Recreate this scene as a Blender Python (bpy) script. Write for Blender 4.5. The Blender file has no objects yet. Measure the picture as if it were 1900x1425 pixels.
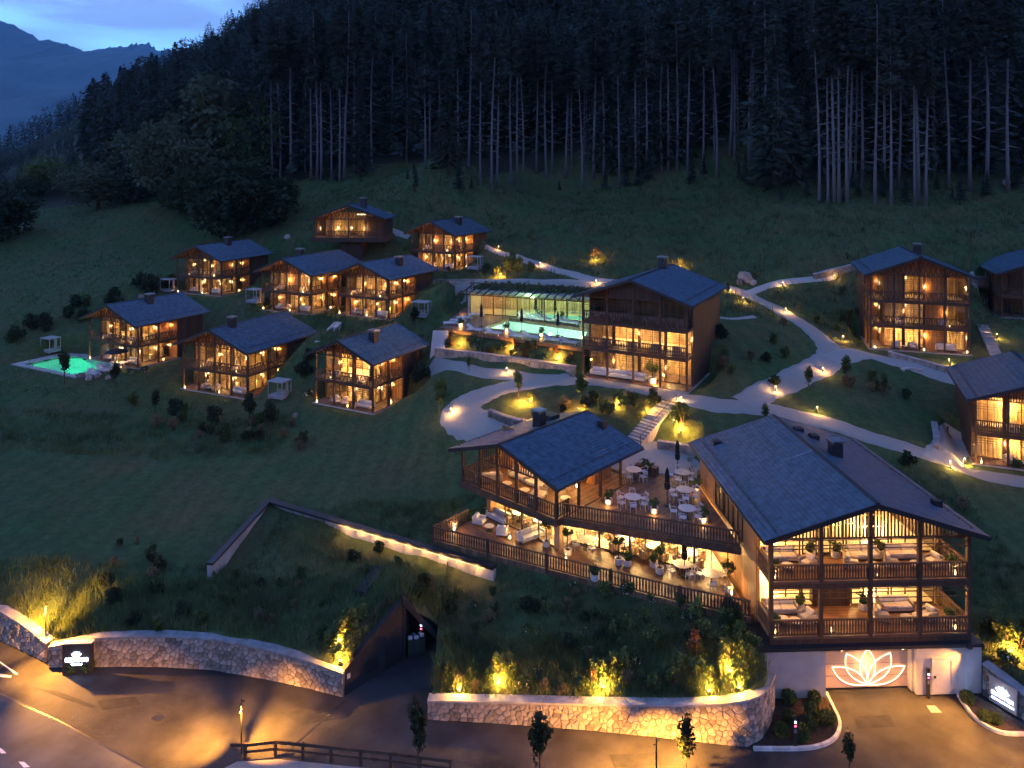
import bpy, math, random
import numpy as np
from mathutils import Vector, Matrix
random.seed(7)
RNG = np.random.default_rng(11)
SC = bpy.context.scene
COL = SC.collection
R = math.radians

# ------------------------------------------------------------------ camera
FPX, HOR, CX, CAMZ = 1400.0, 315.0, 950.0, 31.0          # drone camera, level, with a vertical lens shift
cam = bpy.data.cameras.new('camera')
cam.sensor_width = 36.0
cam.lens = 36.0 * FPX / 1900.0
cam.shift_y = -(712.5 - HOR) / 1900.0
cam.clip_start, cam.clip_end = 0.5, 20000.0
cam_ob = bpy.data.objects.new('camera', cam)
COL.objects.link(cam_ob)
cam_ob.location = (0, 0, CAMZ)
cam_ob.rotation_euler = (R(90), 0, 0)
SC.camera = cam_ob

# ------------------------------------------------------------------ sky, sun, exposure
W = bpy.data.worlds.new('World'); SC.world = W; W.use_nodes = True
nt = W.node_tree; nt.nodes.clear()
out = nt.nodes.new('ShaderNodeOutputWorld'); bg = nt.nodes.new('ShaderNodeBackground')
sky = nt.nodes.new('ShaderNodeTexSky'); sky.sky_type = 'NISHITA'; sky.sun_disc = False
sky.sun_elevation = R(-1.5); sky.sun_rotation = R(-60); sky.altitude = 1000
sky.air_density = 1.0; sky.dust_density = 0.4; sky.ozone_density = 5.0
tc = nt.nodes.new('ShaderNodeTexCoord')
mp = nt.nodes.new('ShaderNodeMapping'); mp.inputs['Scale'].default_value = (2.2, 2.2, 13.0)
mp.inputs['Location'].default_value = (0.35, 0.0, 0.62)
nz = nt.nodes.new('ShaderNodeTexNoise'); nz.inputs['Scale'].default_value = 1.7; nz.inputs['Detail'].default_value = 7; nz.inputs['Roughness'].default_value = 0.52
rp = nt.nodes.new('ShaderNodeValToRGB'); rp.color_ramp.elements[0].position = 0.43; rp.color_ramp.elements[1].position = 0.60
mul = nt.nodes.new('ShaderNodeMix'); mul.data_type = 'RGBA'; mul.blend_type = 'MULTIPLY'; mul.inputs['Factor'].default_value = 1.0
mul.inputs['B'].default_value = (0.72, 0.52, 0.46, 1)      # cloud undersides: the sky colour, greyed and darker
mx = nt.nodes.new('ShaderNodeMix'); mx.data_type = 'RGBA'
L = nt.links.new
L(tc.outputs['Generated'], mp.inputs['Vector']); L(mp.outputs[0], nz.inputs['Vector']); L(nz.outputs['Fac'], rp.inputs['Fac'])
tint = nt.nodes.new('ShaderNodeMix'); tint.data_type = 'RGBA'; tint.blend_type = 'MULTIPLY'; tint.inputs['Factor'].default_value = 1.0
tint.inputs['B'].default_value = (0.78, 1.10, 0.96, 1)     # blue hour: the cool white balance of the picture
hs = nt.nodes.new('ShaderNodeHueSaturation'); hs.inputs['Saturation'].default_value = 0.84
L(sky.outputs[0], hs.inputs['Color']); L(hs.outputs[0], tint.inputs['A'])
L(tint.outputs['Result'], mul.inputs['A']); L(tint.outputs['Result'], mx.inputs['A']); L(mul.outputs['Result'], mx.inputs['B'])
L(rp.outputs['Color'], mx.inputs['Factor']); L(mx.outputs['Result'], bg.inputs['Color']); L(bg.outputs[0], out.inputs['Surface'])
bg.inputs['Strength'].default_value = 0.15
sun = bpy.data.lights.new('sun', 'SUN'); sun.energy = 0.002; sun.angle = R(25); sun.color = (0.75, 0.85, 1.0)
sun_ob = bpy.data.objects.new('sun', sun); COL.objects.link(sun_ob)
sun_ob.rotation_euler = (R(72), 0, R(180 + 60))           # the afterglow behind the ridge at the upper left
SC.view_settings.view_transform = 'Standard'; SC.view_settings.look = 'None'
EXPO = 5.9; SC.view_settings.exposure = EXPO; SC.view_settings.gamma = 1.0; SC.view_settings.use_curve_mapping = False
HAZE, HZ_ON = 0.00006, True
K = 2.0 ** -EXPO                                           # lamp powers below are written for exposure 0
SC.render.engine = 'CYCLES'
cy = SC.cycles
cy.use_denoising = True; cy.max_bounces = 4; cy.diffuse_bounces = 2; cy.glossy_bounces = 2; cy.transmission_bounces = 3
cy.transparent_max_bounces = 10; cy.volume_bounces = 0; cy.sample_clamp_indirect = 2.0; cy.sample_clamp_direct = 0.0
cy.caustics_reflective = False; cy.caustics_refractive = False; cy.use_light_tree = True
cy.use_adaptive_sampling = True; cy.adaptive_threshold = 0.07; cy.adaptive_min_samples = 16

# ------------------------------------------------------------------ helpers
def tag(o, label=None, cat=None, group=None, kind=None):
    if label: o['label'] = label
    if cat: o['category'] = cat
    if group: o['group'] = group
    if kind: o['kind'] = kind
    return o

def empty(name, loc=(0, 0, 0), rz=0.0, label=None, cat=None, group=None):
    o = bpy.data.objects.new(name, None); COL.objects.link(o)
    o.location = loc; o.rotation_euler = (0, 0, rz); o.empty_display_size = 0.3
    return tag(o, label, cat, group)

KIDS = {}
def link(name, me, parent=None, loc=(0, 0, 0), rz=0.0, scale=None):
    o = bpy.data.objects.new(name, me); COL.objects.link(o)
    if parent: KIDS.setdefault(parent.name, []).append(o)
    o.parent = parent; o.location = loc; o.rotation_euler = (0, 0, rz)
    if scale: o.scale = scale
    return o

class MB:
    def __init__(s): s.v = []; s.f = []
    def add(s, vs, fs):
        n = len(s.v); s.v += [tuple(p) for p in vs]; s.f += [tuple(i + n for i in f) for f in fs]; return s
    def box(s, x0, x1, y0, y1, z0, z1):
        return s.add([(x0,y0,z0),(x1,y0,z0),(x1,y1,z0),(x0,y1,z0),(x0,y0,z1),(x1,y0,z1),(x1,y1,z1),(x0,y1,z1)],
                     [(0,3,2,1),(4,5,6,7),(0,1,5,4),(1,2,6,5),(2,3,7,6),(3,0,4,7)])
    def bar(s, p, q, w, h=None, up=(0, 0, 1)):
        h = h or w; p = Vector(p); q = Vector(q); d = (q - p).normalized(); u = Vector(up)
        if abs(d.dot(u)) > 0.98: u = Vector((0, 1, 0))
        a = d.cross(u).normalized() * w / 2; b = a.cross(d).normalized() * h / 2
        vs = [p-a-b, p+a-b, p+a+b, p-a+b, q-a-b, q+a-b, q+a+b, q-a+b]
        return s.add(vs, [(0,3,2,1),(4,5,6,7),(0,1,5,4),(1,2,6,5),(2,3,7,6),(3,0,4,7)])
    def lathe(s, prof, n=12, c=(0, 0), cap=True):
        vs = []; fs = []
        for r, z in prof:
            for k in range(n):
                a = 2 * math.pi * k / n; vs.append((c[0] + r * math.cos(a), c[1] + r * math.sin(a), z))
        for i in range(len(prof) - 1):
            for k in range(n):
                k2 = (k + 1) % n; fs.append((i*n+k, i*n+k2, (i+1)*n+k2, (i+1)*n+k))
        if cap:
            fs.append(tuple(range(n - 1, -1, -1))); m = (len(prof) - 1) * n; fs.append(tuple(range(m, m + n)))
        return s.add(vs, fs)
    def tube(s, pts, r, n=6):
        pts = [Vector(p) for p in pts]; vs = []; fs = []
        for i, p in enumerate(pts):
            d = (pts[min(i+1, len(pts)-1)] - pts[max(i-1, 0)]).normalized()
            u = Vector((0, 0, 1)) if abs(d.z) < .9 else Vector((1, 0, 0))
            a = d.cross(u).normalized(); b = a.cross(d); rr = r[i] if isinstance(r, (list, tuple)) else r
            for k in range(n):
                t = 2 * math.pi * k / n; vs.append(p + (a * math.cos(t) + b * math.sin(t)) * rr)
        for i in range(len(pts) - 1):
            for k in range(n):
                k2 = (k+1) % n; fs.append((i*n+k, i*n+k2, (i+1)*n+k2, (i+1)*n+k))
        fs.append(tuple(range(n-1, -1, -1))); m = (len(pts)-1)*n; fs.append(tuple(range(m, m+n)))
        return s.add(vs, fs)
    def prism(s, poly, z0, z1):
        n = len(poly)
        ar = sum(poly[i][0]*poly[(i+1) % n][1] - poly[(i+1) % n][0]*poly[i][1] for i in range(n))
        if ar < 0: poly = poly[::-1]
        vs = [(x, y, z0) for x, y in poly] + [(x, y, z1) for x, y in poly]
        fs = [tuple(range(n-1, -1, -1)), tuple(range(n, 2*n))] + [(i, (i+1) % n, n+(i+1) % n, n+i) for i in range(n)]
        return s.add(vs, fs)
    def cushion(s, x0, x1, y0, y1, z0, z1, b=0.05):
        "a box with its edges rolled off"
        rings = [(b*.9, z0), (0, z0 + b), (0, z1 - b), (b*.35, z1 - b*.3), (b*1.2, z1)]
        vs = []; fs = []
        for i, z in rings:
            c = b * .8
            X0, X1, Y0, Y1 = x0+i, x1-i, y0+i, y1-i
            vs += [(X0+c,Y0,z),(X1-c,Y0,z),(X1,Y0+c,z),(X1,Y1-c,z),(X1-c,Y1,z),(X0+c,Y1,z),(X0,Y1-c,z),(X0,Y0+c,z)]
        m = len(rings)
        for i in range(m-1):
            for k in range(8):
                k2 = (k+1) % 8; fs.append((i*8+k, i*8+k2, (i+1)*8+k2, (i+1)*8+k))
        fs.append(tuple(range(7, -1, -1))); fs.append(tuple(range((m-1)*8, m*8)))
        return s.add(vs, fs)
    def mesh(s, name, mat, smooth=False):
        me = bpy.data.meshes.new(name); me.from_pydata(s.v, [], s.f); me.update()
        if mat: me.materials.append(mat)
        if smooth: me.polygons.foreach_set('use_smooth', [True] * len(me.polygons))
        return me
    def build(s, name, mat, parent=None, loc=(0, 0, 0), rz=0.0, smooth=False):
        return link(name, s.mesh(name, mat, smooth), parent, loc, rz)

def np_mesh(name, verts, faces, mat, smooth=False):
    "verts (n,3); faces (m,k) all of one size"
    me = bpy.data.meshes.new(name)
    verts = np.ascontiguousarray(verts, dtype=np.float32); faces = np.ascontiguousarray(faces, dtype=np.int32)
    m, k = faces.shape
    me.vertices.add(len(verts)); me.vertices.foreach_set('co', verts.ravel())
    me.loops.add(m * k); me.loops.foreach_set('vertex_index', faces.ravel())
    me.polygons.add(m); me.polygons.foreach_set('loop_start', np.arange(0, m * k, k, dtype=np.int32))
    try: me.polygons.foreach_set('loop_total', np.full(m, k, dtype=np.int32))
    except Exception: pass
    me.update(calc_edges=True)
    if mat: me.materials.append(mat)
    if smooth: me.polygons.foreach_set('use_smooth', np.ones(m, dtype=bool))
    return me

def copy_tree(o, parent=None):
    c = o.copy(); COL.objects.link(c); c.parent = parent
    for ch in KIDS.get(o.name, ()): copy_tree(ch, c)
    return c

PROTO = {}
def place(kind, maker, loc, rz, label, cat, group=None, scale=1.0):
    "build the first of a kind, copy it afterwards"
    if kind not in PROTO:
        PROTO[kind] = maker(); o = PROTO[kind]
    else:
        o = copy_tree(PROTO[kind])
    o.location = loc; o.rotation_euler = (0, 0, rz)
    o.scale = (scale,) * 3 if not isinstance(scale, tuple) else scale
    for k in ('label', 'category', 'group'):
        if k in o: del o[k]
    return tag(o, label, cat, group)

ORD = ['first', 'second', 'third', 'fourth', 'fifth', 'sixth', 'seventh', 'eighth', 'ninth', 'tenth', 'eleventh', 'twelfth', 'thirteenth', 'fourteenth', 'fifteenth', 'sixteenth']

LV = 7.2                                                  # how bright the house lamps burn against the dusk
WARM = (1.0, 0.50, 0.14); AMBER = (1.0, 0.45, 0.07); SOFT = (1.0, 0.58, 0.20); ROADC = (1.0, 0.40, 0.055)
def plight(loc, watts, color=WARM, r=0.05, parent=None):
    l = bpy.data.lights.new('lamp_light', 'POINT'); l.energy = watts * K; l.color = color; l.shadow_soft_size = r
    o = bpy.data.objects.new('lamp_light', l); COL.objects.link(o); o.location = loc; o.parent = parent
    return o
def spot(loc, target, watts, angle, color=WARM, blend=0.8, r=0.05, parent=None):
    l = bpy.data.lights.new('spot_light', 'SPOT'); l.energy = watts * K; l.color = color; l.spot_size = R(angle); l.spot_blend = blend; l.shadow_soft_size = r
    o = bpy.data.objects.new('spot_light', l); COL.objects.link(o); o.location = loc; o.parent = parent
    d = Vector(target) - Vector(loc); o.rotation_euler = d.to_track_quat('-Z', 'Y').to_euler()
    return o

def un(px, py, z):
    "the world point at height z seen at photo pixel (px, py)"
    Z = (CAMZ - z) * FPX / (py - HOR)
    return ((px - CX) / FPX * Z, Z, z)
def unz(px, py, Z):
    return ((px - CX) / FPX * Z, Z, CAMZ - (py - HOR) / FPX * Z)

# ------------------------------------------------------------------ materials
def mat(name, col, rough=0.8, var=0.25, scale=4.0, bump=0.0, spec=0.3, metal=0.0, col2=None, stretch=None, detail=5, coat=0.0, bscale=None):
    m = bpy.data.materials.new(name); m.use_nodes = True; t = m.node_tree; b = t.nodes['Principled BSDF']
    b.inputs['Roughness'].default_value = rough; b.inputs['Metallic'].default_value = metal
    b.inputs['Specular IOR Level'].default_value = spec
    tc = t.nodes.new('ShaderNodeTexCoord'); mp = t.nodes.new('ShaderNodeMapping')
    if stretch: mp.inputs['Scale'].default_value = stretch
    n = t.nodes.new('ShaderNodeTexNoise'); n.inputs['Scale'].default_value = scale; n.inputs['Detail'].default_value = detail
    r = t.nodes.new('ShaderNodeValToRGB'); e = r.color_ramp.elements
    c2 = col2 or tuple(c * (1 - var) for c in col); c1 = col if col2 else tuple(min(1, c * (1 + var)) for c in col)
    e[0].position = 0.3; e[1].position = 0.7; e[0].color = (*c2, 1); e[1].color = (*c1, 1)
    t.links.new(tc.outputs['Object'], mp.inputs['Vector']); t.links.new(mp.outputs[0], n.inputs['Vector'])
    t.links.new(n.outputs['Fac'], r.inputs['Fac'])
    oi = t.nodes.new('ShaderNodeObjectInfo'); hv = t.nodes.new('ShaderNodeHueSaturation')
    mr = t.nodes.new('ShaderNodeMapRange'); mr.inputs['To Min'].default_value = 0.85; mr.inputs['To Max'].default_value = 1.15
    t.links.new(oi.outputs['Random'], mr.inputs['Value']); t.links.new(mr.outputs[0], hv.inputs['Value'])
    t.links.new(r.outputs['Color'], hv.inputs['Color']); t.links.new(hv.outputs[0], b.inputs['Base Color'])
    if bump:
        bn = t.nodes.new('ShaderNodeTexNoise'); bn.inputs['Scale'].default_value = bscale or scale * 3; bn.inputs['Detail'].default_value = 4
        t.links.new(mp.outputs[0], bn.inputs['Vector'])
        bp = t.nodes.new('ShaderNodeBump'); bp.inputs['Strength'].default_value = bump; bp.inputs['Distance'].default_value = 0.05
        t.links.new(bn.outputs['Fac'], bp.inputs['Height']); t.links.new(bp.outputs[0], b.inputs['Normal'])
    return m

def planks(name, col, width, axis='X', rough=0.6, spec=0.3, var=0.3):
    "boards of a given width running across one axis; grain and joints as fine relief"
    m = mat(name, col, rough, var, 1.5, 0.15, spec, stretch=(6, 6, .6) if axis == 'Z' else (1, 1, 1))
    t = m.node_tree; b = t.nodes['Principled BSDF']
    tc = t.nodes['Texture Coordinate']; sp = t.nodes.new('ShaderNodeSeparateXYZ'); t.links.new(tc.outputs['Object'], sp.inputs[0])
    src = {'X': 0, 'Y': 1, 'Z': 2}
    if axis == 'Z':   # vertical boards: run over x + y
        ad = t.nodes.new('ShaderNodeMath'); ad.operation = 'ADD'; t.links.new(sp.outputs[0], ad.inputs[0]); t.links.new(sp.outputs[1], ad.inputs[1]); so = ad.outputs[0]
    else: so = sp.outputs[src[axis]]
    d = t.nodes.new('ShaderNodeMath'); d.operation = 'DIVIDE'; d.inputs[1].default_value = width; t.links.new(so, d.inputs[0])
    fr = t.nodes.new('ShaderNodeMath'); fr.operation = 'FRACT'; t.links.new(d.outputs[0], fr.inputs[0])
    lt = t.nodes.new('ShaderNodeMath'); lt.operation = 'LESS_THAN'; lt.inputs[1].default_value = 0.10; t.links.new(fr.outputs[0], lt.inputs[0])
    fl = t.nodes.new('ShaderNodeMath'); fl.operation = 'FLOOR'; t.links.new(d.outputs[0], fl.inputs[0])
    wn = t.nodes.new('ShaderNodeTexWhiteNoise'); wn.noise_dimensions = '1D'; t.links.new(fl.outputs[0], wn.inputs['W'])
    mr = t.nodes.new('ShaderNodeMapRange'); mr.inputs['To Min'].default_value = 0.7; mr.inputs['To Max'].default_value = 1.25; t.links.new(wn.outputs['Value'], mr.inputs['Value'])
    mm = t.nodes.new('ShaderNodeMath'); mm.operation = 'MULTIPLY'; t.links.new(mr.outputs[0], mm.inputs[0])
    iv = t.nodes.new('ShaderNodeMath'); iv.operation = 'MULTIPLY_ADD'; iv.inputs[1].default_value = -0.65; iv.inputs[2].default_value = 1.0
    t.links.new(lt.outputs[0], iv.inputs[0]); t.links.new(iv.outputs[0], mm.inputs[1])
    hv = t.nodes.new('ShaderNodeHueSaturation'); t.links.new(mm.outputs[0], hv.inputs['Value'])
    old = b.inputs['Base Color'].links[0].from_socket; t.links.new(old, hv.inputs['Color']); t.links.new(hv.outputs[0], b.inputs['Base Color'])
    return m

def emit(name, col, strength):
    m = bpy.data.materials.new(name); m.use_nodes = True; t = m.node_tree; t.nodes.clear()
    o = t.nodes.new('ShaderNodeOutputMaterial'); e = t.nodes.new('ShaderNodeEmission'); e.inputs[0].default_value = (*col, 1); e.inputs[1].default_value = strength * K
    t.links.new(e.outputs[0], o.inputs['Surface']); return m

def glass(name, tint=(0.92, 0.95, 0.95), refl=0.10, rough=0.02):
    m = bpy.data.materials.new(name); m.use_nodes = True; t = m.node_tree; t.nodes.clear()
    o = t.nodes.new('ShaderNodeOutputMaterial'); a = t.nodes.new('ShaderNodeBsdfTransparent'); g = t.nodes.new('ShaderNodeBsdfGlossy'); x = t.nodes.new('ShaderNodeMixShader')
    a.inputs[0].default_value = (*tint, 1); g.inputs['Roughness'].default_value = rough; x.inputs[0].default_value = refl
    t.links.new(a.outputs[0], x.inputs[1]); t.links.new(g.outputs[0], x.inputs[2]); t.links.new(x.outputs[0], o.inputs['Surface']); return m

def leaf(name, col, var=0.35, trans=0.25, scale=0.6):
    m = mat(name, col, 0.75, var, scale, 0, 0.15)
    t = m.node_tree; b = t.nodes['Principled BSDF']; o = t.nodes['Material Output']
    tr = t.nodes.new('ShaderNodeBsdfTranslucent'); x = t.nodes.new('ShaderNodeMixShader'); x.inputs[0].default_value = trans
    t.links.new(b.inputs['Base Color'].links[0].from_socket, tr.inputs[0])
    t.links.new(b.outputs[0], x.inputs[1]); t.links.new(tr.outputs[0], x.inputs[2]); t.links.new(x.outputs[0], o.inputs['Surface']); return m

M = {}
M['wood_dark'] = planks('dark_timber_boards', (0.062, 0.037, 0.024), 0.16, 'Z')
M['wood_beam'] = mat('dark_timber_beam', (0.066, 0.038, 0.023), 0.65, 0.35, 2.0, 0.2, stretch=(3, 3, 1))
M['wood_warm'] = planks('warm_timber_boards', (0.30, 0.15, 0.058), 0.18, 'Z')
M['wood_rail'] = mat('weathered_timber', (0.085, 0.047, 0.028), 0.7, 0.35, 3.0, 0.2)
M['wood_int'] = planks('interior_oak', (0.42, 0.28, 0.15), 0.22, 'Z', 0.5)
M['deck'] = planks('deck_boards', (0.17, 0.095, 0.055), 0.14, 'X', 0.55, 0.35)
M['deck_y'] = planks('deck_boards_lengthwise', (0.20, 0.105, 0.058), 0.14, 'Y', 0.55, 0.35)
M['floor_int'] = mat('pale_floor', (0.55, 0.45, 0.32), 0.4, 0.12, 1.2, 0.05)
M['ceil_int'] = mat('pale_ceiling', (0.70, 0.60, 0.45), 0.8, 0.06, 1.0)
M['tile'] = mat('slate_shingle', (0.062, 0.110, 0.150), 0.6, 0.32, 2.2, 0.2, 0.25)
M['roof_under'] = mat('roof_boarding', (0.16, 0.095, 0.055), 0.7, 0.3, 3.0)
M['metal_dark'] = mat('dark_metal', (0.03, 0.03, 0.032), 0.45, 0.2, 4.0, 0, 0.5, 0.3)
M['metal_cap'] = mat('grey_metal', (0.30, 0.32, 0.35), 0.35, 0.15, 3.0, 0, 0.5, 0.6)
M['plaster'] = mat('white_render', (0.42, 0.405, 0.375), 0.85, 0.12, 1.2, 0.08)
M['concrete'] = mat('fair_concrete', (0.36, 0.33, 0.30), 0.8, 0.18, 0.8, 0.1)
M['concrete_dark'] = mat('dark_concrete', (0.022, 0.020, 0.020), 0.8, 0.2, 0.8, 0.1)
M['stone'] = mat('wall_stone', (0.27, 0.232, 0.195), 0.85, 0.4, 1.7, 0.7, 0.25, bscale=9)
for nd in M['stone'].node_tree.nodes:
    if nd.type == 'MAP_RANGE': nd.inputs['To Min'].default_value = 0.55; nd.inputs['To Max'].default_value = 1.35
M['mortar'] = mat('wall_mortar', (0.14, 0.12, 0.10), 0.95, 0.2, 5.0, 0.2)
M['coping'] = mat('stone_coping', (0.27, 0.26, 0.255), 0.85, 0.3, 1.6, 0.4)
M['gravel'] = mat('gravel_path', (0.34, 0.315, 0.275), 0.95, 0.2, 14, 0.6, 0.1, detail=12, bscale=14)
M['asphalt'] = mat('asphalt', (0.050, 0.047, 0.046), 0.75, 0.45, 0.5, 0.5, 0.25, detail=10, bscale=18)
M['asphalt_old'] = mat('worn_asphalt', (0.085, 0.085, 0.09), 0.8, 0.35, 0.5, 0.4, 0.2, detail=10, bscale=16)
M['asphalt_patch'] = mat('patched_asphalt', (0.034, 0.033, 0.034), 0.8, 0.3, 1.5, 0.4, 0.2, bscale=20)
M['paint'] = mat('road_paint', (0.72, 0.72, 0.70), 0.7, 0.12, 6.0)
M['kerb'] = mat('pale_kerb', (0.55, 0.53, 0.50), 0.8, 0.12, 2.0, 0.1)
M['ground'] = mat('meadow_ground', (0.026, 0.055, 0.024), 0.95, 0.4, 0.22, 0.8, 0.1, col2=(0.050, 0.046, 0.022), detail=8, bscale=6)
def meadow_mat():
    m = mat('meadow_ground', (0.040, 0.080, 0.027), 0.95, 0.4, 0.16, 0.8, 0.1, col2=(0.078, 0.074, 0.032), detail=10, bscale=5)
    t = m.node_tree; b = t.nodes['Principled BSDF']; tc = t.nodes['Texture Coordinate']
    w = t.nodes.new('ShaderNodeTexWave'); w.inputs['Scale'].default_value = 0.16; w.inputs['Distortion'].default_value = 5.0; w.inputs['Detail'].default_value = 3; w.inputs['Detail Scale'].default_value = 0.6
    n = t.nodes.new('ShaderNodeTexNoise'); n.inputs['Scale'].default_value = 1.6; n.inputs['Detail'].default_value = 8; n.inputs['Roughness'].default_value = 0.75
    t.links.new(tc.outputs['Object'], w.inputs['Vector']); t.links.new(tc.outputs['Object'], n.inputs['Vector'])
    a = t.nodes.new('ShaderNodeMath'); a.operation = 'MULTIPLY_ADD'; a.inputs[1].default_value = 0.07; t.links.new(w.outputs['Fac'], a.inputs[0]); t.links.new(n.outputs['Fac'], a.inputs[2])
    mr = t.nodes.new('ShaderNodeMapRange'); mr.inputs['From Min'].default_value = 0.3; mr.inputs['From Max'].default_value = 0.8; mr.inputs['To Min'].default_value = 0.55; mr.inputs['To Max'].default_value = 1.5
    t.links.new(a.outputs[0], mr.inputs['Value']); hv = t.nodes.new('ShaderNodeHueSaturation'); t.links.new(mr.outputs[0], hv.inputs['Value'])
    old = b.inputs['Base Color'].links[0].from_socket; t.links.new(old, hv.inputs['Color']); t.links.new(hv.outputs[0], b.inputs['Base Color'])
    return m
M['ground'] = meadow_mat()
M['hill'] = mat('forest_floor', (0.034, 0.036, 0.024), 0.95, 0.4, 0.05, 0.6, 0.1, detail=8, bscale=1.5)
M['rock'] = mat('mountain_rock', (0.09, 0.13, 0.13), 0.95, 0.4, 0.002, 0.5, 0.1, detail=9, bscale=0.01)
M['soil'] = mat('bark_mulch', (0.060, 0.042, 0.030), 0.95, 0.35, 6.0, 0.6, 0.1)
M['grass'] = leaf('grass_blades', (0.084, 0.120, 0.046), 0.5, 0.3, 0.35)
M['lawn'] = leaf('lawn_blades', (0.045, 0.098, 0.034), 0.4, 0.3, 0.3)
M['grass_dry'] = leaf('dry_grass', (0.16, 0.13, 0.07), 0.35, 0.3, 0.5)
M['leaf'] = leaf('shrub_leaves', (0.060, 0.098, 0.032), 0.4)
M['leaf_light'] = leaf('light_leaves', (0.11, 0.15, 0.045), 0.35)
M['leaf_dark'] = leaf('dark_leaves', (0.030, 0.045, 0.022), 0.4)
M['leaf_red'] = leaf('rusty_leaves', (0.17, 0.075, 0.035), 0.4)
M['leaf_tree'] = leaf('broadleaf_crown', (0.080, 0.100, 0.058), 0.35, 0.2, 0.15)
M['needle'] = leaf('conifer_needles', (0.033, 0.045, 0.036), 0.4, 0.12, 0.12)
M['needle2'] = leaf('pine_needles', (0.040, 0.050, 0.040), 0.4, 0.12, 0.12)
M['bark'] = mat('bark', (0.075, 0.055, 0.042), 0.95, 0.35, 1.5, 0.4)
M['bark_pale'] = mat('pale_pine_bark', (0.135, 0.13, 0.13), 0.9, 0.5, 0.35, 0.3, stretch=(1, 1, .3))
M['petal'] = mat('white_petals', (0.75, 0.70, 0.66), 0.8, 0.15, 3.0)
M['petal_pink'] = mat('pink_petals', (0.65, 0.42, 0.42), 0.8, 0.2, 3.0)
M['fabric'] = mat('cream_upholstery', (0.62, 0.55, 0.47), 0.9, 0.08, 4.0, 0.1, 0.1)
M['fabric_white'] = mat('white_upholstery', (0.56, 0.54, 0.53), 0.9, 0.06, 4.0, 0.1, 0.1)
M['fabric_grey'] = mat('taupe_upholstery', (0.28, 0.23, 0.19), 0.9, 0.15, 4.0, 0.1, 0.1)
M['fabric_dark'] = mat('black_canvas', (0.02, 0.02, 0.024), 0.85, 0.2, 4.0, 0.2, 0.2)
M['rattan'] = mat('woven_rattan', (0.36, 0.30, 0.24), 0.8, 0.25, 30.0, 0.4)
M['chair_white'] = mat('white_metal_chair', (0.52, 0.50, 0.49), 0.5, 0.06, 4.0)
M['table_top'] = mat('pale_table_top', (0.55, 0.50, 0.44), 0.4, 0.1, 2.0, 0, 0.4)
M['pot'] = mat('cream_planter', (0.58, 0.53, 0.47), 0.6, 0.1, 3.0)
M['curtain'] = leaf('linen_curtain', (0.52, 0.38, 0.20), 0.08, 0.45, 2.0)
M['glass'] = glass('window_glass')
M['water'] = glass('pool_water', (0.80, 0.95, 0.93), 0.12, 0.06)
M['pool_tile'] = mat('pool_tile', (0.62, 0.78, 0.66), 0.4, 0.08, 3.0)
M['bulb'] = emit('lamp_bulb', (1.0, 0.72, 0.38), 5.5)
M['bulb_hot'] = emit('spot_lens', (1.0, 0.74, 0.30), 14)
M['shade'] = emit('lit_lamp_shade', (1.0, 0.66, 0.30), 3.2)
M['shade_bright'] = emit('lit_crystal_shade', (1.0, 0.80, 0.50), 7.0)
M['neon'] = emit('neon_tube', (1.0, 0.55, 0.32), 5)
M['sign_blue'] = emit('backlit_letters', (0.55, 0.65, 1.0), 16)
M['led_red'] = emit('red_led', (1.0, 0.05, 0.12), 12)
M['led_white'] = emit('white_led', (0.6, 0.75, 1.0), 12)
M['strip'] = emit('led_strip', (1.0, 0.66, 0.28), 9)
M['screen_green'] = emit('green_exit_sign', (0.05, 1.0, 0.45), 5)

# ------------------------------------------------------------------ where the houses stand (near front corner, its depth, turn, width, length)
# name: (corner px, corner py, depth, which corner, rz deg, width, length, storey heights, rise)
HOUSES = {
 'pool':   (256, 683, 96.5, 'R', -28.0, 10.2, 10.0, (2.8, 2.8), 2.0),
 'middle': (460, 740, 89.9, 'R', -24.5, 10.7, 11.6, (2.8, 2.9), 2.05),
 'bright': (692, 767, 80.0, 'R', -28.5, 8.2, 9.0, (2.8, 2.75), 1.7),
 'upper':  (411, 549, 117.0, 'R', -23.0, 9.3, 10.5, (2.8, 2.8), 1.9),
 'twin_a': (578, 583, 105.0, 'R', -25.0, 9.1, 11.5, (2.8, 2.8), 1.85),
 'twin_b': (722, 593, 102.0, 'R', -28.0, 9.0, 10.5, (2.8, 2.8), 1.7),
 'hill':   (844, 502, 117.0, 'R', -31.0, 8.6, 9.0, (2.8, 2.8), 1.8),
 'spa':    (1276, 727, 72.2, 'R', -29.0, 11.0, 12.6, (3.15, 2.7, 2.55), 1.85),
 'right':  (1614, 646, 88.3, 'L', -17.5, 10.4, 11.2, (2.85, 2.9, 3.0), 2.0),
 'edge':   (1808, 859, 66.5, 'L', -22.0, 10.2, 10.2, (2.8, 3.0), 1.9),
 'far':    (1857, 588, 97.5, 'L', -20.0, 10.0, 10.5, (2.8, 2.9), 1.9),
}
HP = {}
for k, (px, py, Z, side, rz, w, l, fh, rise) in HOUSES.items():
    p = unz(px, py, Z); a = R(rz); fx = (math.cos(a), math.sin(a))
    if side == 'R': p = (p[0] - fx[0] * w, p[1] - fx[1] * w, p[2])
    HP[k] = (p, a, w, l, fh, rise)
def hloc(k, x, y, z=0.0):
    (p, a, *_r) = HP[k]; return (p[0] + x*math.cos(a) - y*math.sin(a), p[1] + x*math.sin(a) + y*math.cos(a), p[2] + z)

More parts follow.
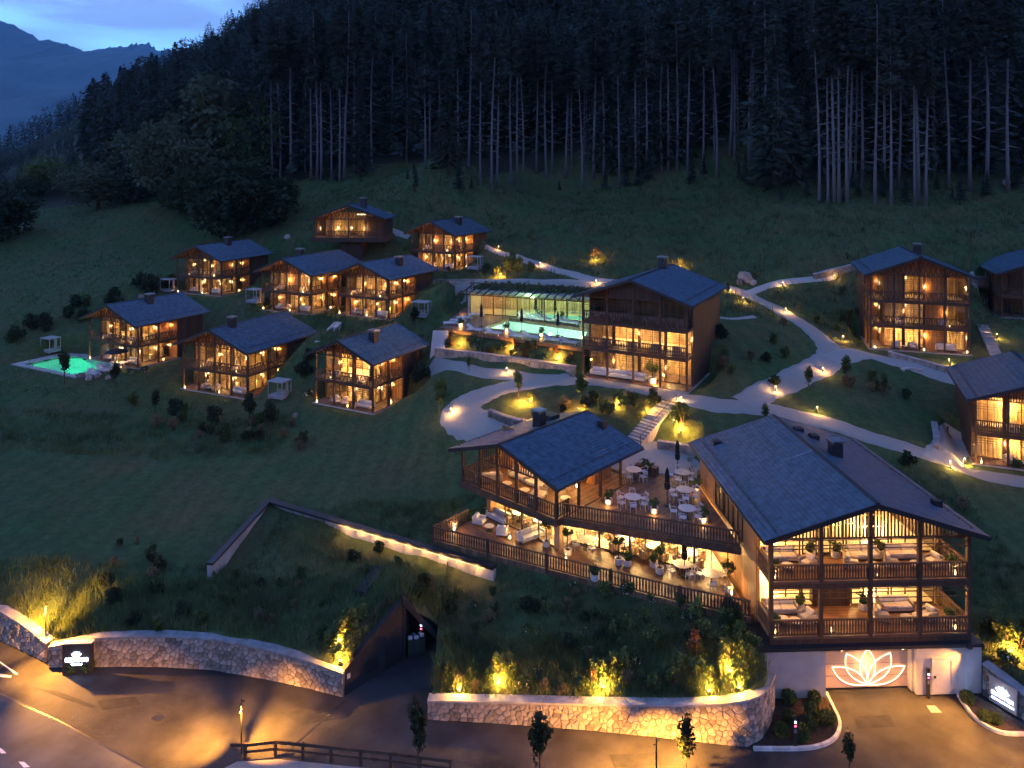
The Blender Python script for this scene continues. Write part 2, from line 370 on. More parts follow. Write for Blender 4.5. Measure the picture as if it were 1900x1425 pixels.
# ------------------------------------------------------------------ road-side walls (photo foot line, photo top line); the road lies at z = 0
def wall_line(base, top):
    out = []
    for (bx, by), ty in zip(base, top):
        p = un(bx, by, 0.0); out.append((p[0], p[1], CAMZ - (ty - HOR) * (p[1]) / FPX))
    return out
WALL_FAR = wall_line([(-150, 1122), (-60, 1160), (0, 1188), (45, 1209), (86, 1230)], [1082, 1108, 1133, 1160, 1193])
WALL_SIGN = wall_line([(90, 1238), (180, 1238), (240, 1237), (300, 1238), (400, 1244), (500, 1262), (570, 1277), (636, 1294)],
                      [1200, 1183, 1180, 1179, 1185, 1205, 1225, 1249])
WALL_FRONT = wall_line([(793, 1335), (850, 1338), (900, 1341), (1000, 1348), (1120, 1358), (1250, 1371), (1340, 1382), (1385, 1386), (1412, 1372), (1428, 1345), (1437, 1312)],
                       [1299, 1300, 1301, 1303, 1306, 1308, 1305, 1299, 1288, 1272, 1252])
YF_PTS = ([(-140, 100), (-70, 68)] + [(x, y + .35) for x, y, z in WALL_FAR] + [(x, y + .35) for x, y, z in WALL_SIGN] +
          [(-9.75, 44.75), (-7.05, 47.75), (-4.75, 48.3), (-4.55, 43.0)] + [(x, y + .35) for x, y, z in WALL_FRONT[1:8]] +
          [(14.0, 41.9), (14.6, 43.0), (15.0, 45.5), (15.4, 47.0), (27.2, 47.0), (27.6, 44.9), (28.8, 42.6), (30.0, 40.6), (34, 35), (60, 35), (140, 60)])
YF_X = np.array([p[0] for p in YF_PTS]); YF_Y = np.array([p[1] for p in YF_PTS])
def yfront(x): return np.interp(x, YF_X, YF_Y)

# ------------------------------------------------------------------ terrain heights
A = []
for wl in (WALL_FAR, WALL_SIGN, WALL_FRONT[:9]):
    A += [(x, y + .5, z - .05) for x, y, z in wl]
A += [(x, y + .2, z + .1) for x, y, z in (un(806, 663, 9.5), un(900, 674, 9.6), un(985, 686, 9.65), un(1066, 699, 9.7))]
A += [(x, y + 1.1, z + .9) for x, y, z in (un(806, 661, 9.6), un(900, 672, 9.7), un(985, 684, 9.75), un(1060, 695, 9.75))]
A += [(-8.4, 46.6, 2.5), (-7.0, 48.3, 3.75), (-6.9, 50.3, 3.75), (-5.7, 48.6, 2.75), (-5.5, 50.3, 2.9), (-4.5, 48.8, 1.5), (-4.3, 50.3, 2.0), (-3.5, 46, 1.4)]
A += [(-20.8, 64.4, 3.1), (-22, 58, 2.7), (-19.9, 58.5, 2.1), (-20.4, 55.5, 1.7), (-19.4, 62.2, 2.6)]
for t_ in (.3, .42, .54, .66, .78, .9):
    A += [(-20.5+19.3*t_+.35, 63.6-10.7*t_+.6, 3.0), (-20.5+19.3*t_-.35, 63.6-10.7*t_-.6, 2.5 if t_ < .4 else 1.7)]
A = A
A += [(-5.5, 54.5, 2.5), (-1, 52.6, 2.1), (3, 50.2, 2.7), (8, 47.6, 2.6), (12, 45.4, 2.7), (13.6, 44.2, 2.6), (14, 45.5, 2.8)]
for px, py, z in [(740, 1045, 3.3), (640, 1060, 3.0), (520, 1010, 3.0), (450, 1080, 2.2), (300, 1110, 1.9), (200, 1120, 2.0), (100, 1100, 2.3), (0, 1075, 2.6), (-150, 1040, 3.0),
                  (0, 1000, 2.6), (200, 1000, 2.3), (400, 930, 2.5), (600, 890, 2.9), (780, 945, 3.2), (840, 900, 3.4), (700, 830, 4.2), (840, 845, 4.6), (0, 880, 2.8), (200, 880, 2.6), (-200, 900, 3),
                  (840, 766, 7.4), (905, 792, 7.0), (960, 797, 6.9), (930, 720, 8.7), (860, 745, 8.0), (700, 792, 5.1), (790, 735, 6.0), (800, 692, 8.8), (795, 666, 9.4),
                  (950, 692, 9.55), (1030, 704, 9.65), (1000, 745, 8.6), (1130, 760, 8.9), (1180, 722, 9.7), (1240, 742, 9.5), (1300, 746, 9.5), (1300, 790, 8.4), (1180, 790, 7.8), (1390, 752, 9.3),
                  (1460, 702, 10.1), (1530, 648, 11.0), (1460, 578, 13.0), (1390, 548, 14.0), (1345, 530, 14.8), (1420, 640, 12.0), (1330, 640, 12.5), (1320, 700, 10.5),
                  (1600, 655, 10.3), (1700, 688, 9.3), (1780, 703, 8.8), (1650, 725, 8.7), (1600, 772, 7.8), (1500, 782, 8.2), (1750, 800, 6.4), (1720, 760, 7.4),
                  (1650, 826, 6.9), (1762, 866, 5.8), (1900, 893, 5.1), (1780, 900, 5.2), (1850, 1000, 3.6), (1862, 1130, 2.1), (1900, 1250, 1.3), (1840, 1220, 1.4), (1960, 1000, 4),
                  (1480, 525, 15.2), (1550, 540, 14.2), (1560, 600, 11.8), (1850, 640, 10.4), (1840, 560, 13.5), (1800, 500, 17.3),
                  (300, 765, 3.5), (300, 830, 2.8), (100, 800, 2.9), (550, 775, 3.9), (500, 835, 3.1), (50, 705, 4.9), (0, 745, 3.9), (200, 705, 5.2), (-100, 800, 3.2),
                  (440, 566, 11.2), (400, 590, 9.6), (320, 545, 11.4), (600, 612, 10.2), (650, 640, 9.4), (590, 632, 9.7), (500, 590, 10.6), (620, 690, 7.6), (760, 610, 10.4),
                  (250, 520, 13.2), (0, 450, 16.5), (150, 450, 16.8), (300, 450, 17.0), (0, 560, 10.4), (0, 640, 6.6), (150, 560, 10.6), (100, 372, 23.5), (300, 372, 24.4), (370, 362, 25.0), (-200, 450, 16),
                  (650, 484, 16.4), (560, 450, 18.4), (740, 432, 20.2), (905, 463, 18.2), (1000, 492, 16.8), (1130, 526, 15.5), (820, 522, 15.8), (480, 440, 18.6), (960, 505, 15.9), (880, 505, 15.4),
                  (650, 337, 28.4), (560, 336, 28.4), (760, 330, 29.2), (815, 290, 33.8), (891, 343, 27.6), (1000, 345, 27.4), (1149, 345, 27.6), (1150, 450, 19.6), (1150, 400, 23.0), (850, 400, 23.4), (700, 380, 24.8),
                  (1300, 380, 24.4), (1500, 380, 25.1), (1500, 450, 20.1), (1650, 440, 21.0), (1800, 387, 24.6), (1350, 450, 19.3), (1900, 400, 23.6), (2100, 400, 23.6)]:
    A.append(un(px, py, z))
for k, (p, a, w, l, fh, rise) in HP.items():
    if k == 'far': continue
    A += [hloc(k, -0.5, -1.5), hloc(k, w * .5, -1.5), hloc(k, w + .6, -1.0), hloc(k, w * .5, l + 3, fh[0] + .3), hloc(k, -1.0, l + 1, fh[0]), hloc(k, w + 1, l + 1, fh[0])]
A += [(-10, 200, 53), (40, 190, 52), (-60, 215, 52), (90, 175, 48), (0, 300, 112), (100, 280, 106), (-80, 320, 100), (200, 260, 100), (150, 160, 40), (0, 520, 240), (200, 500, 230),
      unz(490, 80, 520), unz(341, 178, 460), unz(262, 205, 410), unz(221, 200, 560), unz(133, 228, 700), unz(95, 268, 740), unz(54, 325, 800), unz(0, 365, 800), unz(-300, 385, 800),
      (-130, 230, 32), (-125, 300, 52), (-180, 260, 24), (-260, 300, 22), (-310, 500, 12), (-180, 180, 18), (300, 600, 290), (0, 900, 420), (-200, 900, 260), (-420, 950, 120), (-800, 900, 0), (-800, 300, 0)]
A = np.array(A, float)
keep = []
for i in range(len(A)):                                    # drop near-coincident anchors
    if all((A[i, 0]-A[j, 0])**2 + (A[i, 1]-A[j, 1])**2 > 0.8 for j in keep): keep.append(i)
A = A[keep]
n = len(A)
D = np.sqrt(((A[:, None, :2] - A[None, :, :2])**2).sum(-1) + 0.25)
Mx = np.zeros((n+3, n+3)); Mx[:n, :n] = D - np.eye(n) * 0.25; Mx[:n, n] = 1; Mx[:n, n+1:] = A[:, :2]; Mx[n:, :n] = Mx[:n, n:].T
CO = np.linalg.solve(Mx, np.concatenate([A[:, 2], np.zeros(3)]))

PADS = []                                                  # (convex polygon, height, fall-off): cut and filled ground under buildings
for k, (p, a, w, l, fh, rise) in HP.items():
    q = [hloc(k, -0.8, -1.6)[:2], hloc(k, w + .8, -1.6)[:2], hloc(k, w + .8, l * .62)[:2], hloc(k, -0.8, l * .62)[:2]]
    PADS.append((q, p[2] - .12, 1.2))
PADS.append(([(-6.0, 56.3), (10.7, 48.2), (14.9, 46.5), (15, 58.2), (8, 59.3), (1, 61.5), (-3.2, 59.6)], 3.05, .5))
PADS.append(([(14.6, 44.9), (27.6, 45.2), (26.9, 59.6), (14.0, 59.2)], 2.6, .4))
PADS.append(([(7.6, 60.8), (14.2, 60.2), (15.5, 66.5), (9, 67.5)], 6.70, 1.2))
DECKZ = 12.3
PDECK = [un(818, 606, DECKZ)[:2], un(1076, 643, DECKZ)[:2], un(1150, 600, DECKZ)[:2], un(1120, 572, DECKZ)[:2], un(845, 560, DECKZ)[:2]]
PADS.append((PDECK, DECKZ - .25, .9))
GPOOL = [un(x, y, 5.25)[:2] for x, y in ((43, 676), (118, 660), (152, 663), (194, 682), (137, 696))]

def grow(P_, m_): c = np.array(P_).mean(0); return [tuple(c + (np.array(q)-c)*(1+m_/max(1e-6, np.linalg.norm(np.array(q)-c)))) for q in P_]
PADS.append((grow(GPOOL, 2.4), 5.2, 1.6))

def hts(X, Y):
    X = np.asarray(X, float); Y = np.asarray(Y, float); sh = X.shape; x = X.ravel(); y = Y.ravel(); out = np.empty(len(x))
    for s in range(0, len(x), 20000):
        xs, ys = x[s:s+20000], y[s:s+20000]
        d = np.sqrt((xs[:, None] - A[None, :, 0])**2 + (ys[:, None] - A[None, :, 1])**2 + 0.25)
        h = d @ CO[:n] + CO[n] + CO[n+1]*xs + CO[n+2]*ys
        h = h + 0.06*np.sin(xs*.9 + 1.3*np.sin(ys*.5)) + 0.05*np.sin(ys*1.1 + xs*.4)
        for poly, z, fall in PADS:
            P = np.array(poly); Q = np.roll(P, -1, 0); e = Q - P
            ar = (P[:, 0]*Q[:, 1] - Q[:, 0]*P[:, 1]).sum(); sg = 1 if ar > 0 else -1
            nn = np.stack([e[:, 1], -e[:, 0]], 1) * sg / np.linalg.norm(e, axis=1)[:, None]
            near = (xs > P[:, 0].min()-fall) & (xs < P[:, 0].max()+fall) & (ys > P[:, 1].min()-fall) & (ys < P[:, 1].max()+fall)
            if not near.any(): continue
            dd = ((xs[near, None] - P[None, :, 0]) * nn[:, 0] + (ys[near, None] - P[None, :, 1]) * nn[:, 1]).max(1)
            w = np.clip(1 - dd / fall, 0, 1); w = w*w*(3-2*w)
            h[near] = h[near]*(1-w) + z*w
        out[s:s+20000] = h
    return out.reshape(sh)
def ht(x, y): return float(hts(np.array([x]), np.array([y]))[0])

def at(px, py, dz=0.0):
    "first meeting of the view ray through a photo pixel with the ground"
    dx = (px - CX) / FPX; dz_ = -(py - HOR) / FPX
    Ys = np.concatenate([np.arange(41, 180, .5), np.arange(180, 900, 4.0)])
    g = CAMZ + dz_*Ys - hts(dx*Ys, Ys)
    ok = Ys >= yfront(dx*Ys)
    i = np.argmax((g < 0) & ok)
    if not ((g < 0) & ok).any(): return None
    a, b = (Ys[i-1], Ys[i]) if i > 0 else (Ys[0] - 1, Ys[0])
    for _ in range(12):
        m = (a+b)/2
        if CAMZ + dz_*m - ht(dx*m, m) < 0: b = m
        else: a = m
    return (dx*b, b, ht(dx*b, b) + dz)

# the meadow and lawns: one sheet, its near edge behind the road walls, with a skirt down to the road
xs = np.concatenate([np.arange(-130, -42, 1.1), np.arange(-42, 46, .5), np.arange(46, 131, 1.1)])
xs = np.unique(np.concatenate([xs, [-9.75, -7.05, -4.75, -4.55, 15.0, 15.4, 27.2, 27.6]]))
NA, NB = 60, 210; NR = NA + NB; yf = yfront(xs); ym = np.maximum(60, yf + 6)
ta = np.linspace(0, 1, NA, endpoint=False)[:, None]; tb = np.linspace(0, 1, NB)[:, None]; tb = .6*tb + .4*tb**2
YY = np.vstack([yf + (ym - yf)*ta, ym + (176 - ym)*tb]); XX = np.repeat(xs[None, :], NR, 0)
ZZ = hts(XX, YY)
XX = np.vstack([xs[None], XX]); YY = np.vstack([yf[None], YY]); ZZ = np.vstack([np.full((1, len(xs)), -.6), ZZ])
def grid_faces(r, c):
    i = np.arange(r*c).reshape(r, c); return np.stack([i[:-1, :-1], i[:-1, 1:], i[1:, 1:], i[1:, :-1]], -1).reshape(-1, 4)
V = np.stack([XX, YY, ZZ], -1).reshape(-1, 3)
F = grid_faces(NR+1, len(xs))
F = F[~((F[:, 0] < len(xs)) & (V[F[:, 0], 0] > -7.1) & (V[F[:, 1], 0] < -4.7))]     # no skirt across the tunnel mouth
cx = V[F].mean(1)
inpool = np.ones(len(F), bool)
Pg = np.array(GPOOL); cg = Pg.mean(0)
def inside(poly, x, y):
    P = np.array(poly); Q = np.roll(P, -1, 0); r = np.zeros(len(x), bool)
    for (x1, y1), (x2, y2) in zip(P, Q):
        c = ((y1 > y) != (y2 > y)); r ^= c & (x < (x2-x1)*(y-y1)/(y2-y1+1e-12) + x1)
    return r
def grow(P_, m_): c = np.array(P_).mean(0); return [tuple(c + (np.array(q)-c)*(1+m_/max(1e-6, np.linalg.norm(np.array(q)-c)))) for q in P_]
PL = [un(896, 607, DECKZ)[:2], un(1084, 630, DECKZ)[:2], un(1092, 610, DECKZ)[:2], un(945, 590, DECKZ)[:2]]
F = F[~inside(GPOOL, cx[:, 0], cx[:, 1]) & ~inside(grow(PL, .6), cx[:, 0], cx[:, 1])]
tag(link('meadow', np_mesh('meadow', V, F, M['ground'], True)), kind='structure')
hx = np.arange(-900, 520, 11.0); hy = np.concatenate([np.arange(172, 300, 5.0), np.arange(300, 1000, 12.0)])
HX, HY = np.meshgrid(hx, hy); HZ = hts(HX, HY) - np.where(HY < 176, .6, 0)
HZ = HZ + (np.sin(HX*.05+HY*.03)*2 + np.sin(HX*.021-HY*.047)*3) * np.clip((HY-185)/100, 0, 1)
tag(link('forest_hill', np_mesh('forest_hill', np.stack([HX, HY, HZ], -1).reshape(-1, 3), grid_faces(len(hy), len(hx)), M['hill'], True)), kind='structure')
def hill_ht(X, Y): return hts(X, Y) + (np.sin(X*.05+Y*.03)*2 + np.sin(X*.021-Y*.047)*3) * np.clip((Y-185)/100, 0, 1)
vg = MB(); vg.add([(-9000, 25, -14), (9000, 25, -14), (9000, 12000, -14), (-9000, 12000, -14)], [(0, 1, 2, 3)])
tag(vg.build('valley_ground', M['hill']), kind='structure')

# far mountains closing the valley
def ridge(name, prof, Z, depth, seed, rough):
    rs = np.random.default_rng(seed)
    px = np.array([p[0] for p in prof], float); py = np.array([p[1] for p in prof], float)
    u = np.linspace(px[0], px[-1], 700); top = np.interp(u, px, py)
    X = (u - CX)/FPX*Z; H = CAMZ + (HOR - top)/FPX*Z
    H = H + np.interp(u, np.linspace(u[0], u[-1], 420), rs.normal(0, rough, 420))
    rows = 22; Vv = []
    for r in range(rows):
        q = r/(rows-1); yy = Z - depth*(1-q); base = -40
        hh = base + (H - base)*(q**0.8)
        hh = hh + rs.normal(0, 1, 700).cumsum()*0 + np.sin(X*.002*(1+r*.06)+seed+q*5)*56*q*(1-q)*4*rough/8 + np.interp(u, np.linspace(u[0], u[-1], 60), rs.normal(0, 1, 60))*14*(1-q)*q*4*rough/8
        Vv.append(np.stack([X, np.full_like(X, yy), hh], -1))
    Vv.append(np.stack([X, np.full_like(X, Z + depth*.6), np.full_like(X, -40.0)], -1))
    Vv = np.array(Vv)
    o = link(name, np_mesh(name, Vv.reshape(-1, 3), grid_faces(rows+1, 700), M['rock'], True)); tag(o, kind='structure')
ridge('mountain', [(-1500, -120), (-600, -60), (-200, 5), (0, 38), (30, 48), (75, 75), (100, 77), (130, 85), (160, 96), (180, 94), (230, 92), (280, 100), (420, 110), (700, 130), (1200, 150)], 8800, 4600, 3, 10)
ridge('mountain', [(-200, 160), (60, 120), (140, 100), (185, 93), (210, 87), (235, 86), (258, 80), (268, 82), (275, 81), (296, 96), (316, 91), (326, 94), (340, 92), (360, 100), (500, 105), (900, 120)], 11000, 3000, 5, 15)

# road, drive and forecourt at z = 0
rd = MB(); rd.add([(-120, 20, -.02), (90, 20, -.02), (90, 49, -.02), (-120, 110, -.02)], [(0, 1, 2, 3)])
tag(rd.build('road', M['asphalt']), kind='structure')
old = [un(x, y, 0)[:2] for x, y in ((-700, 1232), (-60, 1262), (30, 1297), (110, 1335), (190, 1380), (285, 1432), (330, 1500), (-400, 1560), (-700, 1400))]
o1 = MB(); o1.add([(x, y, -.012) for x, y in old], [tuple(range(len(old)))[::-1]]); oo = o1.build('road', M['asphalt_old']); tag(oo, kind='structure')
def mark(name, quad, z=-.006, m='paint'):
    b = MB(); b.add([un(x, y, 0)[:2] + (z,) for x, y in quad], [tuple(range(len(quad)))[::-1]]); o = b.build(name, M[m]); return tag(o, kind='structure')
for q in ([(-8, 1388), (2, 1388), (12, 1397), (2, 1398)], [(34, 1413), (44, 1413), (56, 1423), (44, 1424)], [(80, 1440), (92, 1440), (104, 1452), (92, 1452)], [(-50, 1366), (-40, 1366), (-28, 1374), (-40, 1374)],
          [(-5, 1226), (0, 1227), (34, 1250), (30, 1252)], [(-30, 1249), (0, 1250), (22, 1254), (20, 1257), (-30, 1254)]):
    mark('road_marking', q)
mark('manhole_cover', [(281, 1332), (295, 1325), (306, 1330), (291, 1338)], -.005, 'metal_dark')
mark('manhole_cover', [(1719, 1309), (1735, 1309), (1748, 1322), (1728, 1322)], -.005, 'concrete')

for i, q in enumerate(([(520, 1322), (600, 1312), (640, 1330), (560, 1345)], [(180, 1300), (250, 1292), (262, 1306), (190, 1316)], [(1585, 1330), (1650, 1326), (1662, 1348), (1590, 1352)], [(1130, 1400), (1215, 1396), (1230, 1418), (1140, 1424)], [(60, 1275), (110, 1283), (180, 1310), (172, 1314)])):
    mark('asphalt_patch', q, -.009, 'asphalt_patch')
for pts in ([(0, 1290), (110, 1337), (190, 1382), (288, 1434)], [(640, 1300), (560, 1370), (500, 1425)]):      # joints between the surfacings
    P_ = [Vector(un(x, y, 0)) for x, y in pts]
    for a_, b_ in zip(P_, P_[1:]):
        d_ = (b_-a_).normalized(); n_ = Vector((-d_.y, d_.x, 0))*.05; o = MB().add([a_-n_, b_-n_, b_+n_, a_+n_], [(0, 1, 2, 3)]); o.v = [(x, y, -.005) for x, y, z in o.v]; tag(o.build('road_joint', M['metal_dark']), kind='structure')

# ------------------------------------------------------------------ building blocks
_mesh_cache = {}
def shared(key, fn):
    if key not in _mesh_cache: _mesh_cache[key] = fn()
    return _mesh_cache[key]

def gable_roof(root, w, l, ez, rise, oe=.7, of=.9, ob=.6, tile=(.42, .34), th=.20, seams=False, y0=0.0):
    "ridge along y; ez = underside height over the side posts; each slope carries courses of shingles"
    hw = w / 2; sl = rise / hw; Y0, Y1 = y0 - of, l + ob
    X0, X1, xm = -oe, w + oe, hw
    ze = ez - oe * sl; zr = ez + rise
    b = MB()
    for (xa, za, xb, zb) in ((X0, ze, xm, zr), (xm, zr, X1, ze)):
        b.add([(xa,Y0,za),(xb,Y0,zb),(xb,Y1,zb),(xa,Y1,za),(xa,Y0,za+th),(xb,Y0,zb+th),(xb,Y1,zb+th),(xa,Y1,za+th)],
              [(0,3,2,1),(4,5,6,7),(0,1,5,4),(2,3,7,6),(3,0,4,7),(1,2,6,5)])
    roof = b.build('roof', M['roof_under'], root)
    tl, tw = tile; slen = math.hypot(hw + oe, rise + oe*sl); rows = int(slen / tl); cols = int((Y1 - Y0 + .1) / tw)
    rs = np.random.default_rng(int(w*100 + l*10)); vs = []; fs = []
    for sgn in (-1, 1):
        d = np.array([sgn*(hw+oe), 0, -(rise+oe*sl)]) / slen; nrm = np.array([sgn*(rise+oe*sl), 0, hw+oe]) / slen
        top = np.array([xm, 0, zr + th])
        for r in range(rows):
            a0 = r*slen/rows; a1 = (r+1)*slen/rows + .03
            off = (r % 2) * tw/2
            for c in range(cols):
                ya = Y0 - .05 + c*(Y1-Y0+.1)/cols + (off if 0 < c else 0); yb = Y0 - .05 + (c+1)*(Y1-Y0+.1)/cols + (off if c < cols-1 else 0)
                j = rs.normal(0, .006); g = .006
                pa = top + d*a0 + nrm*.008; pb = top + d*a1 + nrm*(.040 + j)
                pc = top + d*a1 + nrm*.004
                nV = len(vs)
                vs += [(pa[0], ya+g, pa[2]), (pa[0], yb-g, pa[2]), (pb[0], yb-g, pb[2]), (pb[0], ya+g, pb[2]), (pc[0], ya+g, pc[2]), (pc[0], yb-g, pc[2])]
                q = (nV, nV+3, nV+2, nV+1) if sgn > 0 else (nV, nV+1, nV+2, nV+3)
                fs.append(q); fs.append((nV+3, nV+4, nV+5, nV+2) if sgn > 0 else (nV+2, nV+5, nV+4, nV+3))
    sh = link('shingles', np_mesh('shingles', np.array(vs), np.array(fs), M['tile']), roof); tag(sh, kind='stuff')
    for yy in (Y0 - .03, Y1 + .03):                         # verge boards, eaves gutters, ridge cap
        MB().bar((X0, yy, ze+th*.45), (xm, yy, zr+th*.45), .06, th+.08).build('verge_board', M['metal_dark'], roof)
        MB().bar((xm, yy, zr+th*.45), (X1, yy, ze+th*.45), .06, th+.08).build('verge_board', M['metal_dark'], roof)
    for xx in (X0 - .05, X1 + .05):
        MB().tube([(xx, Y0 - .05, ze + th*.4), (xx, Y1 + .05, ze + th*.4)], .07, 6).build('gutter', M['metal_dark'], roof)
    for sgn in (-1, 1):
        for q_ in (.88,):
            xx = xm + sgn*(hw+oe)*q_; zz = zr + th - (rise+oe*sl)*q_
            g_ = MB().bar((xx, Y0+.25, zz+.17), (xx, Y1-.25, zz+.17), .035, .035)
            for k in range(int((Y1-Y0)/1.1)): g_.bar((xx, Y0+.5+k*1.1, zz+.02), (xx, Y0+.5+k*1.1, zz+.19), .03, .03)
            g_.build('snow_guard', M['metal_dark'], roof)
        MB().tube([(xm+sgn*(hw+oe+.05), Y0+.2, ze+.05), (xm+sgn*(hw+.03), Y0+of+.1, ze-.35), (xm+sgn*(hw+.03), Y0+of+.1, ze-2.4)], .04, 5).build('downpipe', M['metal_dark'], roof)
    MB().bar((xm, Y0 - .05, zr + th + .05), (xm, Y1 + .05, zr + th + .05), .26, .07).build('ridge_cap', M['metal_dark'], roof)
    return roof, lambda x: ez + rise * (1 - abs(x - hw) / hw)

def chimney(roof, x, y, z, s=.8, h=1.1, cap=True):
    c = MB().box(x - s/2, x + s/2, y - s/2, y + s/2, z - .8, z + h); ch = c.build('chimney', M['metal_dark'], roof)
    if cap:
        b = MB().box(x - s*.62, x + s*.62, y - s*.62, y + s*.62, z + h + .14, z + h + .24)
        for a in (-1, 1):
            for e in (-1, 1): b.box(x + a*s*.5 - .04, x + a*s*.5 + .04, y + e*s*.5 - .04, y + e*s*.5 + .04, z + h + .004, z + h + .14)
        b.build('chimney_cap', M['metal_cap'], roof)

def baluster_mesh(h=.86, w=.11):
    "a sawn board waisted like an hourglass"
    def fn():
        b = MB(); pr = [(0, .5), (.18, .32), (.5, .55), (.82, .32), (1, .5)]; t = .022
        vs = []; fs = []
        for q, k in pr:
            for sx, sy in ((-1, -1), (1, -1), (1, 1), (-1, 1)): vs.append((sx*w*k, sy*t, q*h))
        for i in range(len(pr)-1):
            for k in range(4): fs.append((i*4+k, i*4+(k+1) % 4, (i+1)*4+(k+1) % 4, (i+1)*4+k))
        fs += [(3, 2, 1, 0), (16, 17, 18, 19)]
        return b.add(vs, fs).mesh('baluster', M['wood_rail'])
    return shared(('bal', h, w), fn)

def railing(root, p, q, z, h=1.0, single=False, step=.17, top=True, style='slat', name='railing'):
    "balustrade between two local points; near ones carry each baluster as its own part"
    p = Vector((p[0], p[1], z)); q = Vector((q[0], q[1], z)); d = q - p; ln = d.length; d.normalize(); U = Vector((0, 0, 1))
    b = MB(); b.bar(p + U*(h), q + U*h, .12, .08); b.bar(p + U*.10, q + U*.10, .06, .08)
    if not single:
        nrm = Vector((-d.y, d.x, 0)); k = int(ln/step)
        for i in range(k):
            c = p + d*(ln*(i+.5)/k)
            if style == 'zig':
                e = step*.38 * (1 if i % 2 else -1); b.bar(c + U*.14 - d*e, c + U*(h-.04) + d*e, .07, .03, up=nrm)
            else:
                b.bar(c + U*.14, c + U*(h-.04), step*.55, .03, up=nrm)
    r = b.build(name, M['wood_rail'], root)
    if single:
        me = baluster_mesh(round(h-.18, 2)); k = int(ln/step); a = math.atan2(d.y, d.x)
        for i in range(k):
            c = p + d*(ln*(i+.5)/k); link('baluster', me, r, c + U*.14, a + random.uniform(-.06, .06))
    return r

def curtain_mesh(w, h, seed):
    def fn():
        rs = random.Random(seed); b = MB(); k = max(10, int(w*14)); vs = []; fs = []
        ph = rs.uniform(0, 6)
        for i in range(k+1):
            x = w*i/k; yv = .05*math.sin(i*1.5+ph) + .02*math.sin(i*.53+ph*2); vs += [(x, yv, 0), (x, yv*.8, h)]
        for i in range(k): fs.append((2*i, 2*i+2, 2*i+3, 2*i+1))
        return b.add(vs, fs).mesh('curtain', M['curtain'], True)
    return shared(('cur', round(w, 2), round(h, 2), seed % 5), fn)

def window(root, p, q, z0, z1, curtain=0.0, seed=0, mull=1, name='window'):
    "framed glazing between two local plan points; curtain = share of the width drawn"
    p = Vector((p[0], p[1], 0)); q = Vector((q[0], q[1], 0)); d = q - p; w = d.length; a = math.atan2(d.y, d.x)
    fr = MB(); t = .07
    fr.box(0, w, -.05, .05, z0, z0+t).box(0, w, -.05, .05, z1-t, z1).box(0, t, -.048, .048, z0+t, z1-t).box(w-t, w, -.048, .048, z0+t, z1-t)
    for i in range(mull):
        x = w*(i+1)/(mull+1); fr.box(x-t*.4, x+t*.4, -.046, .046, z0+t, z1-t)
    f = link(name, fr.mesh('window', M['wood_beam']), root, p, a)
    for i in range(mull+1):
        x0 = w*i/(mull+1)+t*.6; x1 = w*(i+1)/(mull+1)-t*.6
        MB().box(x0, x1, -.008, .008, z0+t*.8, z1-t*.8).build('pane', M['glass'], f)
    if curtain > .02:
        c = link('curtain', curtain_mesh(w*curtain, z1-z0-.12, seed), f, (0 if seed % 2 else w*(1-curtain), .22, z0+.04))
    return f

def sconce(root, x, y, z, watts=9, nx=0, ny=-1, both=True):
    MB().box(x-.03, x+.03, y-.07 if ny else y-.03, y-.01 if ny else y+.03, z-.2, z+.2).build('wall_lamp', M['bulb'], root)
    plight((x + nx*.2, y + ny*.2, z), watts*LV*2.0, WARM, .06, root)

def gable_infill(root, w, y, zb, ztop, x0, x1, single=False, style='zig', step=.2, rows=2):
    "open lattice of boards filling the triangle between posts"
    b = MB(); x = x0; items = []
    k = max(1, int((x1-x0)/step))
    for i in range(k):
        xa = x0 + (x1-x0)*(i+.5)/k; za = ztop(xa) - .05
        if za - zb < .18: continue
        items.append((xa, za))
    par = MB(); par.bar((x0, y, zb), (x1, y, zb), .08, .1)
    fr = par.build('gable_lattice', M['wood_rail'], root)
    for i, (xa, za) in enumerate(items):
        segs = max(1, int(round((za-zb)/.75)))
        for s_ in range(segs):
            q0 = zb + (za-zb)*s_/segs + .02; q1 = zb + (za-zb)*(s_+1)/segs - .02
            if single:
                link('slat', shared(('slat', round(q1-q0, 1)), lambda: MB().bar((0, 0, 0), (0, 0, round(q1-q0, 1)), step*.45, .03, up=(0, 1, 0)).mesh('slat', M['wood_rail'])), fr, (xa, y + random.uniform(-.02, .02), q0))
            else:
                e = step*.42 * (1 if (i+s_) % 2 else -1) if style == 'zig' else 0
                b.bar((xa-e, y, q0), (xa+e, y, q1), step*.38, .03, up=(0, 1, 0))
    if not single and b.v: b.build('slat_row', M['wood_rail'], fr)

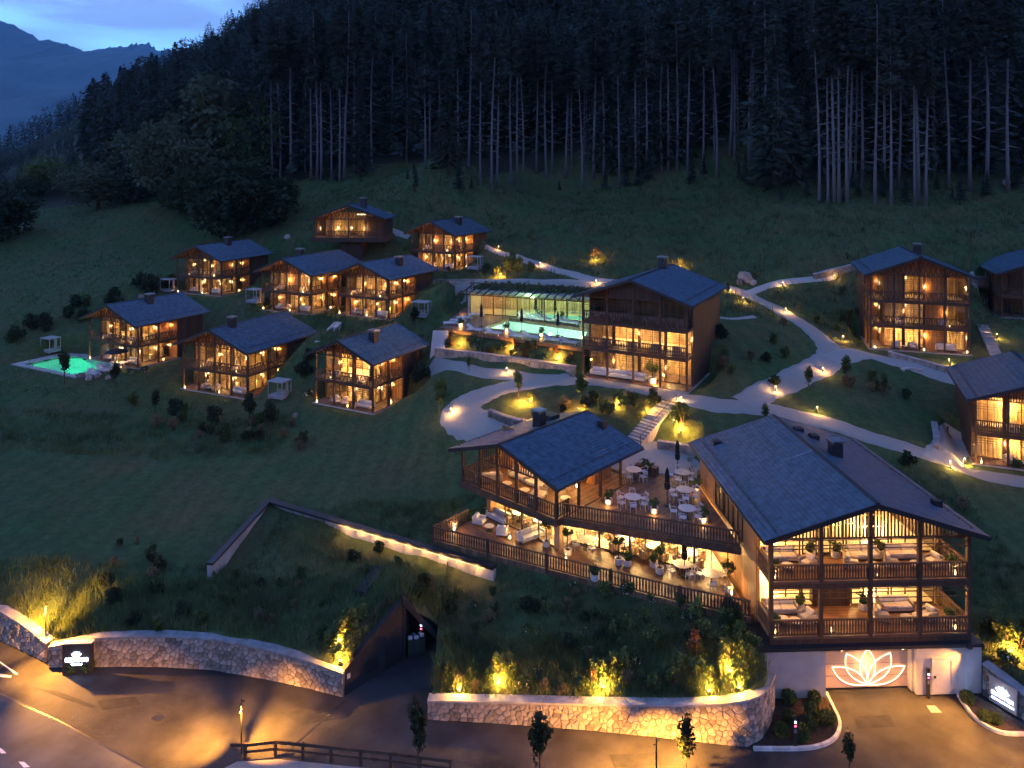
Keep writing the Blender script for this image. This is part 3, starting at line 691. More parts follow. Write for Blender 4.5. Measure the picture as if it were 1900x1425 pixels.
def chalet(key, label, style, group=None, lit=1.0, bays=4, side='R', bd=1.7, cut=.6, seed=1, chim=(.35, .35), single=False, pattern=None, spatter=0, nosconce=False, top_dark=False, planked=False, ufloor_lit=1.0, gfloor_lit=1.0, no_side=False):
    p, a, w, l, fh, rise = HP[key]; rs = random.Random(seed)
    root = empty('chalet', p, a, label, 'chalet', group)
    Ht = sum(fh); ez = Ht
    roof, zt = gable_roof(root, w, l, ez, rise, tile=(.36, .30) if l > 11.8 else (.45, .40))
    cxm = w*chim[0]; chimney(roof, cxm, l*chim[1], zt(cxm) + .2, .8, 1.05)
    # floor plates
    MB().box(-.15, w+.15, -.15, l, -.45, -.002).build('ground_slab', M['concrete'], root)
    MB().box(-.1, w+.1, -.1, l*cut, 0, .06).build('deck', M['deck'], root)
    zs = [0]
    for h in fh: zs.append(zs[-1] + h)
    for i in range(1, len(fh)):
        MB().box(.02, w-.02, .02, l-.05, zs[i]-.26, zs[i]).build('upper_floor', M['wood_beam'], root)
    xl, xr = (0.0, w-bd) if side == 'R' else (bd, w)
    if no_side: xl, xr = 0.0, w
    ys = l*cut if not no_side else bd
    # solid walls: far side, back and the closed rear of the near side
    MB().box(.0, .2, bd if side == 'R' or no_side else ys, l, .0, ez + .0).build('wall', M['wood_dark'], root) if side == 'R' or no_side else MB().box(w-.2, w, bd, l, 0, ez).build('wall', M['wood_dark'], root)
    if side == 'R' or no_side: MB().box(w-.2, w, ys, l, 0, ez).build('wall', M['wood_dark'], root)
    else: MB().box(0, .2, ys, l, 0, ez).build('wall', M['wood_dark'], root)
    wb = MB(); wb.add([(.2, l-.2, 0), (w-.2, l-.2, 0), (w-.2, l-.2, ez), (w/2, l-.2, ez+rise-.02), (.2, l-.2, ez),
                       (.2, l-.02, 0), (w-.2, l-.02, 0), (w-.2, l-.02, ez), (w/2, l-.02, ez+rise-.02), (.2, l-.02, ez)],
                      [(0, 1, 2, 3, 4), (9, 8, 7, 6, 5), (0, 5, 6, 1), (1, 6, 7, 2), (2, 7, 8, 3), (3, 8, 9, 4), (4, 9, 5, 0)]); wb.build('wall', M['wood_dark'], root)
    if not no_side:
        MB().box(xr+.01 if side == 'R' else .2, w-.2 if side == 'R' else xl-.01, ys, ys+.16, 0, ez).build('wall', M['wood_warm'], root)
    # gable wall above the facade
    gx0, gx1 = xl + .02, xr - .02
    g = MB(); pts = [(gx0, ez-.25), (gx1, ez-.25), (gx1, zt(gx1)-.03)] + ([(w/2, zt(w/2)-.03)] if gx0 < w/2 < gx1 else []) + [(gx0, zt(gx0)-.03)]
    m_ = len(pts); g.add([(x, bd, z) for x, z in pts] + [(x, bd+.14, z) for x, z in pts], [tuple(range(m_)), tuple(range(2*m_-1, m_-1, -1))] + [(i, m_+i, m_+(i+1) % m_, (i+1) % m_) for i in range(m_)])
    g.build('gable_wall', M['wood_dark'] if planked else M['wood_warm'], root)
    # rooms behind the facade
    for i in range(len(fh)):
        z0, z1 = zs[i] + (.06 if i == 0 else 0), zs[i+1] - (.26 if i < len(fh)-1 else .02)
        rd_ = min(3.4, l*cut - bd - .4)
        MB().box(xl+.2, xr-.2, bd+rd_, bd+rd_+.1, z0, z1).build('interior_wall', M['wood_int'], root)
        if i > 0: MB().box(xl+.2, xr-.2, bd+.1, bd+rd_, z0+.003, z0+.02).build('interior_floor', M['floor_int'], root)
        if i == len(fh)-1: MB().box(xl+.2, xr-.2, bd+.1, bd+rd_, z1-.04, z1-.005).build('interior_ceiling', M['ceil_int'], root)
        fl = (gfloor_lit if i == 0 else ufloor_lit) * lit
        if top_dark and i == len(fh)-1: fl = 0
        if fl > 0:
            for fx in ((.3, .72) if w > 8.5 else (.5,)):
                x = xl + (xr-xl)*fx
                MB().lathe([(.05, z1-.35), (.26, z1-.85), (.24, z1-.87), (.04, z1-.37)], 10, (x, bd+rd_*.55)).build('pendant_lamp', M['shade'], root)
                plight((x, bd+rd_*.55, z1-1.05), 55*fl*LV, SOFT, .16, root)
        # front facade bays
        pat = (pattern[i] if pattern else None)
        for b_ in range(bays):
            xa = xl + (xr-xl)*b_/bays; xb = xl + (xr-xl)*(b_+1)/bays
            kind = pat[b_ % len(pat)] if pat else rs.choice('cccgwg')
            MB().box(xb-.09, xb+.09 if b_ < bays-1 else xb-.001, bd-.06, bd+.1, z0, z1).build('facade_post', M['wood_beam'], root)
            if kind == 'w': MB().box(xa+.09, xb-.09, bd-.02, bd+.08, z0, z1).build('wall_panel', M['wood_warm'], root)
            else: window(root, (xa+.09, bd), (xb-.09, bd), z0+.02, z1-.02, {'c': 1.0, 'h': .5, 'g': .0}[kind], seed+b_+i*7)
            if not nosconce and (b_+i+seed) % 2 == 0 and not (top_dark and i == len(fh)-1):
                sconce(root, xb if b_ < bays-1 else xb-.1, bd-.07, z0+1.5, (11 if b_ % 2 else 7)*style)
        # side facade bays
        if not no_side:
            nb = 2; X = xr if side == 'R' else xl
            for b_ in range(nb):
                ya = bd + (ys-bd)*b_/nb; yb = bd + (ys-bd)*(b_+1)/nb
                kind = rs.choice('cghw')
                MB().box(X-.09, X+.06, yb-.09, yb+.09 if b_ < nb-1 else yb-.002, z0, z1).build('facade_post', M['wood_beam'], root)
                if kind == 'w': MB().box(X-.06, X+.03, ya+.1, yb-.09, z0, z1).build('wall_panel', M['wood_warm'], root)
                else: window(root, (X, ya+.1) if side == 'R' else (X, yb-.1), (X, yb-.09) if side == 'R' else (X, ya+.1), z0+.02, z1-.02, {'c': 1.0, 'h': .5, 'g': 0}[kind], seed+b_+3)
                if not nosconce: sconce(root, X + (.1 if side == 'R' else -.1), yb, z0+1.5, (9 if b_ else 6)*style, 1 if side == 'R' else -1, 0)
    # frame: posts, railings, rods
    nx = bays+1 if side != 'N' else bays
    xsn = [w*i/bays for i in range(bays+1)]
    for x in xsn:
        x_ = min(max(x, .1), w-.1)
        MB().box(x_-.09, x_+.09, .0, .18, .06, zt(x_)-.02).build('post', M['wood_beam'], root)
    sp = []
    if not no_side:
        X = w-.1 if side == 'R' else .1
        for q in (.5, 1.0):
            y = .1 + (ys-.1)*q; sp.append(y); MB().box(X-.09, X+.09, y-.09, y+.09, .06, ez-.02).build('post', M['wood_beam'], root)
    st = .17 if single else .24
    for i in range(1, len(fh)):
        for b_ in range(bays):
            xa, xb = max(xsn[b_], .1)+.1, min(xsn[b_+1], w-.1)-.1
            railing(root, (xa, .09), (xb, .09), zs[i], .98, single, st, style='zig')
        MB().box(.19, w-.19, .03, .16, zs[i]-.36, zs[i]-.262).build('edge_beam', M['wood_beam'], root)
        if not no_side:
            X = w-.1 if side == 'R' else .1; prev = .2
            for y in sp: railing(root, (X, prev), (X, y-.1), zs[i], .98, single, st, style='zig'); prev = y+.1
    rod = MB()
    for i in range(len(fh)):
        for dz in (.55, .38, .2):
            z = zs[i+1] - .3 - dz*1.2; rod.bar((.15, .06, z), (w-.15, .06, z), .035)
            if not no_side:
                X = w-.06 if side == 'R' else .06; rod.bar((X, .15, z), (X, ys, z), .035)
    rod.build('tension_rods', M['wood_rail'], root)
    for b_ in range(bays):
        xa, xb = max(xsn[b_], .1)+.1, min(xsn[b_+1], w-.1)-.1
        if planked and 0 < b_ < bays-1:
            MB().add([(xa, .06, ez-.1), (xb, .06, ez-.1), (xb, .06, zt(xb)-.02), (xa, .06, zt(xa)-.02), (xa, .14, ez-.1), (xb, .14, ez-.1), (xb, .14, zt(xb)-.02), (xa, .14, zt(xa)-.02)],
                     [(0, 1, 2, 3), (7, 6, 5, 4), (0, 4, 5, 1), (1, 5, 6, 2), (2, 6, 7, 3), (3, 7, 4, 0)]).build('gable_boards', M['wood_dark'], root)
        else: gable_infill(root, w, .09, ez-.12, zt, xa, xb, single, step=.26 if not single else .2)
    return root

CH = 'timber chalets across the slope'
chalet('pool', 'timber chalet beside the glowing green pool', .9, CH, .8, seed=3, chim=(.62, .45), pattern=('gggc', 'hcgc'), gfloor_lit=.7)
chalet('middle', 'large two-storey chalet between the pool chalet and the brightly lit small one', 1.0, CH, .9, seed=2, chim=(.55, .2), pattern=('gchc', 'chcc'))
chalet('bright', 'small chalet with the brightest windows, nearest the lower lawn', 1.0, CH, 2.0, bays=3, seed=5, chim=(.7, .35), pattern=('ghc', 'ghg'), ufloor_lit=1.6)
chalet('upper', 'dim chalet on its own at the edge of the mown meadow', .45, CH, .35, seed=7, chim=(.6, .5), pattern=('ccgg', 'gggc'), nosconce=False)
chalet('twin_a', 'warmly lit chalet whose roof touches its twin to the right', 1.3, CH, .6, seed=4, chim=(.4, .35), pattern=('gwcc', 'gcwg'))
chalet('twin_b', 'warmly lit chalet, right-hand one of the touching pair', 1.3, CH, .6, seed=6, chim=(.75, .5), pattern=('wcgc', 'gchc'))
chalet('hill', 'chalet highest on the right of the slope, below the forest', 1.2, CH, .6, seed=8, chim=(.72, .5), pattern=('wccg', 'chwc'))
chalet('right', 'three-storey chalet standing alone right of the path junction', .7, CH, .8, side='L', bd=1.6, cut=.45, seed=9, chim=(.6, .6), pattern=('gcwc', 'cgwg', 'wgwg'), gfloor_lit=2.6, ufloor_lit=.45, single=False)
chalet('edge', 'chalet cut by the right border with large glowing windows', 1.0, CH, 2.4, side='L', bd=1.5, cut=.35, seed=10, chim=(.6, .5), pattern=('cccc', 'gcgc'), single=True, no_side=True)
chalet('far', 'dark chalet roof peeking in at the right border, above the stairs', .0, CH, .0, side='L', bd=1.5, cut=.4, seed=12, chim=(.6, .5), nosconce=True)
spa = chalet('spa', 'three-storey spa house with dark open top floor beside the pool terrace', 1.0, None, 1.3, bays=4, bd=1.9, cut=.45, seed=14, chim=(.5, .75), no_side=True,
             pattern=('gcgg', 'gggg', 'gggg'), top_dark=True, planked=True, single=True, ufloor_lit=1.6, gfloor_lit=1.2)
spa['category'] = 'building'; spa.name = 'spa_house'

# the cantilevered pavilion high on the slope
HP['pavilion'] = (unz(582, 440, 120.0), R(-2), 11.2, 7.5, (3.1,), 2.0)
p, a, w, l, fh, rise = HP['pavilion']
pv = empty('hill_pavilion', p, a, 'pavilion cantilevered on a single broad pedestal, highest building', 'pavilion')
rf, zt = gable_roof(pv, w, l, 2.95, rise, oe=.5, of=.7); chimney(rf, w*.66, l*.35, zt(w*.66)+.2, .85, 1.5)
MB().box(-.3, w+.3, -.3, l, -.75, 0).build('platform', M['wood_beam'], pv)
MB().box(w*.36, w*.66, 1.2, l, -6.5, -.752).build('pedestal', M['wood_dark'], pv)
MB().box(w-.2, w, 1.8, l, 0, 2.95).build('wall', M['wood_dark'], pv); MB().box(0, .2, 1.8, l, 0, 2.95).build('wall', M['wood_dark'], pv)
MB().box(.2, w-.2, l-.3, l-.1, 0, 3.6).build('wall', M['wood_int'], pv)
MB().box(w*.72, w-.2, 1.8, 1.95, 0, 3.2).build('wall_panel', M['wood_dark'], pv)
for i in range(3): window(pv, (.2+i*w*.23, 1.8), (.2+(i+1)*w*.23-.1, 1.8), .05, 2.9, 1.0 if i == 1 else .5, i)
for i in range(5):
    x = .1 + (w-.2)*i/4; MB().box(x-.09, x+.09, 0, .18, 0, zt(min(max(x, .1), w-.1))-.03).build('post', M['wood_beam'], pv)
    if i < 4:
        railing(pv, (x+.1, .09), (x+(w-.2)/4-.1, .09), 0, .95, False, .24, style='zig'); gable_infill(pv, w, .09, 2.8, zt, x+.1, x+(w-.2)/4-.1, step=.26)
for x, q in ((.6, 9), (w*.3, 14), (w*.5, 10), (w*.7, 9)): sconce(pv, x, 1.72, 1.3, q)
MB().box(w*.6, w*.74, 1.0, 1.1, 3.5, 3.62).build('ceiling_lamp', M['bulb'], pv); plight((w*.67, .8, 3.3), 30, WARM, .1, pv)
plight((w*.4, 4.0, 2.2), 180, SOFT, .2, pv)

# ------------------------------------------------------------------ stone walls
def voronoi_cells(Lx, hfun, size, seed):
    rs = random.Random(seed); pts = []
    nx = max(1, int(Lx/size)); hm = max(hfun(Lx*i/20) for i in range(21)); ny = max(1, int(hm/(size*.72)))
    for j in range(ny):
        for i in range(nx):
            pts.append(((i + .5 + (j % 2)*.4 + rs.uniform(-.55, .55))*Lx/nx, (j + .5 + rs.uniform(-.48, .48))*hm/ny))
    cells = []
    P = np.array(pts)
    for i, (x, y) in enumerate(pts):
        hx = hfun(min(max(x, 0), Lx)) - .02
        poly = [(max(0, x-size*1.1), 0.0), (min(Lx, x+size*1.1), 0.0), (min(Lx, x+size*1.1), hx), (max(0, x-size*1.1), hx)]
        d = ((P - P[i])**2).sum(1); nb = np.argsort(d)[1:15]
        for j in nb:
            mx_, my_ = (P[i]+P[j])/2; nx_, ny_ = P[j]-P[i]; out = []
            for k in range(len(poly)):
                a, b = poly[k], poly[(k+1) % len(poly)]
                da = (a[0]-mx_)*nx_ + (a[1]-my_)*ny_; db = (b[0]-mx_)*nx_ + (b[1]-my_)*ny_
                if da <= 0: out.append(a)
                if da*db < 0: t_ = da/(da-db); out.append((a[0]+(b[0]-a[0])*t_, a[1]+(b[1]-a[1])*t_))
            poly = out
            if len(poly) < 3: break
        if len(poly) < 3: continue
        c = (sum(p[0] for p in poly)/len(poly), sum(p[1] for p in poly)/len(poly))
        ar = abs(sum(poly[k][0]*poly[(k+1) % len(poly)][1]-poly[(k+1) % len(poly)][0]*poly[k][1] for k in range(len(poly))))/2
        if ar < size*size*.06: continue
        cells.append((c, poly))
    return cells

def stone_wall(name, line, label, base=0.0, thick=.5, size=.42, seed=1, single=True, cap=.62, group=None, bases=None):
    "line: (x, y, top z) along the visible face, left to right as seen from the front"
    pts = [Vector(p) for p in line]; root = empty(name, (pts[0].x, pts[0].y, 0), 0, label, 'wall', group); o = Vector((pts[0].x, pts[0].y, 0))
    s = [0.0]
    for a, b in zip(pts, pts[1:]): s.append(s[-1] + math.hypot(b.x-a.x, b.y-a.y))
    Lx = s[-1]; S = np.array(s); PX = np.array([p.x for p in pts]); PY = np.array([p.y for p in pts]); PZ = np.array([p.z for p in pts])
    PB = np.array(bases if bases else [base]*len(pts), float)
    def pos(u): return np.interp(u, S, PX), np.interp(u, S, PY)
    def nrm(u):
        x0, y0 = pos(max(0, u-.25)); x1, y1 = pos(min(Lx, u+.25)); dx, dy = x1-x0, y1-y0; q = math.hypot(dx, dy); return dy/q, -dx/q
    k = max(2, int(Lx/.5)); core = MB(); coping = MB(); vs = []; cv = []
    for i in range(k+1):
        u = Lx*i/k; x, y = pos(u); nx_, ny_ = nrm(u); b0 = np.interp(u, S, PB) - .3; tz = np.interp(u, S, PZ) - .10
        x -= o.x; y -= o.y
        vs += [(x-nx_*.06, y-ny_*.06, b0), (x-nx_*.06, y-ny_*.06, tz), (x-nx_*thick, y-ny_*thick, tz), (x-nx_*thick, y-ny_*thick, b0)]
        e = (cap-thick)/2
        cv += [(x+nx_*e, y+ny_*e, tz+.004), (x+nx_*e, y+ny_*e, tz+.11), (x-nx_*(thick+e), y-ny_*(thick+e), tz+.11), (x-nx_*(thick+e), y-ny_*(thick+e), tz+.004)]
    fs = []
    for i in range(k):
        for j in range(4): fs.append((i*4+j, i*4+(j+1) % 4, (i+1)*4+(j+1) % 4, (i+1)*4+j))
    fs += [(0, 3, 2, 1), (k*4, k*4+1, k*4+2, k*4+3)]
    core.add(vs, [f[::-1] for f in fs]).build('wall_core', M['mortar'], root)
    coping.add(cv, [f[::-1] for f in fs]).build('coping', M['coping'], root)
    cells = voronoi_cells(Lx, lambda u: float(np.interp(u, S, PZ) - np.interp(u, S, PB) - .1), size, seed)
    alls = MB(); rs = random.Random(seed)
    def area(P__): return abs(sum(P__[k][0]*P__[(k+1) % len(P__)][1]-P__[(k+1) % len(P__)][0]*P__[k][1] for k in range(len(P__))))
    cells.sort(key=lambda q: -area(q[1])); single_ = single
    for ci, (c, poly) in enumerate(cells):
        single = single_ and ci < 300
        x0, y0 = pos(c[0]); nx_, ny_ = nrm(c[0]); tx, ty = -ny_, nx_; zb = float(np.interp(c[0], S, PB))
        b = MB() if single else alls; m_ = len(poly); pr = rs.uniform(.02, .07)
        def P(sc, dep): return [((p[0]-c[0])*sc, dep, (p[1]-c[1])*sc) for p in poly]
        ring = P(.91, -.06) + P(.91, pr*.5) + P(.70, pr)
        fcs = [tuple(range(2*m_, 3*m_))] + [(q*m_+i, q*m_+(i+1) % m_, (q+1)*m_+(i+1) % m_, (q+1)*m_+i) for q in (0, 1) for i in range(m_)]
        if single:
            a = math.atan2(ty, tx)
            b.add([(x, -y, z) for x, y, z in ring], fcs).build('stone', M['stone'], root, (x0-o.x, y0-o.y, zb+c[1]), a)
        else:
            b.add([(x0-o.x + tx*x + nx_*y, y0-o.y + ty*x + ny_*y, zb+c[1]+z) for x, y, z in ring], fcs)
    if alls.v: tag(alls.build('stones', M['stone'], root), kind='stuff')
    return root

stone_wall('stone_wall', WALL_FAR, 'rubble stone wall at the lower left, under the tall lamp', size=.35, seed=1)
stone_wall('stone_wall', WALL_SIGN, 'long curved stone wall between the illuminated sign and the tunnel', size=.35, seed=2)
stone_wall('stone_wall', WALL_FRONT, 'curved stone retaining wall in front of the planted mound', size=.35, seed=3)
stone_wall('stone_wall', [(27.75, 44.5, 1.9), (28.3, 43.5, 1.7), (28.85, 42.45, 1.45), (29.6, 41.1, 1.2), (31.5, 38, .9)], 'short stone wall right of the garage with a lit sign', size=.40, seed=4)
def gwall(name, pxs, h, label, size=.5, seed=5, back=0.0):
    L_ = []; B_ = []
    for px, py in pxs:
        q = at(px, py); L_.append((q[0], q[1], q[2]+h)); B_.append(q[2]-.1)
    return stone_wall(name, L_, label, 0, .45, size, seed, single=False, cap=.55, bases=B_)
zp = 9.2
PW = [un(806, 661, 9.6), un(900, 672, 9.7), un(985, 684, 9.75), un(1066, 697, 9.75)]
stone_wall('stone_wall', [(x, y, z+.95) for x, y, z in PW], 'low stone wall at the foot of the planted pool bank', size=.55, seed=6, single=False, bases=[z-.1 for x, y, z in PW], thick=.4, cap=.5)
gwall('stone_wall', [(806, 528), (840, 529), (880, 528)], .75, 'small stone wall behind the pool pergola, below the upper path', seed=7)
gwall('stone_wall', [(905, 776), (930, 786), (965, 796)], .8, 'low stone wall curving behind the lounge house chimney', seed=8)
gwall('stone_wall', [(1219, 836), (1255, 841), (1292, 846)], .8, 'low stone wall right of the lower garden stairs', seed=9)
gwall('stone_wall', [(1512, 520), (1550, 510), (1592, 500)], .9, 'stone wall left of the three-storey chalet roof', seed=10)
gwall('stone_wall', [(1806, 528), (1850, 532)], 1.2, 'stone wall behind the three-storey chalet, right side', seed=11)
gwall('stone_wall', [(1648, 662), (1700, 676), (1782, 698)], .6, 'long low wall between path and three-storey chalet', seed=12)
gwall('stone_wall', [(1744, 838), (1742, 815), (1738, 793)], .55, 'pale low wall beside the entrance of the right-hand chalet', seed=13)

# ------------------------------------------------------------------ paths
PATHS = []
def catmull(P, per=8):
    P = [Vector(p) for p in P]; Q = [P[0]*2-P[1]] + P + [P[-1]*2-P[-2]]; out = []
    for i in range(1, len(Q)-2):
        for k in range(per):
            t_ = k/per; a, b, c, d = Q[i-1:i+3]
            out.append(.5*((2*b) + (c-a)*t_ + (2*a-5*b+4*c-d)*t_*t_ + (-a+3*b-3*c+d)*t_**3))
    return out + [P[-1]]
def path(pxs, hw, lift=.10, name='gravel_path'):
    P = []
    for q in pxs:
        g = at(q[0], q[1]) if len(q) == 2 else q
        if g: P.append((g[0], g[1], 0))
    C = catmull(P, 10); ws = hw if isinstance(hw, (list, tuple)) else [hw]*len(P)
    u = np.linspace(0, len(ws)-1, len(C)); W_ = np.interp(u, range(len(ws)), ws)
    rows = []
    for i, c in enumerate(C):
        d = (C[min(i+1, len(C)-1)] - C[max(i-1, 0)]).normalized(); nn = Vector((-d.y, d.x, 0))
        rows.append([c + nn*W_[i]*e*(1+.05*math.sin(i*1.7)) for e in np.linspace(-1, 1, 9)])
        PATHS.append((c.x, c.y, W_[i]))
    V_ = np.array([[p.x, p.y, 0] for r in rows for p in r]); V_[:, 2] = hts(V_[:, 0], V_[:, 1]) + lift
    Vg = V_.reshape(len(C), 9, 3); Vg[:, 0, 2] -= .22; Vg[:, -1, 2] -= .22
    o = link(name, np_mesh(name, Vg.reshape(-1, 3), grid_faces(len(C), 9), M['gravel'], True)); tag(o, kind='structure')
path([(1960, 912), (1900, 893), (1760, 860), (1650, 822), (1550, 790), (1470, 772), (1390, 755), (1300, 744), (1200, 724), (1100, 708), (1030, 706), (950, 696), (870, 685), (800, 675)], [1.35]*9 + [1.5, 1.35, 1.15, 1.1, 1.1])
path([(1380, 748), (1440, 718), (1500, 690), (1545, 662), (1520, 625), (1470, 590), (1420, 563), (1380, 545), (1340, 531)], [1.5, 1.5, 1.6, 1.9, 1.5, 1.3, 1.2, 1.2, 1.2], .115)
path([(1540, 668), (1600, 656), (1660, 672), (1720, 690), (1785, 708)], [1.6, 1.5, 1.3, 1.1, 1.0], .125)
path([(1060, 703), (1000, 712), (930, 722), (875, 742), (850, 760), (875, 780), (930, 792), (1000, 800)], [1.2, 1.3, 1.5, 1.8, 2.0, 1.9, 1.7, 1.7], .12)
path([(900, 459), (950, 475), (1000, 491), (1060, 508), (1130, 524), (1200, 528)], [.8, 1.0, 1.1, 1.1, 1.2, 1.2])
path([(800, 524), (860, 525), (940, 528), (1020, 529), (1130, 528)], [.9, .9, .9, .9, 1.0], .13)
path([(1385, 546), (1440, 527), (1500, 519), (1545, 513)], [.8, .7, .6, .6], .125)
path([(720, 428), (742, 434), (760, 440)], [1.0, 1.0, 1.0])
path([(1738, 858), (1765, 832), (1775, 800)], [1.6, 1.5, 1.2], .11)
path([(1800, 524), (1850, 527), (1900, 530)], [.9, .9, .9])
path([(1322, 588), (1360, 592), (1400, 588)], [.35, .35, .35])
pl = MB(); pl.prism([(9.2, 60.05), (14.15, 60.05), (15.5, 61.0), (15.3, 66.8), (11.0, 67.4), (8.0, 66.0), (3.0, 68.5), (1, 67.6), (6.0, 63.0)], 6.5, 6.84)
tag(pl.build('gravel_path', M['gravel']), kind='structure')
PATHS += [(11, 62, 3.4), (12, 65, 3.2), (6, 65.5, 2.5)]

def stairs(lo, hi, width, nst, label, mtl='concrete'):
    a = Vector(lo); b = Vector(hi); d = Vector((b.x-a.x, b.y-a.y, 0)); run = d.length/nst; rz = math.atan2(d.y, d.x) - math.pi/2; h = (b.z-a.z)/nst
    root = empty('garden_stairs', a, rz, label, 'stairs')
    me = MB().box(-width/2, width/2, 0, run*1.03, -1.2, 0).mesh('step', M[mtl])
    for i in range(nst): link('step', me, root, (random.uniform(-.02, .02), run*i, h*(i+1)))
    me2 = MB().bar((width/2+.06, 0, .9), (width/2+.06, d.length, .9+b.z-a.z), .04).bar((width/2+.06, 0.05, -.2), (width/2+.06, 0.05, .9), .04).bar((width/2+.06, d.length, b.z-a.z-.2), (width/2+.06, d.length, .9+b.z-a.z), .04)
    me2.build('handrail', M['metal_dark'], root)
    return root
lo = (10.6, 66.6, 6.84); hi_ = at(1240, 748)
stairs(lo, (hi_[0], hi_[1], hi_[2]+.12), 1.7, 15, 'lit garden stairs climbing between the lounge house and the upper path')
lo, hi_ = at(592, 634), at(628, 597); stairs(lo, hi_, 1.1, 10, 'small pale stairs between the lower and the touching chalets', 'kerb')
lo, hi_ = at(1852, 668), at(1822, 602); stairs(lo, hi_, 1.2, 12, 'pale stairs right of the three-storey chalet')

# ------------------------------------------------------------------ garage house (right front)
GB = (15.15, 44.3, 3.5); GA = R(2.2); GW, GL = 12.1, 14.4
g = empty('lounge_house', GB, GA, 'large house over the white garage, with two balconies of sofas', 'building')
def gl(x, y, z=0.0): return (GB[0] + x*math.cos(GA) - y*math.sin(GA), GB[1] + x*math.sin(GA) + y*math.cos(GA), GB[2] + z)
roof, zt = gable_roof(g, GW, GL, 6.05, 1.85, oe=.6, of=.75, ob=.7, tile=(.30, .26))
chimney(roof, 7.7, 8.0, zt(7.7)+.15, .75, .95); chimney(roof, 7.6, 11.2, zt(7.6)+.15, .62, .35, False); chimney(roof, 6.9, 12.3, zt(6.9)+.15, .62, .3, False)
chimney(roof, 1.0, 13.4, zt(1.0)+.15, .62, .3, False); chimney(roof, 11.6, 2.6, zt(11.6)+.15, .5, .45, False)
sb = MB().bar((.0-.5, 7.6, zt(0)-.55+.42), (GW/2, 7.6, zt(GW/2)+.26), .05, .05).build('snow_guard', M['metal_cap'], roof)
BD = 3.15
for z, nm in ((0, 'lower_deck'), (3.25, 'upper_deck')):
    MB().box(0.02, GW-.02, .0, BD, z-.12, z).build(nm, M['deck_y'], g)
    MB().box(.0, GW, .02, .2, z-.42, z-.125).build('edge_beam', M['wood_beam'], g)
    for x in (1.5, 4.5, 7.6, 10.6): MB().box(x-.07, x+.07, .2, BD, z-.3, z-.125).build('joist', M['wood_beam'], g)
    MB().box(.0, GW, BD, GL-.1, z-.3, z-.001).build('floor_plate', M['floor_int'], g)
    railing(g, (.1, .1), (.1, 2.2), z, .95, True, .17); railing(g, (GW-.1, .1), (GW-.1, BD), z, .95, True, .17)
    for i in range(4): railing(g, (.1+i*(GW-.2)/4+.1, .1), (.1+(i+1)*(GW-.2)/4-.1, .1), z, .95, True, .17)
for i in range(5):
    x = .1 + (GW-.2)*i/4; MB().box(x-.11, x+.11, 0, .22, -.4, zt(min(max(x, .12), GW-.12))-.03).build('post', M['wood_beam'], g)
    if i < 4: gable_infill(g, GW, .1, 5.75, zt, x+.11, x+(GW-.2)/4-.11, True, step=.2)
rod = MB()
for z in (2.55, 2.75, 2.2, 5.65, 5.35, 5.15): rod.bar((.2, .07, z), (GW-.2, .07, z), .045)
rod.build('tension_rods', M['wood_rail'], g)
for x, y in ((GW-.12, BD-.2),):
    MB().box(x-.1, x+.1, y-.1, y+.1, 0, 5.6).build('post', M['wood_beam'], g)
MB().box(0, .25, 2.3, GL-.1, -.6, 6.02).build('wall', M['wood_warm'], g)
MB().box(GW-.25, GW, BD, GL-.1, -.6, 6.02).build('wall', M['wood_dark'], g)
MB().add([(.25, GL-.3, 0), (GW-.25, GL-.3, 0), (GW-.25, GL-.3, 6), (GW/2, GL-.3, 7.85), (.25, GL-.3, 6), (.25, GL-.1, 0), (GW-.25, GL-.1, 0), (GW-.25, GL-.1, 6), (GW/2, GL-.1, 7.85), (.25, GL-.1, 6)],
         [(0, 1, 2, 3, 4), (9, 8, 7, 6, 5), (0, 5, 6, 1), (1, 6, 7, 2), (2, 7, 8, 3), (3, 8, 9, 4), (4, 9, 5, 0)]).build('wall', M['wood_dark'], g)
for z0, z1 in ((0, 2.95), (3.25, 6.0)):
    MB().box(.25, GW-.25, 9.0, 9.15, z0, z1).build('interior_wall', M['wood_int'], g)
    xs_ = [.3, 3.2, 6.0, 8.9, GW-.3]
    for i in range(4):
        if z0 == 0 and i == 1: MB().box(4.0, 6.3, BD-.1, BD+.6, z0+.002, z1-.132).build('wall_panel', M['wood_dark'], g); window(g, (3.2, BD), (3.98, BD), z0+.02, z1-.14, 0, i, 0); continue
        xa = 6.32 if (z0 == 0 and i == 2) else xs_[i]
        window(g, (xa+.06, BD), (xs_[i+1]-.06, BD), z0+.02, z1-(.14 if z0 == 0 else .03), 0, i, 2)
    for x, y in ((2.6, 6.6), (9.4, 6.6)):
        MB().lathe([(.15, z1-.45), (.62, z1-.75), (.55, z1-1.0), (.2, z1-1.15), (.02, z1-1.2)], 14, (x, y)).build('chandelier', M['shade_bright'], g)
        plight((x, y, z1-1.45), 330*LV, SOFT, .3, g)
    for x in (1.6, 6.0, 10.4):
        MB().lathe([(.07, z1-.15), (.07, z1-.11)], 8, (x, 2.4)).build('ceiling_lamp', M['bulb'], g); plight((x, 2.0, z1-.35), 34*LV, WARM, .1, g)
for i, (ya, yb) in enumerate(((4.6, 6.4), (6.5, 8.4), (8.5, 10.3))):
    window(g, (-.03, yb), (-.03, ya), 3.4, 5.6, 1.0, i)
    MB().box(.26, .3, ya, yb, 3.4, 5.6).build('wall_panel', M['wood_int'], g)
plight((-.35, 6.5, 5.2), 26, WARM, .08, g)
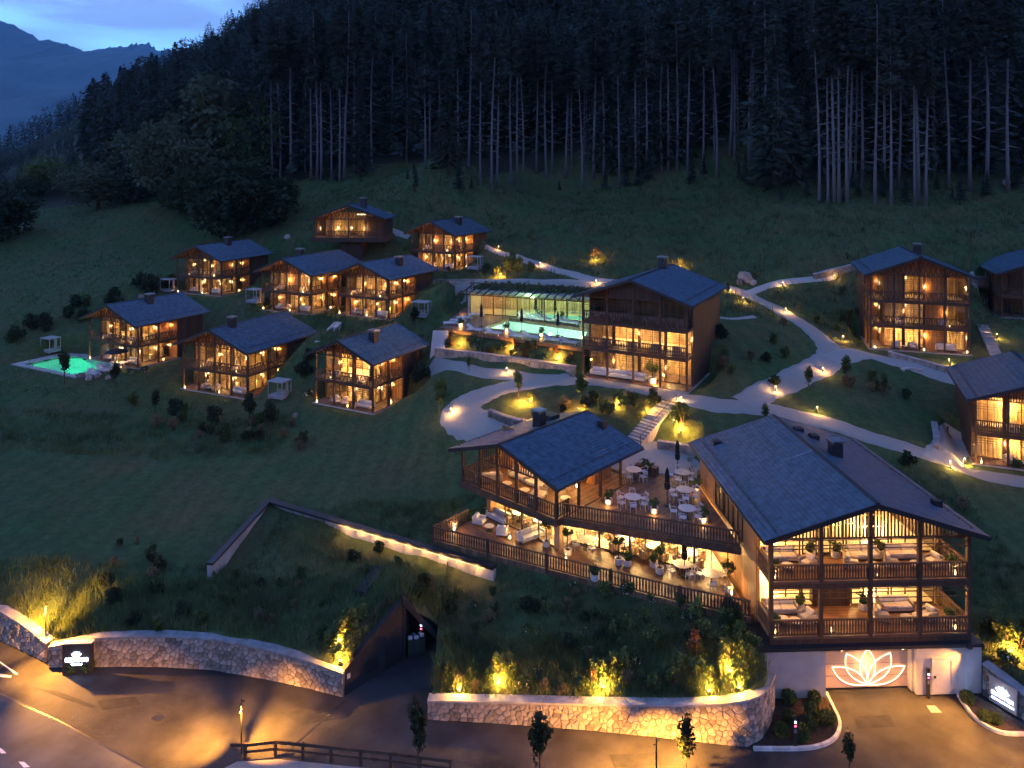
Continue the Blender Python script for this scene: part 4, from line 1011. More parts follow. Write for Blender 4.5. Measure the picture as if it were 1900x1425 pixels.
# fascia, garage, door
gz = -3.42
def gq(px, py, y=-.15): # local x,z of a photo point on the garage front
    p_ = unz(px, py, GB[1] + y); return ((p_[0]-GB[0])/math.cos(GA), p_[2]-GB[2])
MB().box(-.75, GW+.55, -.35, BD, -.62, -.425).build('fascia', M['metal_dark'], g)
x0, x1 = gq(1533, 1240)[0], gq(1705, 1240)[0]; zt0 = gq(1600, 1206)[1]
MB().box(-.7, x0, -.2, .1, gz, -.62).build('garage_wall', M['plaster'], g); MB().box(x1, GW+.5, -.2, .1, gz, -.62).build('garage_wall', M['plaster'], g)
MB().box(x0, x1, -.2, .1, zt0, -.62).build('lintel', M['plaster'], g)
MB().box(-.7, -.4, .1, 3.2, gz, -.62).build('garage_wall', M['plaster'], g); MB().box(GW+.2, GW+.5, .1, 5, gz, -.62).build('garage_wall', M['plaster'], g)
MB().box(x0, x0+.12, .1, .75, gz, zt0).build('door_jamb', M['plaster'], g); MB().box(x1-.12, x1, .1, .75, gz, zt0).build('door_jamb', M['plaster'], g)
gd = MB().box(x0+.12, x1-.12, .55, .62, gz+.02, zt0).build('garage_door', mat('pale_garage_door', (.46, .35, .27), .55, .05, 1.0), g)
for k in range(1, 4): MB().box(x0+.12, x1-.12, .540, .548, gz+k*.72, gz+k*.72+.015).build('panel_joint', M['concrete_dark'], gd)
dx0, dx1 = gq(1735, 1240)[0], gq(1771, 1240)[0]
dr = MB().box(dx0, dx1, -.235, -.203, gz+.02, gz+2.08).build('door', M['chair_white'], g)
fr = MB().box(dx0-.06, dx0-.002, -.25, -.203, gz, gz+2.14).box(dx1+.002, dx1+.06, -.25, -.203, gz, gz+2.14).box(dx0-.001, dx1+.001, -.25, -.203, gz+2.085, gz+2.14); fr.build('door_frame', M['plaster'], dr)
MB().box(dx0+.1, dx0+.2, -.28, -.24, gz+.98, gz+1.12).build('handle', M['metal_dark'], dr)
sl = MB().box(gq(1800, 1200)[0], gq(1808, 1200)[0], -.42, -.201, gq(1800, 1209)[1], gq(1800, 1200)[1]).build('wall_lamp', M['metal_dark'], g)
# neon lotus: petals as closed pairs of arcs, tube by tube
base = gq(1300+990*.3158, 1050+712*.3158, .5)
def petal(tip, bl, br):
    "two arcs from the foot to the tip, bulging by the given photo control points"
    def q3(p): u = gq(1300+p[0]*.3158, 1050+p[1]*.3158, .5); return Vector((u[0], .50, gz+.12+(u[1]-gz-.12)*.9))
    f0 = q3((993, 712)); t_ = q3(tip); out = []
    for c in (bl, br):
        c = q3(c); pts = []
        for i in range(13):
            s_ = i/12; pts.append(((1-s_)**2)*f0 + 2*s_*(1-s_)*c + s_*s_*t_)
        out.append(pts)
    return out
ne = MB().box(x0+2.4, x0+2.5, .52, .54, gz+.1, gz+.12).build('neon_lotus', M['metal_dark'], gd)
for tip, bl, br in (((995, 480), (900, 590), (1090, 590)), ((868, 508), (830, 660), (1000, 560)), ((1130, 508), (1170, 660), (985, 560)), ((782, 594), (830, 735), (930, 580)), ((1218, 598), (1165, 735), (1065, 580))):
    for pts in petal(tip, bl, br): MB().tube(pts, .026, 6).build('neon_tube', M['neon'], ne)
p3_ = gl((x0+x1)/2, .1, -2.0); plight(p3_, 160, (1.0, .5, .2), .5)
p4_ = gl(gq(1806, 1205)[0], -.5, -.9); spot(p4_, gl((x0+x1)/2+.5, -2.6, -3.4), 3600, 95, ROADC)
for xx in (x0+.9, x1-.9): # recessed soffit spots over the drive
    spot(gl(xx, -.28, -.66), gl(xx, -1.5, -3.5), 1700, 120, ROADC, 1.0)
    MB().lathe([(.08, -.64), (.08, -.622)], 8, (xx, -.28)).build('soffit_lamp', M['bulb'], g)

# ------------------------------------------------------------------ restaurant house with its terraces (centre front)
AB = (-3.95, 58.75, 6.75); AA = R(-42.8); AW, AL = 9.6, 9.1
h = empty('restaurant_house', AB, AA, 'restaurant house with a turned slate roof and two terraces', 'restaurant')
def al(x, y, z=0.0): return (AB[0] + x*math.cos(AA) - y*math.sin(AA), AB[1] + x*math.sin(AA) + y*math.cos(AA), AB[2] + z)
def wl(X, Y, Z=None): # world -> local of the restaurant
    dx, dy = X-AB[0], Y-AB[1]; c, s_ = math.cos(AA), math.sin(AA); r_ = (dx*c + dy*s_, -dx*s_ + dy*c); return r_ if Z is None else r_ + (Z-AB[2],)
roof, zt = gable_roof(h, AW, AL, 2.55, 1.5, oe=.65, of=.7, ob=.7, tile=(.30, .26))
chimney(roof, 3.7, 5.0, zt(3.7)+.15, .75, 1.15); chimney(roof, 7.0, 8.9, zt(7.0)+.15, .55, .6, False); chimney(roof, 3.0, 7.2, zt(3.0)+.15, 1.1, .55, False)
MB().box(0, AW, 0, AL+.4, -.35, -.003).build('floor_plate', M['deck'], h)
for q in ((0, AW, -.12, 0.0), ): MB().box(q[0]-.12, q[1]+.12, q[2], q[3]-.002, -.45, .02).build('apron_boards', M['wood_rail'], h)
MB().box(-.12, -.002, 0, 5, -.45, .02).build('apron_boards', M['wood_rail'], h); MB().box(AW+.002, AW+.12, 0, 1.6, -.45, .02).build('apron_boards', M['wood_rail'], h)
for i in range(6):
    x = .1 + (AW-.2)*i/5; MB().box(x-.09, x+.09, .0, .18, 0, zt(min(max(x, .12), AW-.12))-.03).build('post', M['wood_beam'], h)
    if i < 5:
        railing(h, (x+.1, .09), (x+(AW-.2)/5-.1, .09), 0.02, .98, True, .19)
        if 1 <= i <= 3: gable_infill(h, AW, .09, 2.3, zt, x+.1, x+(AW-.2)/5-.1, True, step=.22)
for y in (2.6, 5.2, 7.8): MB().box(AW-.18, AW-.0, y-.09, y+.09, 0, 2.5).build('post', M['wood_beam'], h)
for y in (2.0, 4.0): MB().box(0.0, .18, y-.09, y+.09, 0, 2.5).build('post', M['wood_beam'], h); railing(h, (.09, y-1.8), (.09, y-.1), .02, .98, True, .19)
railing(h, (AW-.09, .2), (AW-.09, 1.5), .02, .98, True, .19)
MB().box(0, .2, 4.1, AL, 0, 2.5).build('wall', M['wood_warm'], h); MB().box(.2, AW-2.6, AL-.2, AL, 0, 3.2).build('wall', M['wood_warm'], h)
MB().box(.2, 3.4, 4.4, 4.55, 0, 3.3).build('wall', M['wood_warm'], h); MB().box(AW-2.7, AW-2.5, 5.4, AL, 0, 3.1).build('wall', M['wood_int'], h)
window(h, (3.4, 4.47), (AW-2.7, 4.47), .05, 2.6, 0, 2, 2)
MB().box(AW-2.3, AW-1.5, 6.4, 8.6, 0, 1.05).build('bar_counter', M['wood_warm'], h)
for x, y, wv in ((2.0, 2.0, 30), (5.0, 2.2, 40), (8.0, 2.6, 26), (4.5, 6.5, 120), (AW-1.2, 6.0, 30)):
    MB().lathe([(.08, 2.35), (.08, 2.31)], 8, (x, y)).build('ceiling_lamp', M['bulb'], h); plight((x, y, 2.1), wv*LV*.8, WARM, .12, h)
# upper terrace slab and its rail, lower deck, glazed dining room beneath: all in world coordinates turned into the house frame
def wpoly(P_): return [wl(*q) for q in P_]
UT = [(3.5, 52.45), (14.72, 48.4), (14.25, 59.98), (9.35, 60.02), (9.45, 58.75)]
MB().prism(wpoly(UT), -.4, -.004).build('upper_terrace', M['deck'], h)
p0, p1 = wl(3.55, 52.55), wl(14.7, 48.5)
dv = Vector((p1[0]-p0[0], p1[1]-p0[1], 0)).normalized(); nv = Vector((dv.y, -dv.x, 0))
fb = MB(); fb.bar((p0[0]+nv.x*.1, p0[1]+nv.y*.1, -.21), (p1[0]+nv.x*.1, p1[1]+nv.y*.1, -.21), .1, .48).build('apron_boards', M['wood_rail'], h)
k = 4
for i in range(k):
    a0 = Vector((*p0, 0))*(1-i/k) + Vector((*p1, 0))*(i/k); a1 = Vector((*p0, 0))*(1-(i+1)/k) + Vector((*p1, 0))*((i+1)/k)
    railing(h, (a0.x, a0.y), (a1.x, a1.y), .0, 1.0, True, .19)
LD = [(-5.9, 56.2), (10.7, 48.05), (14.75, 46.4), (14.65, 50.9), (4.3, 55.9), (3.3, 54.9), (-1.8, 59.9), (-3.4, 59.2)]
MB().prism(wpoly(LD), -3.75, -3.33).build('lower_terrace', M['deck_y'], h)
LI = [(14.65, 50.92), (4.3, 55.92), (3.3, 54.92), (-1.8, 59.92), (1.0, 62.2), (14.2, 58.4)]
MB().prism(wpoly(LI), -3.7, -3.31).build('interior_floor', M['floor_int'], h)
MB().prism(wpoly([(14.2, 58.3), (1.0, 62.1), (1.0, 62.4), (14.2, 58.6)]), -3.3, -.41).build('interior_wall', M['wood_int'], h)
MB().prism(wpoly([(-2.0, 59.9), (-1.7, 59.7), (1.2, 62.1), (1.0, 62.4)]), -3.3, -.51).build('wall', M['wood_warm'], h)
rp_ = [(-5.9, 56.25), (-1.75, 54.2), (2.4, 52.15), (6.55, 50.1), (10.7, 48.12), (14.7, 46.5)]
for q0, q1 in zip(rp_, rp_[1:]):
    railing(h, wl(*q0), wl(*q1), -3.33, .98, True, .2)
    u = wl(*q0); MB().box(u[0]-.08, u[0]+.08, u[1]-.08, u[1]+.08, -3.6, -2.25).build('post', M['wood_beam'], h)
railing(h, wl(-3.45, 59.1), wl(-5.85, 56.35), -3.33, .98, True, .2)
u = [wl(-1.8, 59.85), wl(.75, 57.38), wl(3.25, 54.95)]
window(h, u[0], u[1], -3.28, -.5, .0, 1, 1); window(h, u[1], u[2], -3.28, -.5, .0, 2, 1)
MB().box(u[2][0]-.15, u[2][0]+.35, u[2][1]-.1, u[2][1]+.4, -3.3, -.52).build('pillar', M['wood_int'], h)
F2 = [wl(4.3+10.3*i/5, 55.9-5.0*i/5) for i in range(6)]
MB().prism([wl(3.45, 54.85), wl(4.35, 55.8), wl(4.2, 55.95), wl(3.3, 55.0)], -3.3, -.41).build('wall', M['ceil_int'], h)
for i in range(5): window(h, F2[i], F2[i+1], -3.28, -.42, 0, i, 1)
for X, Y in ((6.6, 56.6), (9.0, 55.5), (11.4, 54.4), (13.5, 53.6), (.5, 59.5), (2.6, 57.6)):
    c = wl(X, Y); big = X > 5
    if big: MB().lathe([(.2, -.75), (.55, -.95), (.6, -1.35), (.45, -1.5), (.42, -1.42), (.1, -1.0)], 16, c).build('chandelier', M['shade_bright'], h)
    else: MB().lathe([(.08, -.7), (.2, -.95), (.18, -.97)], 10, c).build('pendant_lamp', M['shade_bright'], h)
    plight((c[0], c[1], -1.75), (260 if big else 130)*LV*.8, SOFT, .3, h)
# LED strip and lit step of the deck
# ------------------------------------------------------------------ pool terrace and pergola hall beside the spa
z = DECKZ
def up(px, py, zz=None): q = un(px, py, z if zz is None else zz); return (q[0], q[1])
pd = empty('pool_terrace', (0, 0, 0), 0, 'raised timber pool terrace left of the spa house', 'terrace')
POOL = [up(888, 614), (up(930, 590)), up(1100, 612), up(1090, 640)]
front = [up(818, 607), up(1080, 645)]; ring = [front[0], front[1], up(1104, 632), up(1112, 606), up(1110, 590), up(905, 570), up(850, 574)]
# a deck of strips round the basin
def lerp(a, b, t_): return (a[0]+(b[0]-a[0])*t_, a[1]+(b[1]-a[1])*t_)
OUT = [up(815, 608), up(1083, 646), up(1110, 590), up(862, 571)]
for i in range(4):
    MB().prism([OUT[i], OUT[(i+1) % 4], PL[(i+1) % 4], PL[i]], z-.4, z).build('deck', M['deck'], pd)
bs = MB(); bs.prism(PL, z-1.5, z-1.4); bs.build('pool_floor', M['pool_tile'], pd)
for i in range(4):
    a, b_ = PL[i], PL[(i+1) % 4]; MB().add([(a[0], a[1], z-1.4), (b_[0], b_[1], z-1.4), (b_[0], b_[1], z-.41), (a[0], a[1], z-.41)], [(0, 1, 2, 3)]).build('pool_wall', M['pool_tile'], pd)
MB().add([(x, y, z-.12) for x, y in PL], [(0, 1, 2, 3)]).build('pool_water', M['water'], pd)
for tx_, ty_ in ((.15, .5), (.4, .5), (.65, .5), (.9, .5)):
    a = lerp(PL[0], PL[1], tx_); b_ = lerp(PL[3], PL[2], tx_); c = lerp(a, b_, ty_); plight((c[0], c[1], z-.55), 190, (.78, 1.0, .66), .15)
# hall with glass front, planted roof and pergola beams
hl = empty('pool_hall', (0, 0, 0), 0, 'glazed indoor pool hall under a timber pergola roof', 'pavilion')
FA, FB = up(872, 582), up(1100, 598); d_ = Vector((FB[0]-FA[0], FB[1]-FA[1], 0)); Lh = d_.length; d_.normalize(); n_ = Vector((-d_.y, d_.x, 0))
def hp(s_, t_, zz): q = Vector((*FA, 0)) + d_*s_ + n_*t_; return (q.x, q.y, zz)
MB().prism([hp(0, -.4, 0)[:2], hp(Lh, -.4, 0)[:2], hp(Lh, 6, 0)[:2], hp(0, 6, 0)[:2]], z+2.75, z+3.15).build('roof_slab', M['concrete'], hl)
MB().prism([hp(0, 4.5, 0)[:2], hp(Lh, 4.5, 0)[:2], hp(Lh, 4.8, 0)[:2], hp(0, 4.8, 0)[:2]], z-.2, z+2.74).build('interior_wall', M['wood_int'], hl)
MB().prism([hp(-.25, -.1, 0)[:2], hp(0, -.1, 0)[:2], hp(0, 5, 0)[:2], hp(-.25, 5, 0)[:2]], z-.2, z+2.74).build('wall', M['plaster'], hl)
MB().prism([hp(0, .1, 0)[:2], hp(Lh, .1, 0)[:2], hp(Lh, 4.5, 0)[:2], hp(0, 4.5, 0)[:2]], z-.3, z+.01).build('interior_floor', M['floor_int'], hl)
MB().prism([hp(Lh*.45, 1.0, 0)[:2], hp(Lh*.95, 1.0, 0)[:2], hp(Lh*.95, 2.6, 0)[:2], hp(Lh*.45, 2.6, 0)[:2]], z+.011, z+.03).build('indoor_pool', emit('glowing_indoor_water', (.25, 1.0, .62), .9), hl)  # water sheet emits green itself, in place of light from pool lamps
for i in range(5):
    a = hp(Lh*i/5, 0, 0); b_ = hp(Lh*(i+1)/5, 0, 0); window(hl, a[:2], b_[:2], z+.02, z+2.7, 0, i, 1)
for i in range(4): c = hp(Lh*(i+.5)/4, 2.2, z+2.2); plight(c, 46*LV, (.62, 1.0, .42) if i > 0 else WARM, .2)
for i in range(16):
    s_ = Lh*(i+.3)/16 - .6
    MB().bar(hp(s_, -2.3, z+2.95), hp(s_, 2.0, z+3.6), .09, .16).build('pergola_beam', M['wood_beam'], hl)
    MB().bar(hp(s_, 2.0, z+3.1), hp(s_, 2.0, z+3.75), .09, .09).build('pergola_post', M['wood_beam'], hl)
MB().bar(hp(-.8, 2.0, z+3.72), hp(Lh, 2.0, z+3.72), .1, .12).build('pergola_rail', M['wood_beam'], hl); MB().bar(hp(-.8, -2.2, z+2.86), hp(Lh, -2.2, z+2.86), .1, .14).build('pergola_rail', M['wood_beam'], hl)
for s_, t_ in ((-.7, -2.2), (-.7, .6), (-.7, 2.0), (Lh*.33, -2.2), (Lh*.66, -2.2)):
    MB().bar(hp(s_, t_, z), hp(s_, t_, z+3.0 if t_ < 1 else z+3.7), .13, .13).build('pergola_post', M['wood_beam'], hl)
rsr = np.random.default_rng(8); Cn = rsr.uniform(0, 1, (1500, 2)); Cq = np.array([hp(a_*Lh, .2+b_*5.4, z+3.2+abs(rsr.normal(0, .16))) for a_, b_ in Cn])
ROOFPLANT = Cq
c = hp(-.9, -.3, z+.3); plight(c, 16, AMBER, .06)
c = hp(Lh*.5, -1.0, z+2.5); plight(c, 30*LV, (.5, 1.0, .5), .3)
# concrete ramp wall at the terrace's left end
rw = MB(); q0, q1 = at(800, 668), un(822, 612, z); rw.add([(q0[0]-.2, q0[1], q0[2]-.3), (q0[0]+1.1, q0[1]-.1, q0[2]-.3), (q1[0]+.6, q1[1], q1[2]-.1), (q1[0]-1.2, q1[1]+.2, q1[2]-.1), (q0[0]-.2, q0[1]+.6, q0[2]-.6), (q0[0]+1.1, q0[1]+.6, q0[2]-.6), (q1[0]+.6, q1[1]+.6, q1[2]-.8), (q1[0]-1.2, q1[1]+.8, q1[2]-.8)],
                     [(0, 1, 2, 3), (7, 6, 5, 4), (0, 4, 5, 1), (1, 5, 6, 2), (2, 6, 7, 3), (3, 7, 4, 0)])
tag(rw.build('ramp_wall', M['plaster']), 'pale sloping concrete slab at the left end of the pool terrace', 'wall')

# ------------------------------------------------------------------ tunnel mouth to the underground car park
tn = empty('tunnel_portal', (0, 0, 0), 0, 'dark gabled tunnel mouth cut into the planted mound', 'tunnel')
A0 = (-9.95, 44.45); A1 = (-6.95, 47.75); A2 = (-4.55, 48.15)
def wallpoly(mb, P_, th):  # vertical panel with thickness behind it
    a = Vector(P_[0]); b_ = Vector(P_[1]); d = (b_-a); d.z = 0; d.normalize(); n__ = Vector((-d.y, d.x, 0))*th; m_ = len(P_)
    vs = [Vector(p) for p in P_] + [Vector(p)+n__ for p in P_]
    return mb.add(vs, [tuple(range(m_)), tuple(range(2*m_-1, m_-1, -1))] + [(i, m_+i, m_+(i+1) % m_, (i+1) % m_) for i in range(m_)])
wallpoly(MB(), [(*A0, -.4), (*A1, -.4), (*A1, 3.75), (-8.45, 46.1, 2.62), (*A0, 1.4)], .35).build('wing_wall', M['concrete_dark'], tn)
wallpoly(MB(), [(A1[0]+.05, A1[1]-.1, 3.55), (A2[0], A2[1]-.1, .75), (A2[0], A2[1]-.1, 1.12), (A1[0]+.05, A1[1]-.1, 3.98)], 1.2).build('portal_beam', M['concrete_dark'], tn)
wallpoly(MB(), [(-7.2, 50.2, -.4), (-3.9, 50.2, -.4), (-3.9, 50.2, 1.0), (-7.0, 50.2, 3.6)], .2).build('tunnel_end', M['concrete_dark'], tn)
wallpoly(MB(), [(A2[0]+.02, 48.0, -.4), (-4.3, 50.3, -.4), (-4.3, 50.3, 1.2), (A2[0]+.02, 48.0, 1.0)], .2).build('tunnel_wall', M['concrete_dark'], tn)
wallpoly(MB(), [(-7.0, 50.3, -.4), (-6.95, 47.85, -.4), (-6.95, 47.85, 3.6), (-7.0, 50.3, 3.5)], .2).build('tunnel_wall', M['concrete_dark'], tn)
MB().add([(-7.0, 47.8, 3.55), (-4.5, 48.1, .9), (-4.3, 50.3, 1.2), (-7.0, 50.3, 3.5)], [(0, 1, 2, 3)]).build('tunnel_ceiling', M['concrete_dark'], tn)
dvec = Vector((A1[0]-A0[0], A1[1]-A0[1], 0)).normalized(); nvec = Vector((dvec.y, -dvec.x, 0))
def wq(s_, o_, z_): q = Vector((*A0, 0)) + dvec*s_ + nvec*o_; return (q.x, q.y, z_)
dm = MB(); dm.add([wq(3.15, .03, 0), wq(4.15, .03, 0), wq(4.15, .03, 2.2), wq(3.15, .03, 2.2), wq(3.15, .002, 0), wq(4.15, .002, 0), wq(4.15, .002, 2.2), wq(3.15, .002, 2.2)], [(0, 1, 2, 3), (0, 4, 5, 1), (1, 5, 6, 2), (2, 6, 7, 3), (3, 7, 4, 0)]); dm.build('door', M['metal_dark'], tn)
vm = MB(); vm.add([wq(1.6, .03, .45), wq(2.6, .03, .45), wq(2.6, .03, 1.15), wq(1.6, .03, 1.15), wq(1.6, .002, .45), wq(2.6, .002, .45), wq(2.6, .002, 1.15), wq(1.6, .002, 1.15)], [(0, 1, 2, 3), (0, 4, 5, 1), (1, 5, 6, 2), (2, 6, 7, 3), (3, 7, 4, 0)]); vn = vm.build('vent_grille', M['metal_dark'], tn)
for k in range(5):
    zz = .52+k*.13; MB().bar(wq(1.62, .045, zz), wq(2.58, .045, zz), .03, .03).build('vent_slat', M['concrete_dark'], vn)
sg = MB(); sg.add([wq(.28, .02, .85), wq(.5, .02, .85), wq(.5, .02, 1.15), wq(.28, .02, 1.15)], [(0, 1, 2, 3)]); sg.build('notice_plate', M['chair_white'], tn)

# ------------------------------------------------------------------ concrete parapets round the planted roof
cp = empty('parapet_wall', (0, 0, 0), 0, 'angled concrete parapet on the lawn, its right arm lit from below the coping', 'wall')
Pa, Pb, Pc = Vector((-20.5, 63.6, 0)), Vector((-1.2, 52.9, 0)), Vector((-21.4, 53.4, 0))
d1 = (Pb-Pa).normalized(); n1 = Vector((d1.y, -d1.x, 0))
kk = 14
for i in range(kk):
    a = Pa.lerp(Pb, i/kk+.0008); b_ = Pa.lerp(Pb, (i+1)/kk-.0008); za = 3.28; zb = 3.28 - .06
    MB().add([(a.x+n1.x*.28, a.y+n1.y*.28, 1.2), (b_.x+n1.x*.28, b_.y+n1.y*.28, 1.2), (b_.x, b_.y, 3.02), (a.x, a.y, 3.02), (a.x-n1.x*.2, a.y-n1.y*.2, 1.2), (b_.x-n1.x*.2, b_.y-n1.y*.2, 1.2), (b_.x-n1.x*.2, b_.y-n1.y*.2, 3.02), (a.x-n1.x*.2, a.y-n1.y*.2, 3.02)],
             [(0, 1, 2, 3), (3, 2, 6, 7), (0, 3, 7, 4), (1, 5, 6, 2), (4, 7, 6, 5), (0, 4, 5, 1)]).build('concrete_panel', M['concrete'], cp)
MB().bar((Pa.x, Pa.y, 3.12), (Pb.x, Pb.y, 3.12), .62, .16).build('coping', M['metal_dark'], cp)
s0, s1 = Pa.lerp(Pb, .36), Pa.lerp(Pb, .97)
MB().bar((s0.x+n1.x*.24, s0.y+n1.y*.24, 3.015), (s1.x+n1.x*.24, s1.y+n1.y*.24, 3.015), .05, .03).build('light_strip', M['strip'], cp)
for i in range(9):
    c = s0.lerp(s1, (i+.5)/9); plight((c.x+n1.x*.40, c.y+n1.y*.40, 2.93), 45, WARM, .12)
d2 = (Pc-Pa).normalized(); n2 = Vector((-d2.y, d2.x, 0))
for i in range(7):
    a = Pa.lerp(Pc, i/7+.001); b_ = Pa.lerp(Pc, (i+1)/7-.001)
    MB().add([(a.x+n2.x*.2, a.y+n2.y*.2, 1.4), (b_.x+n2.x*.2, b_.y+n2.y*.2, 1.4), (b_.x+n2.x*.05, b_.y+n2.y*.05, 3.02), (a.x+n2.x*.05, a.y+n2.y*.05, 3.02), (a.x-n2.x*.2, a.y-n2.y*.2, 1.4), (b_.x-n2.x*.2, b_.y-n2.y*.2, 1.4), (b_.x-n2.x*.2, b_.y-n2.y*.2, 3.02), (a.x-n2.x*.2, a.y-n2.y*.2, 3.02)],
             [(0, 1, 2, 3), (3, 2, 6, 7), (0, 3, 7, 4), (1, 5, 6, 2), (4, 7, 6, 5), (0, 4, 5, 1)]).build('concrete_panel', M['concrete'], cp)
MB().bar((Pa.x, Pa.y, 3.119), (Pc.x, Pc.y, 3.08), .5, .15).build('coping', M['metal_dark'], cp)
sk = MB(); q0, q1 = at(668, 1108), at(705, 1062); sk.bar((q0[0], q0[1], q0[2]+.15), (q1[0], q1[1], q1[2]+.2), .8, .5); sk_o = sk.build('skylight_slab', M['concrete_dark']); tag(sk_o, 'short dark concrete upstand on the mound above the tunnel', 'upstand')

# ------------------------------------------------------------------ green pool by the left chalet
gp = empty('garden_pool', (0, 0, 0), 0, 'glowing green swimming pool at the left chalet', 'pool')
zg = 5.25
MB().prism(GPOOL, zg-1.5, zg-1.4).build('pool_floor', M['pool_tile'], gp)
for i in range(len(GPOOL)):
    a, b_ = GPOOL[i], GPOOL[(i+1) % len(GPOOL)]
    MB().add([(a[0], a[1], zg-1.4), (b_[0], b_[1], zg-1.4), (b_[0], b_[1], zg+.02), (a[0], a[1], zg+.02)], [(0, 1, 2, 3)]).build('pool_wall', M['pool_tile'], gp)
    d = Vector((b_[0]-a[0], b_[1]-a[1], 0)); MB().prism([a, b_, grow(GPOOL, 1.6)[(i+1) % len(GPOOL)], grow(GPOOL, 1.6)[i]], zg-.3, zg+.06).build('pool_edge', M['concrete'], gp)
MB().add([(x, y, zg-.08) for x, y in GPOOL], [tuple(range(len(GPOOL)))]).build('pool_water', M['water'], gp)
cg = np.array(GPOOL).mean(0)
for i in range(len(GPOOL)):
    q = np.array(GPOOL[i])*.55 + cg*.45; plight((q[0], q[1], zg-.5), 42, (.01, 1.0, .34), .12)
plight((cg[0], cg[1], zg-.5), 46, (.01, 1.0, .34), .12)

# ------------------------------------------------------------------ vegetation
def quads(C, size, rs, flat=0.0, asp=1.6, dirs=None):
    "one leaf-like diamond per centre; flat > 0 pulls normals upright"
    n_ = len(C); C = np.asarray(C, float); size = np.broadcast_to(np.asarray(size, float), (n_,))
    u = rs.normal(size=(n_, 3)) if dirs is None else dirs + rs.normal(size=(n_, 3))*.35
    u /= np.linalg.norm(u, axis=1)[:, None]
    w_ = rs.normal(size=(n_, 3)); w_[:, 2] *= (1-flat); v = np.cross(u, w_); v /= np.linalg.norm(v, axis=1)[:, None] + 1e-9
    a = u*(size*asp/2)[:, None]; b = v*(size/2)[:, None]; bend = np.zeros((n_, 3)); bend[:, 2] = -size*.12
    V_ = np.stack([C-a+bend, C+b*.9+a*.1, C+a+bend, C-b*.9+a*.1], 1).reshape(-1, 3)
    return V_, np.arange(n_*4).reshape(n_, 4)

def blob_points(n_, rs, rx, ry, rz, lumps=9, hollow=.55, cz=0.0):
    "points on the shells of several overlapping lumps, so a crown has clumps and gaps"
    L_ = rs.normal(size=(lumps, 3)); L_ /= np.linalg.norm(L_, axis=1)[:, None]; L_ *= rs.uniform(.25, .68, (lumps, 1)); L_[:, 2] *= .95
    rad = rs.uniform(.28, .46, lumps); i = rs.choice(lumps, n_, p=rad**2/(rad**2).sum()); d = rs.normal(size=(n_, 3)); d /= np.linalg.norm(d, axis=1)[:, None]
    p_ = L_[i] + d*(rad[i]*rs.uniform(hollow, 1.08, n_))[:, None]
    return p_*np.array([rx, ry, rz]) + np.array([0, 0, cz])

def trunk_mesh(h, r, bark, seed, lean=.02, limbs=0, lim0=.35, name='trunk', lr=.32, droop=False):
    rs = random.Random(seed); b = MB(); pts = []; rad = []
    for i in range(8):
        t_ = i/7; pts.append((math.sin(t_*3+seed)*lean*h*t_, math.cos(t_*2+seed)*lean*h*t_*.6, h*t_ - (.4 if i == 0 else 0))); rad.append(r*(1.15-.95*t_) if i else r*1.35)
    b.tube(pts, rad, 7)
    for k in range(limbs):
        t_ = lim0 + (1-lim0)*.85*(k+.5)/limbs; a = k*2.4+seed; z0 = h*t_; i = min(6, int(t_*7)); p0 = Vector(pts[i]).lerp(Vector(pts[i+1]), t_*7-i)
        ln = h*lr*(1.05-t_*.6)*rs.uniform(.7, 1.2); up_ = rs.uniform(-.45, .1) if droop else rs.uniform(.25, .8)
        p1 = p0 + Vector((math.cos(a)*ln*.5, math.sin(a)*ln*.5, ln*.5*up_)); p2 = p0 + Vector((math.cos(a)*ln, math.sin(a)*ln, ln*up_))
        b.tube([p0, p1, p2], [r*(1-t_)*.55+.02, r*(1-t_)*.35+.015, .012], 5)
    return b.mesh(name, bark, True)

def conifer_crown(h, base, rmax, seed, mtl, nbr=70, per=7, size=.75, droop=.35, power=.85):
    rs = np.random.default_rng(seed); C = []; Dr = []; S_ = []
    for k in range(nbr):
        t_ = base + (1-base)*((k+rs.uniform())/nbr); q = (1-(t_-base)/(1-base)); rr = rmax*(q**power)*rs.uniform(.6, 1.12) + .15
        if t_ < base+.12 and base > .3: rr *= rs.uniform(.35, .9)
        a = rs.uniform(0, 2*math.pi); z0 = h*t_
        for j in range(per):
            s_ = (j+.6)/per; r_ = rr*s_
            C.append((math.cos(a)*r_ + rs.normal()*.12, math.sin(a)*r_ + rs.normal()*.12, z0 - droop*r_ + .12*r_*s_ + rs.normal()*.08)); Dr.append((math.cos(a), math.sin(a), -droop)); S_.append(size*(1.1-.45*s_)*rs.uniform(.7, 1.25)*(.55+.6*q))
    V_, F_ = quads(C, S_, rs, .6, 2.8, np.array(Dr)); return np_mesh('crown', V_, F_, mtl)

def broad_crown(rx, rz, cz, seed, mtl, n_=1500, size=.42, lumps=14):
    rs = np.random.default_rng(seed); C = blob_points(n_, rs, rx, rx, rz, lumps, .5, cz); V_, F_ = quads(C, rs.uniform(.6, 1.3, n_)*size, rs, .2, 1.5); return np_mesh('crown', V_, F_, mtl)

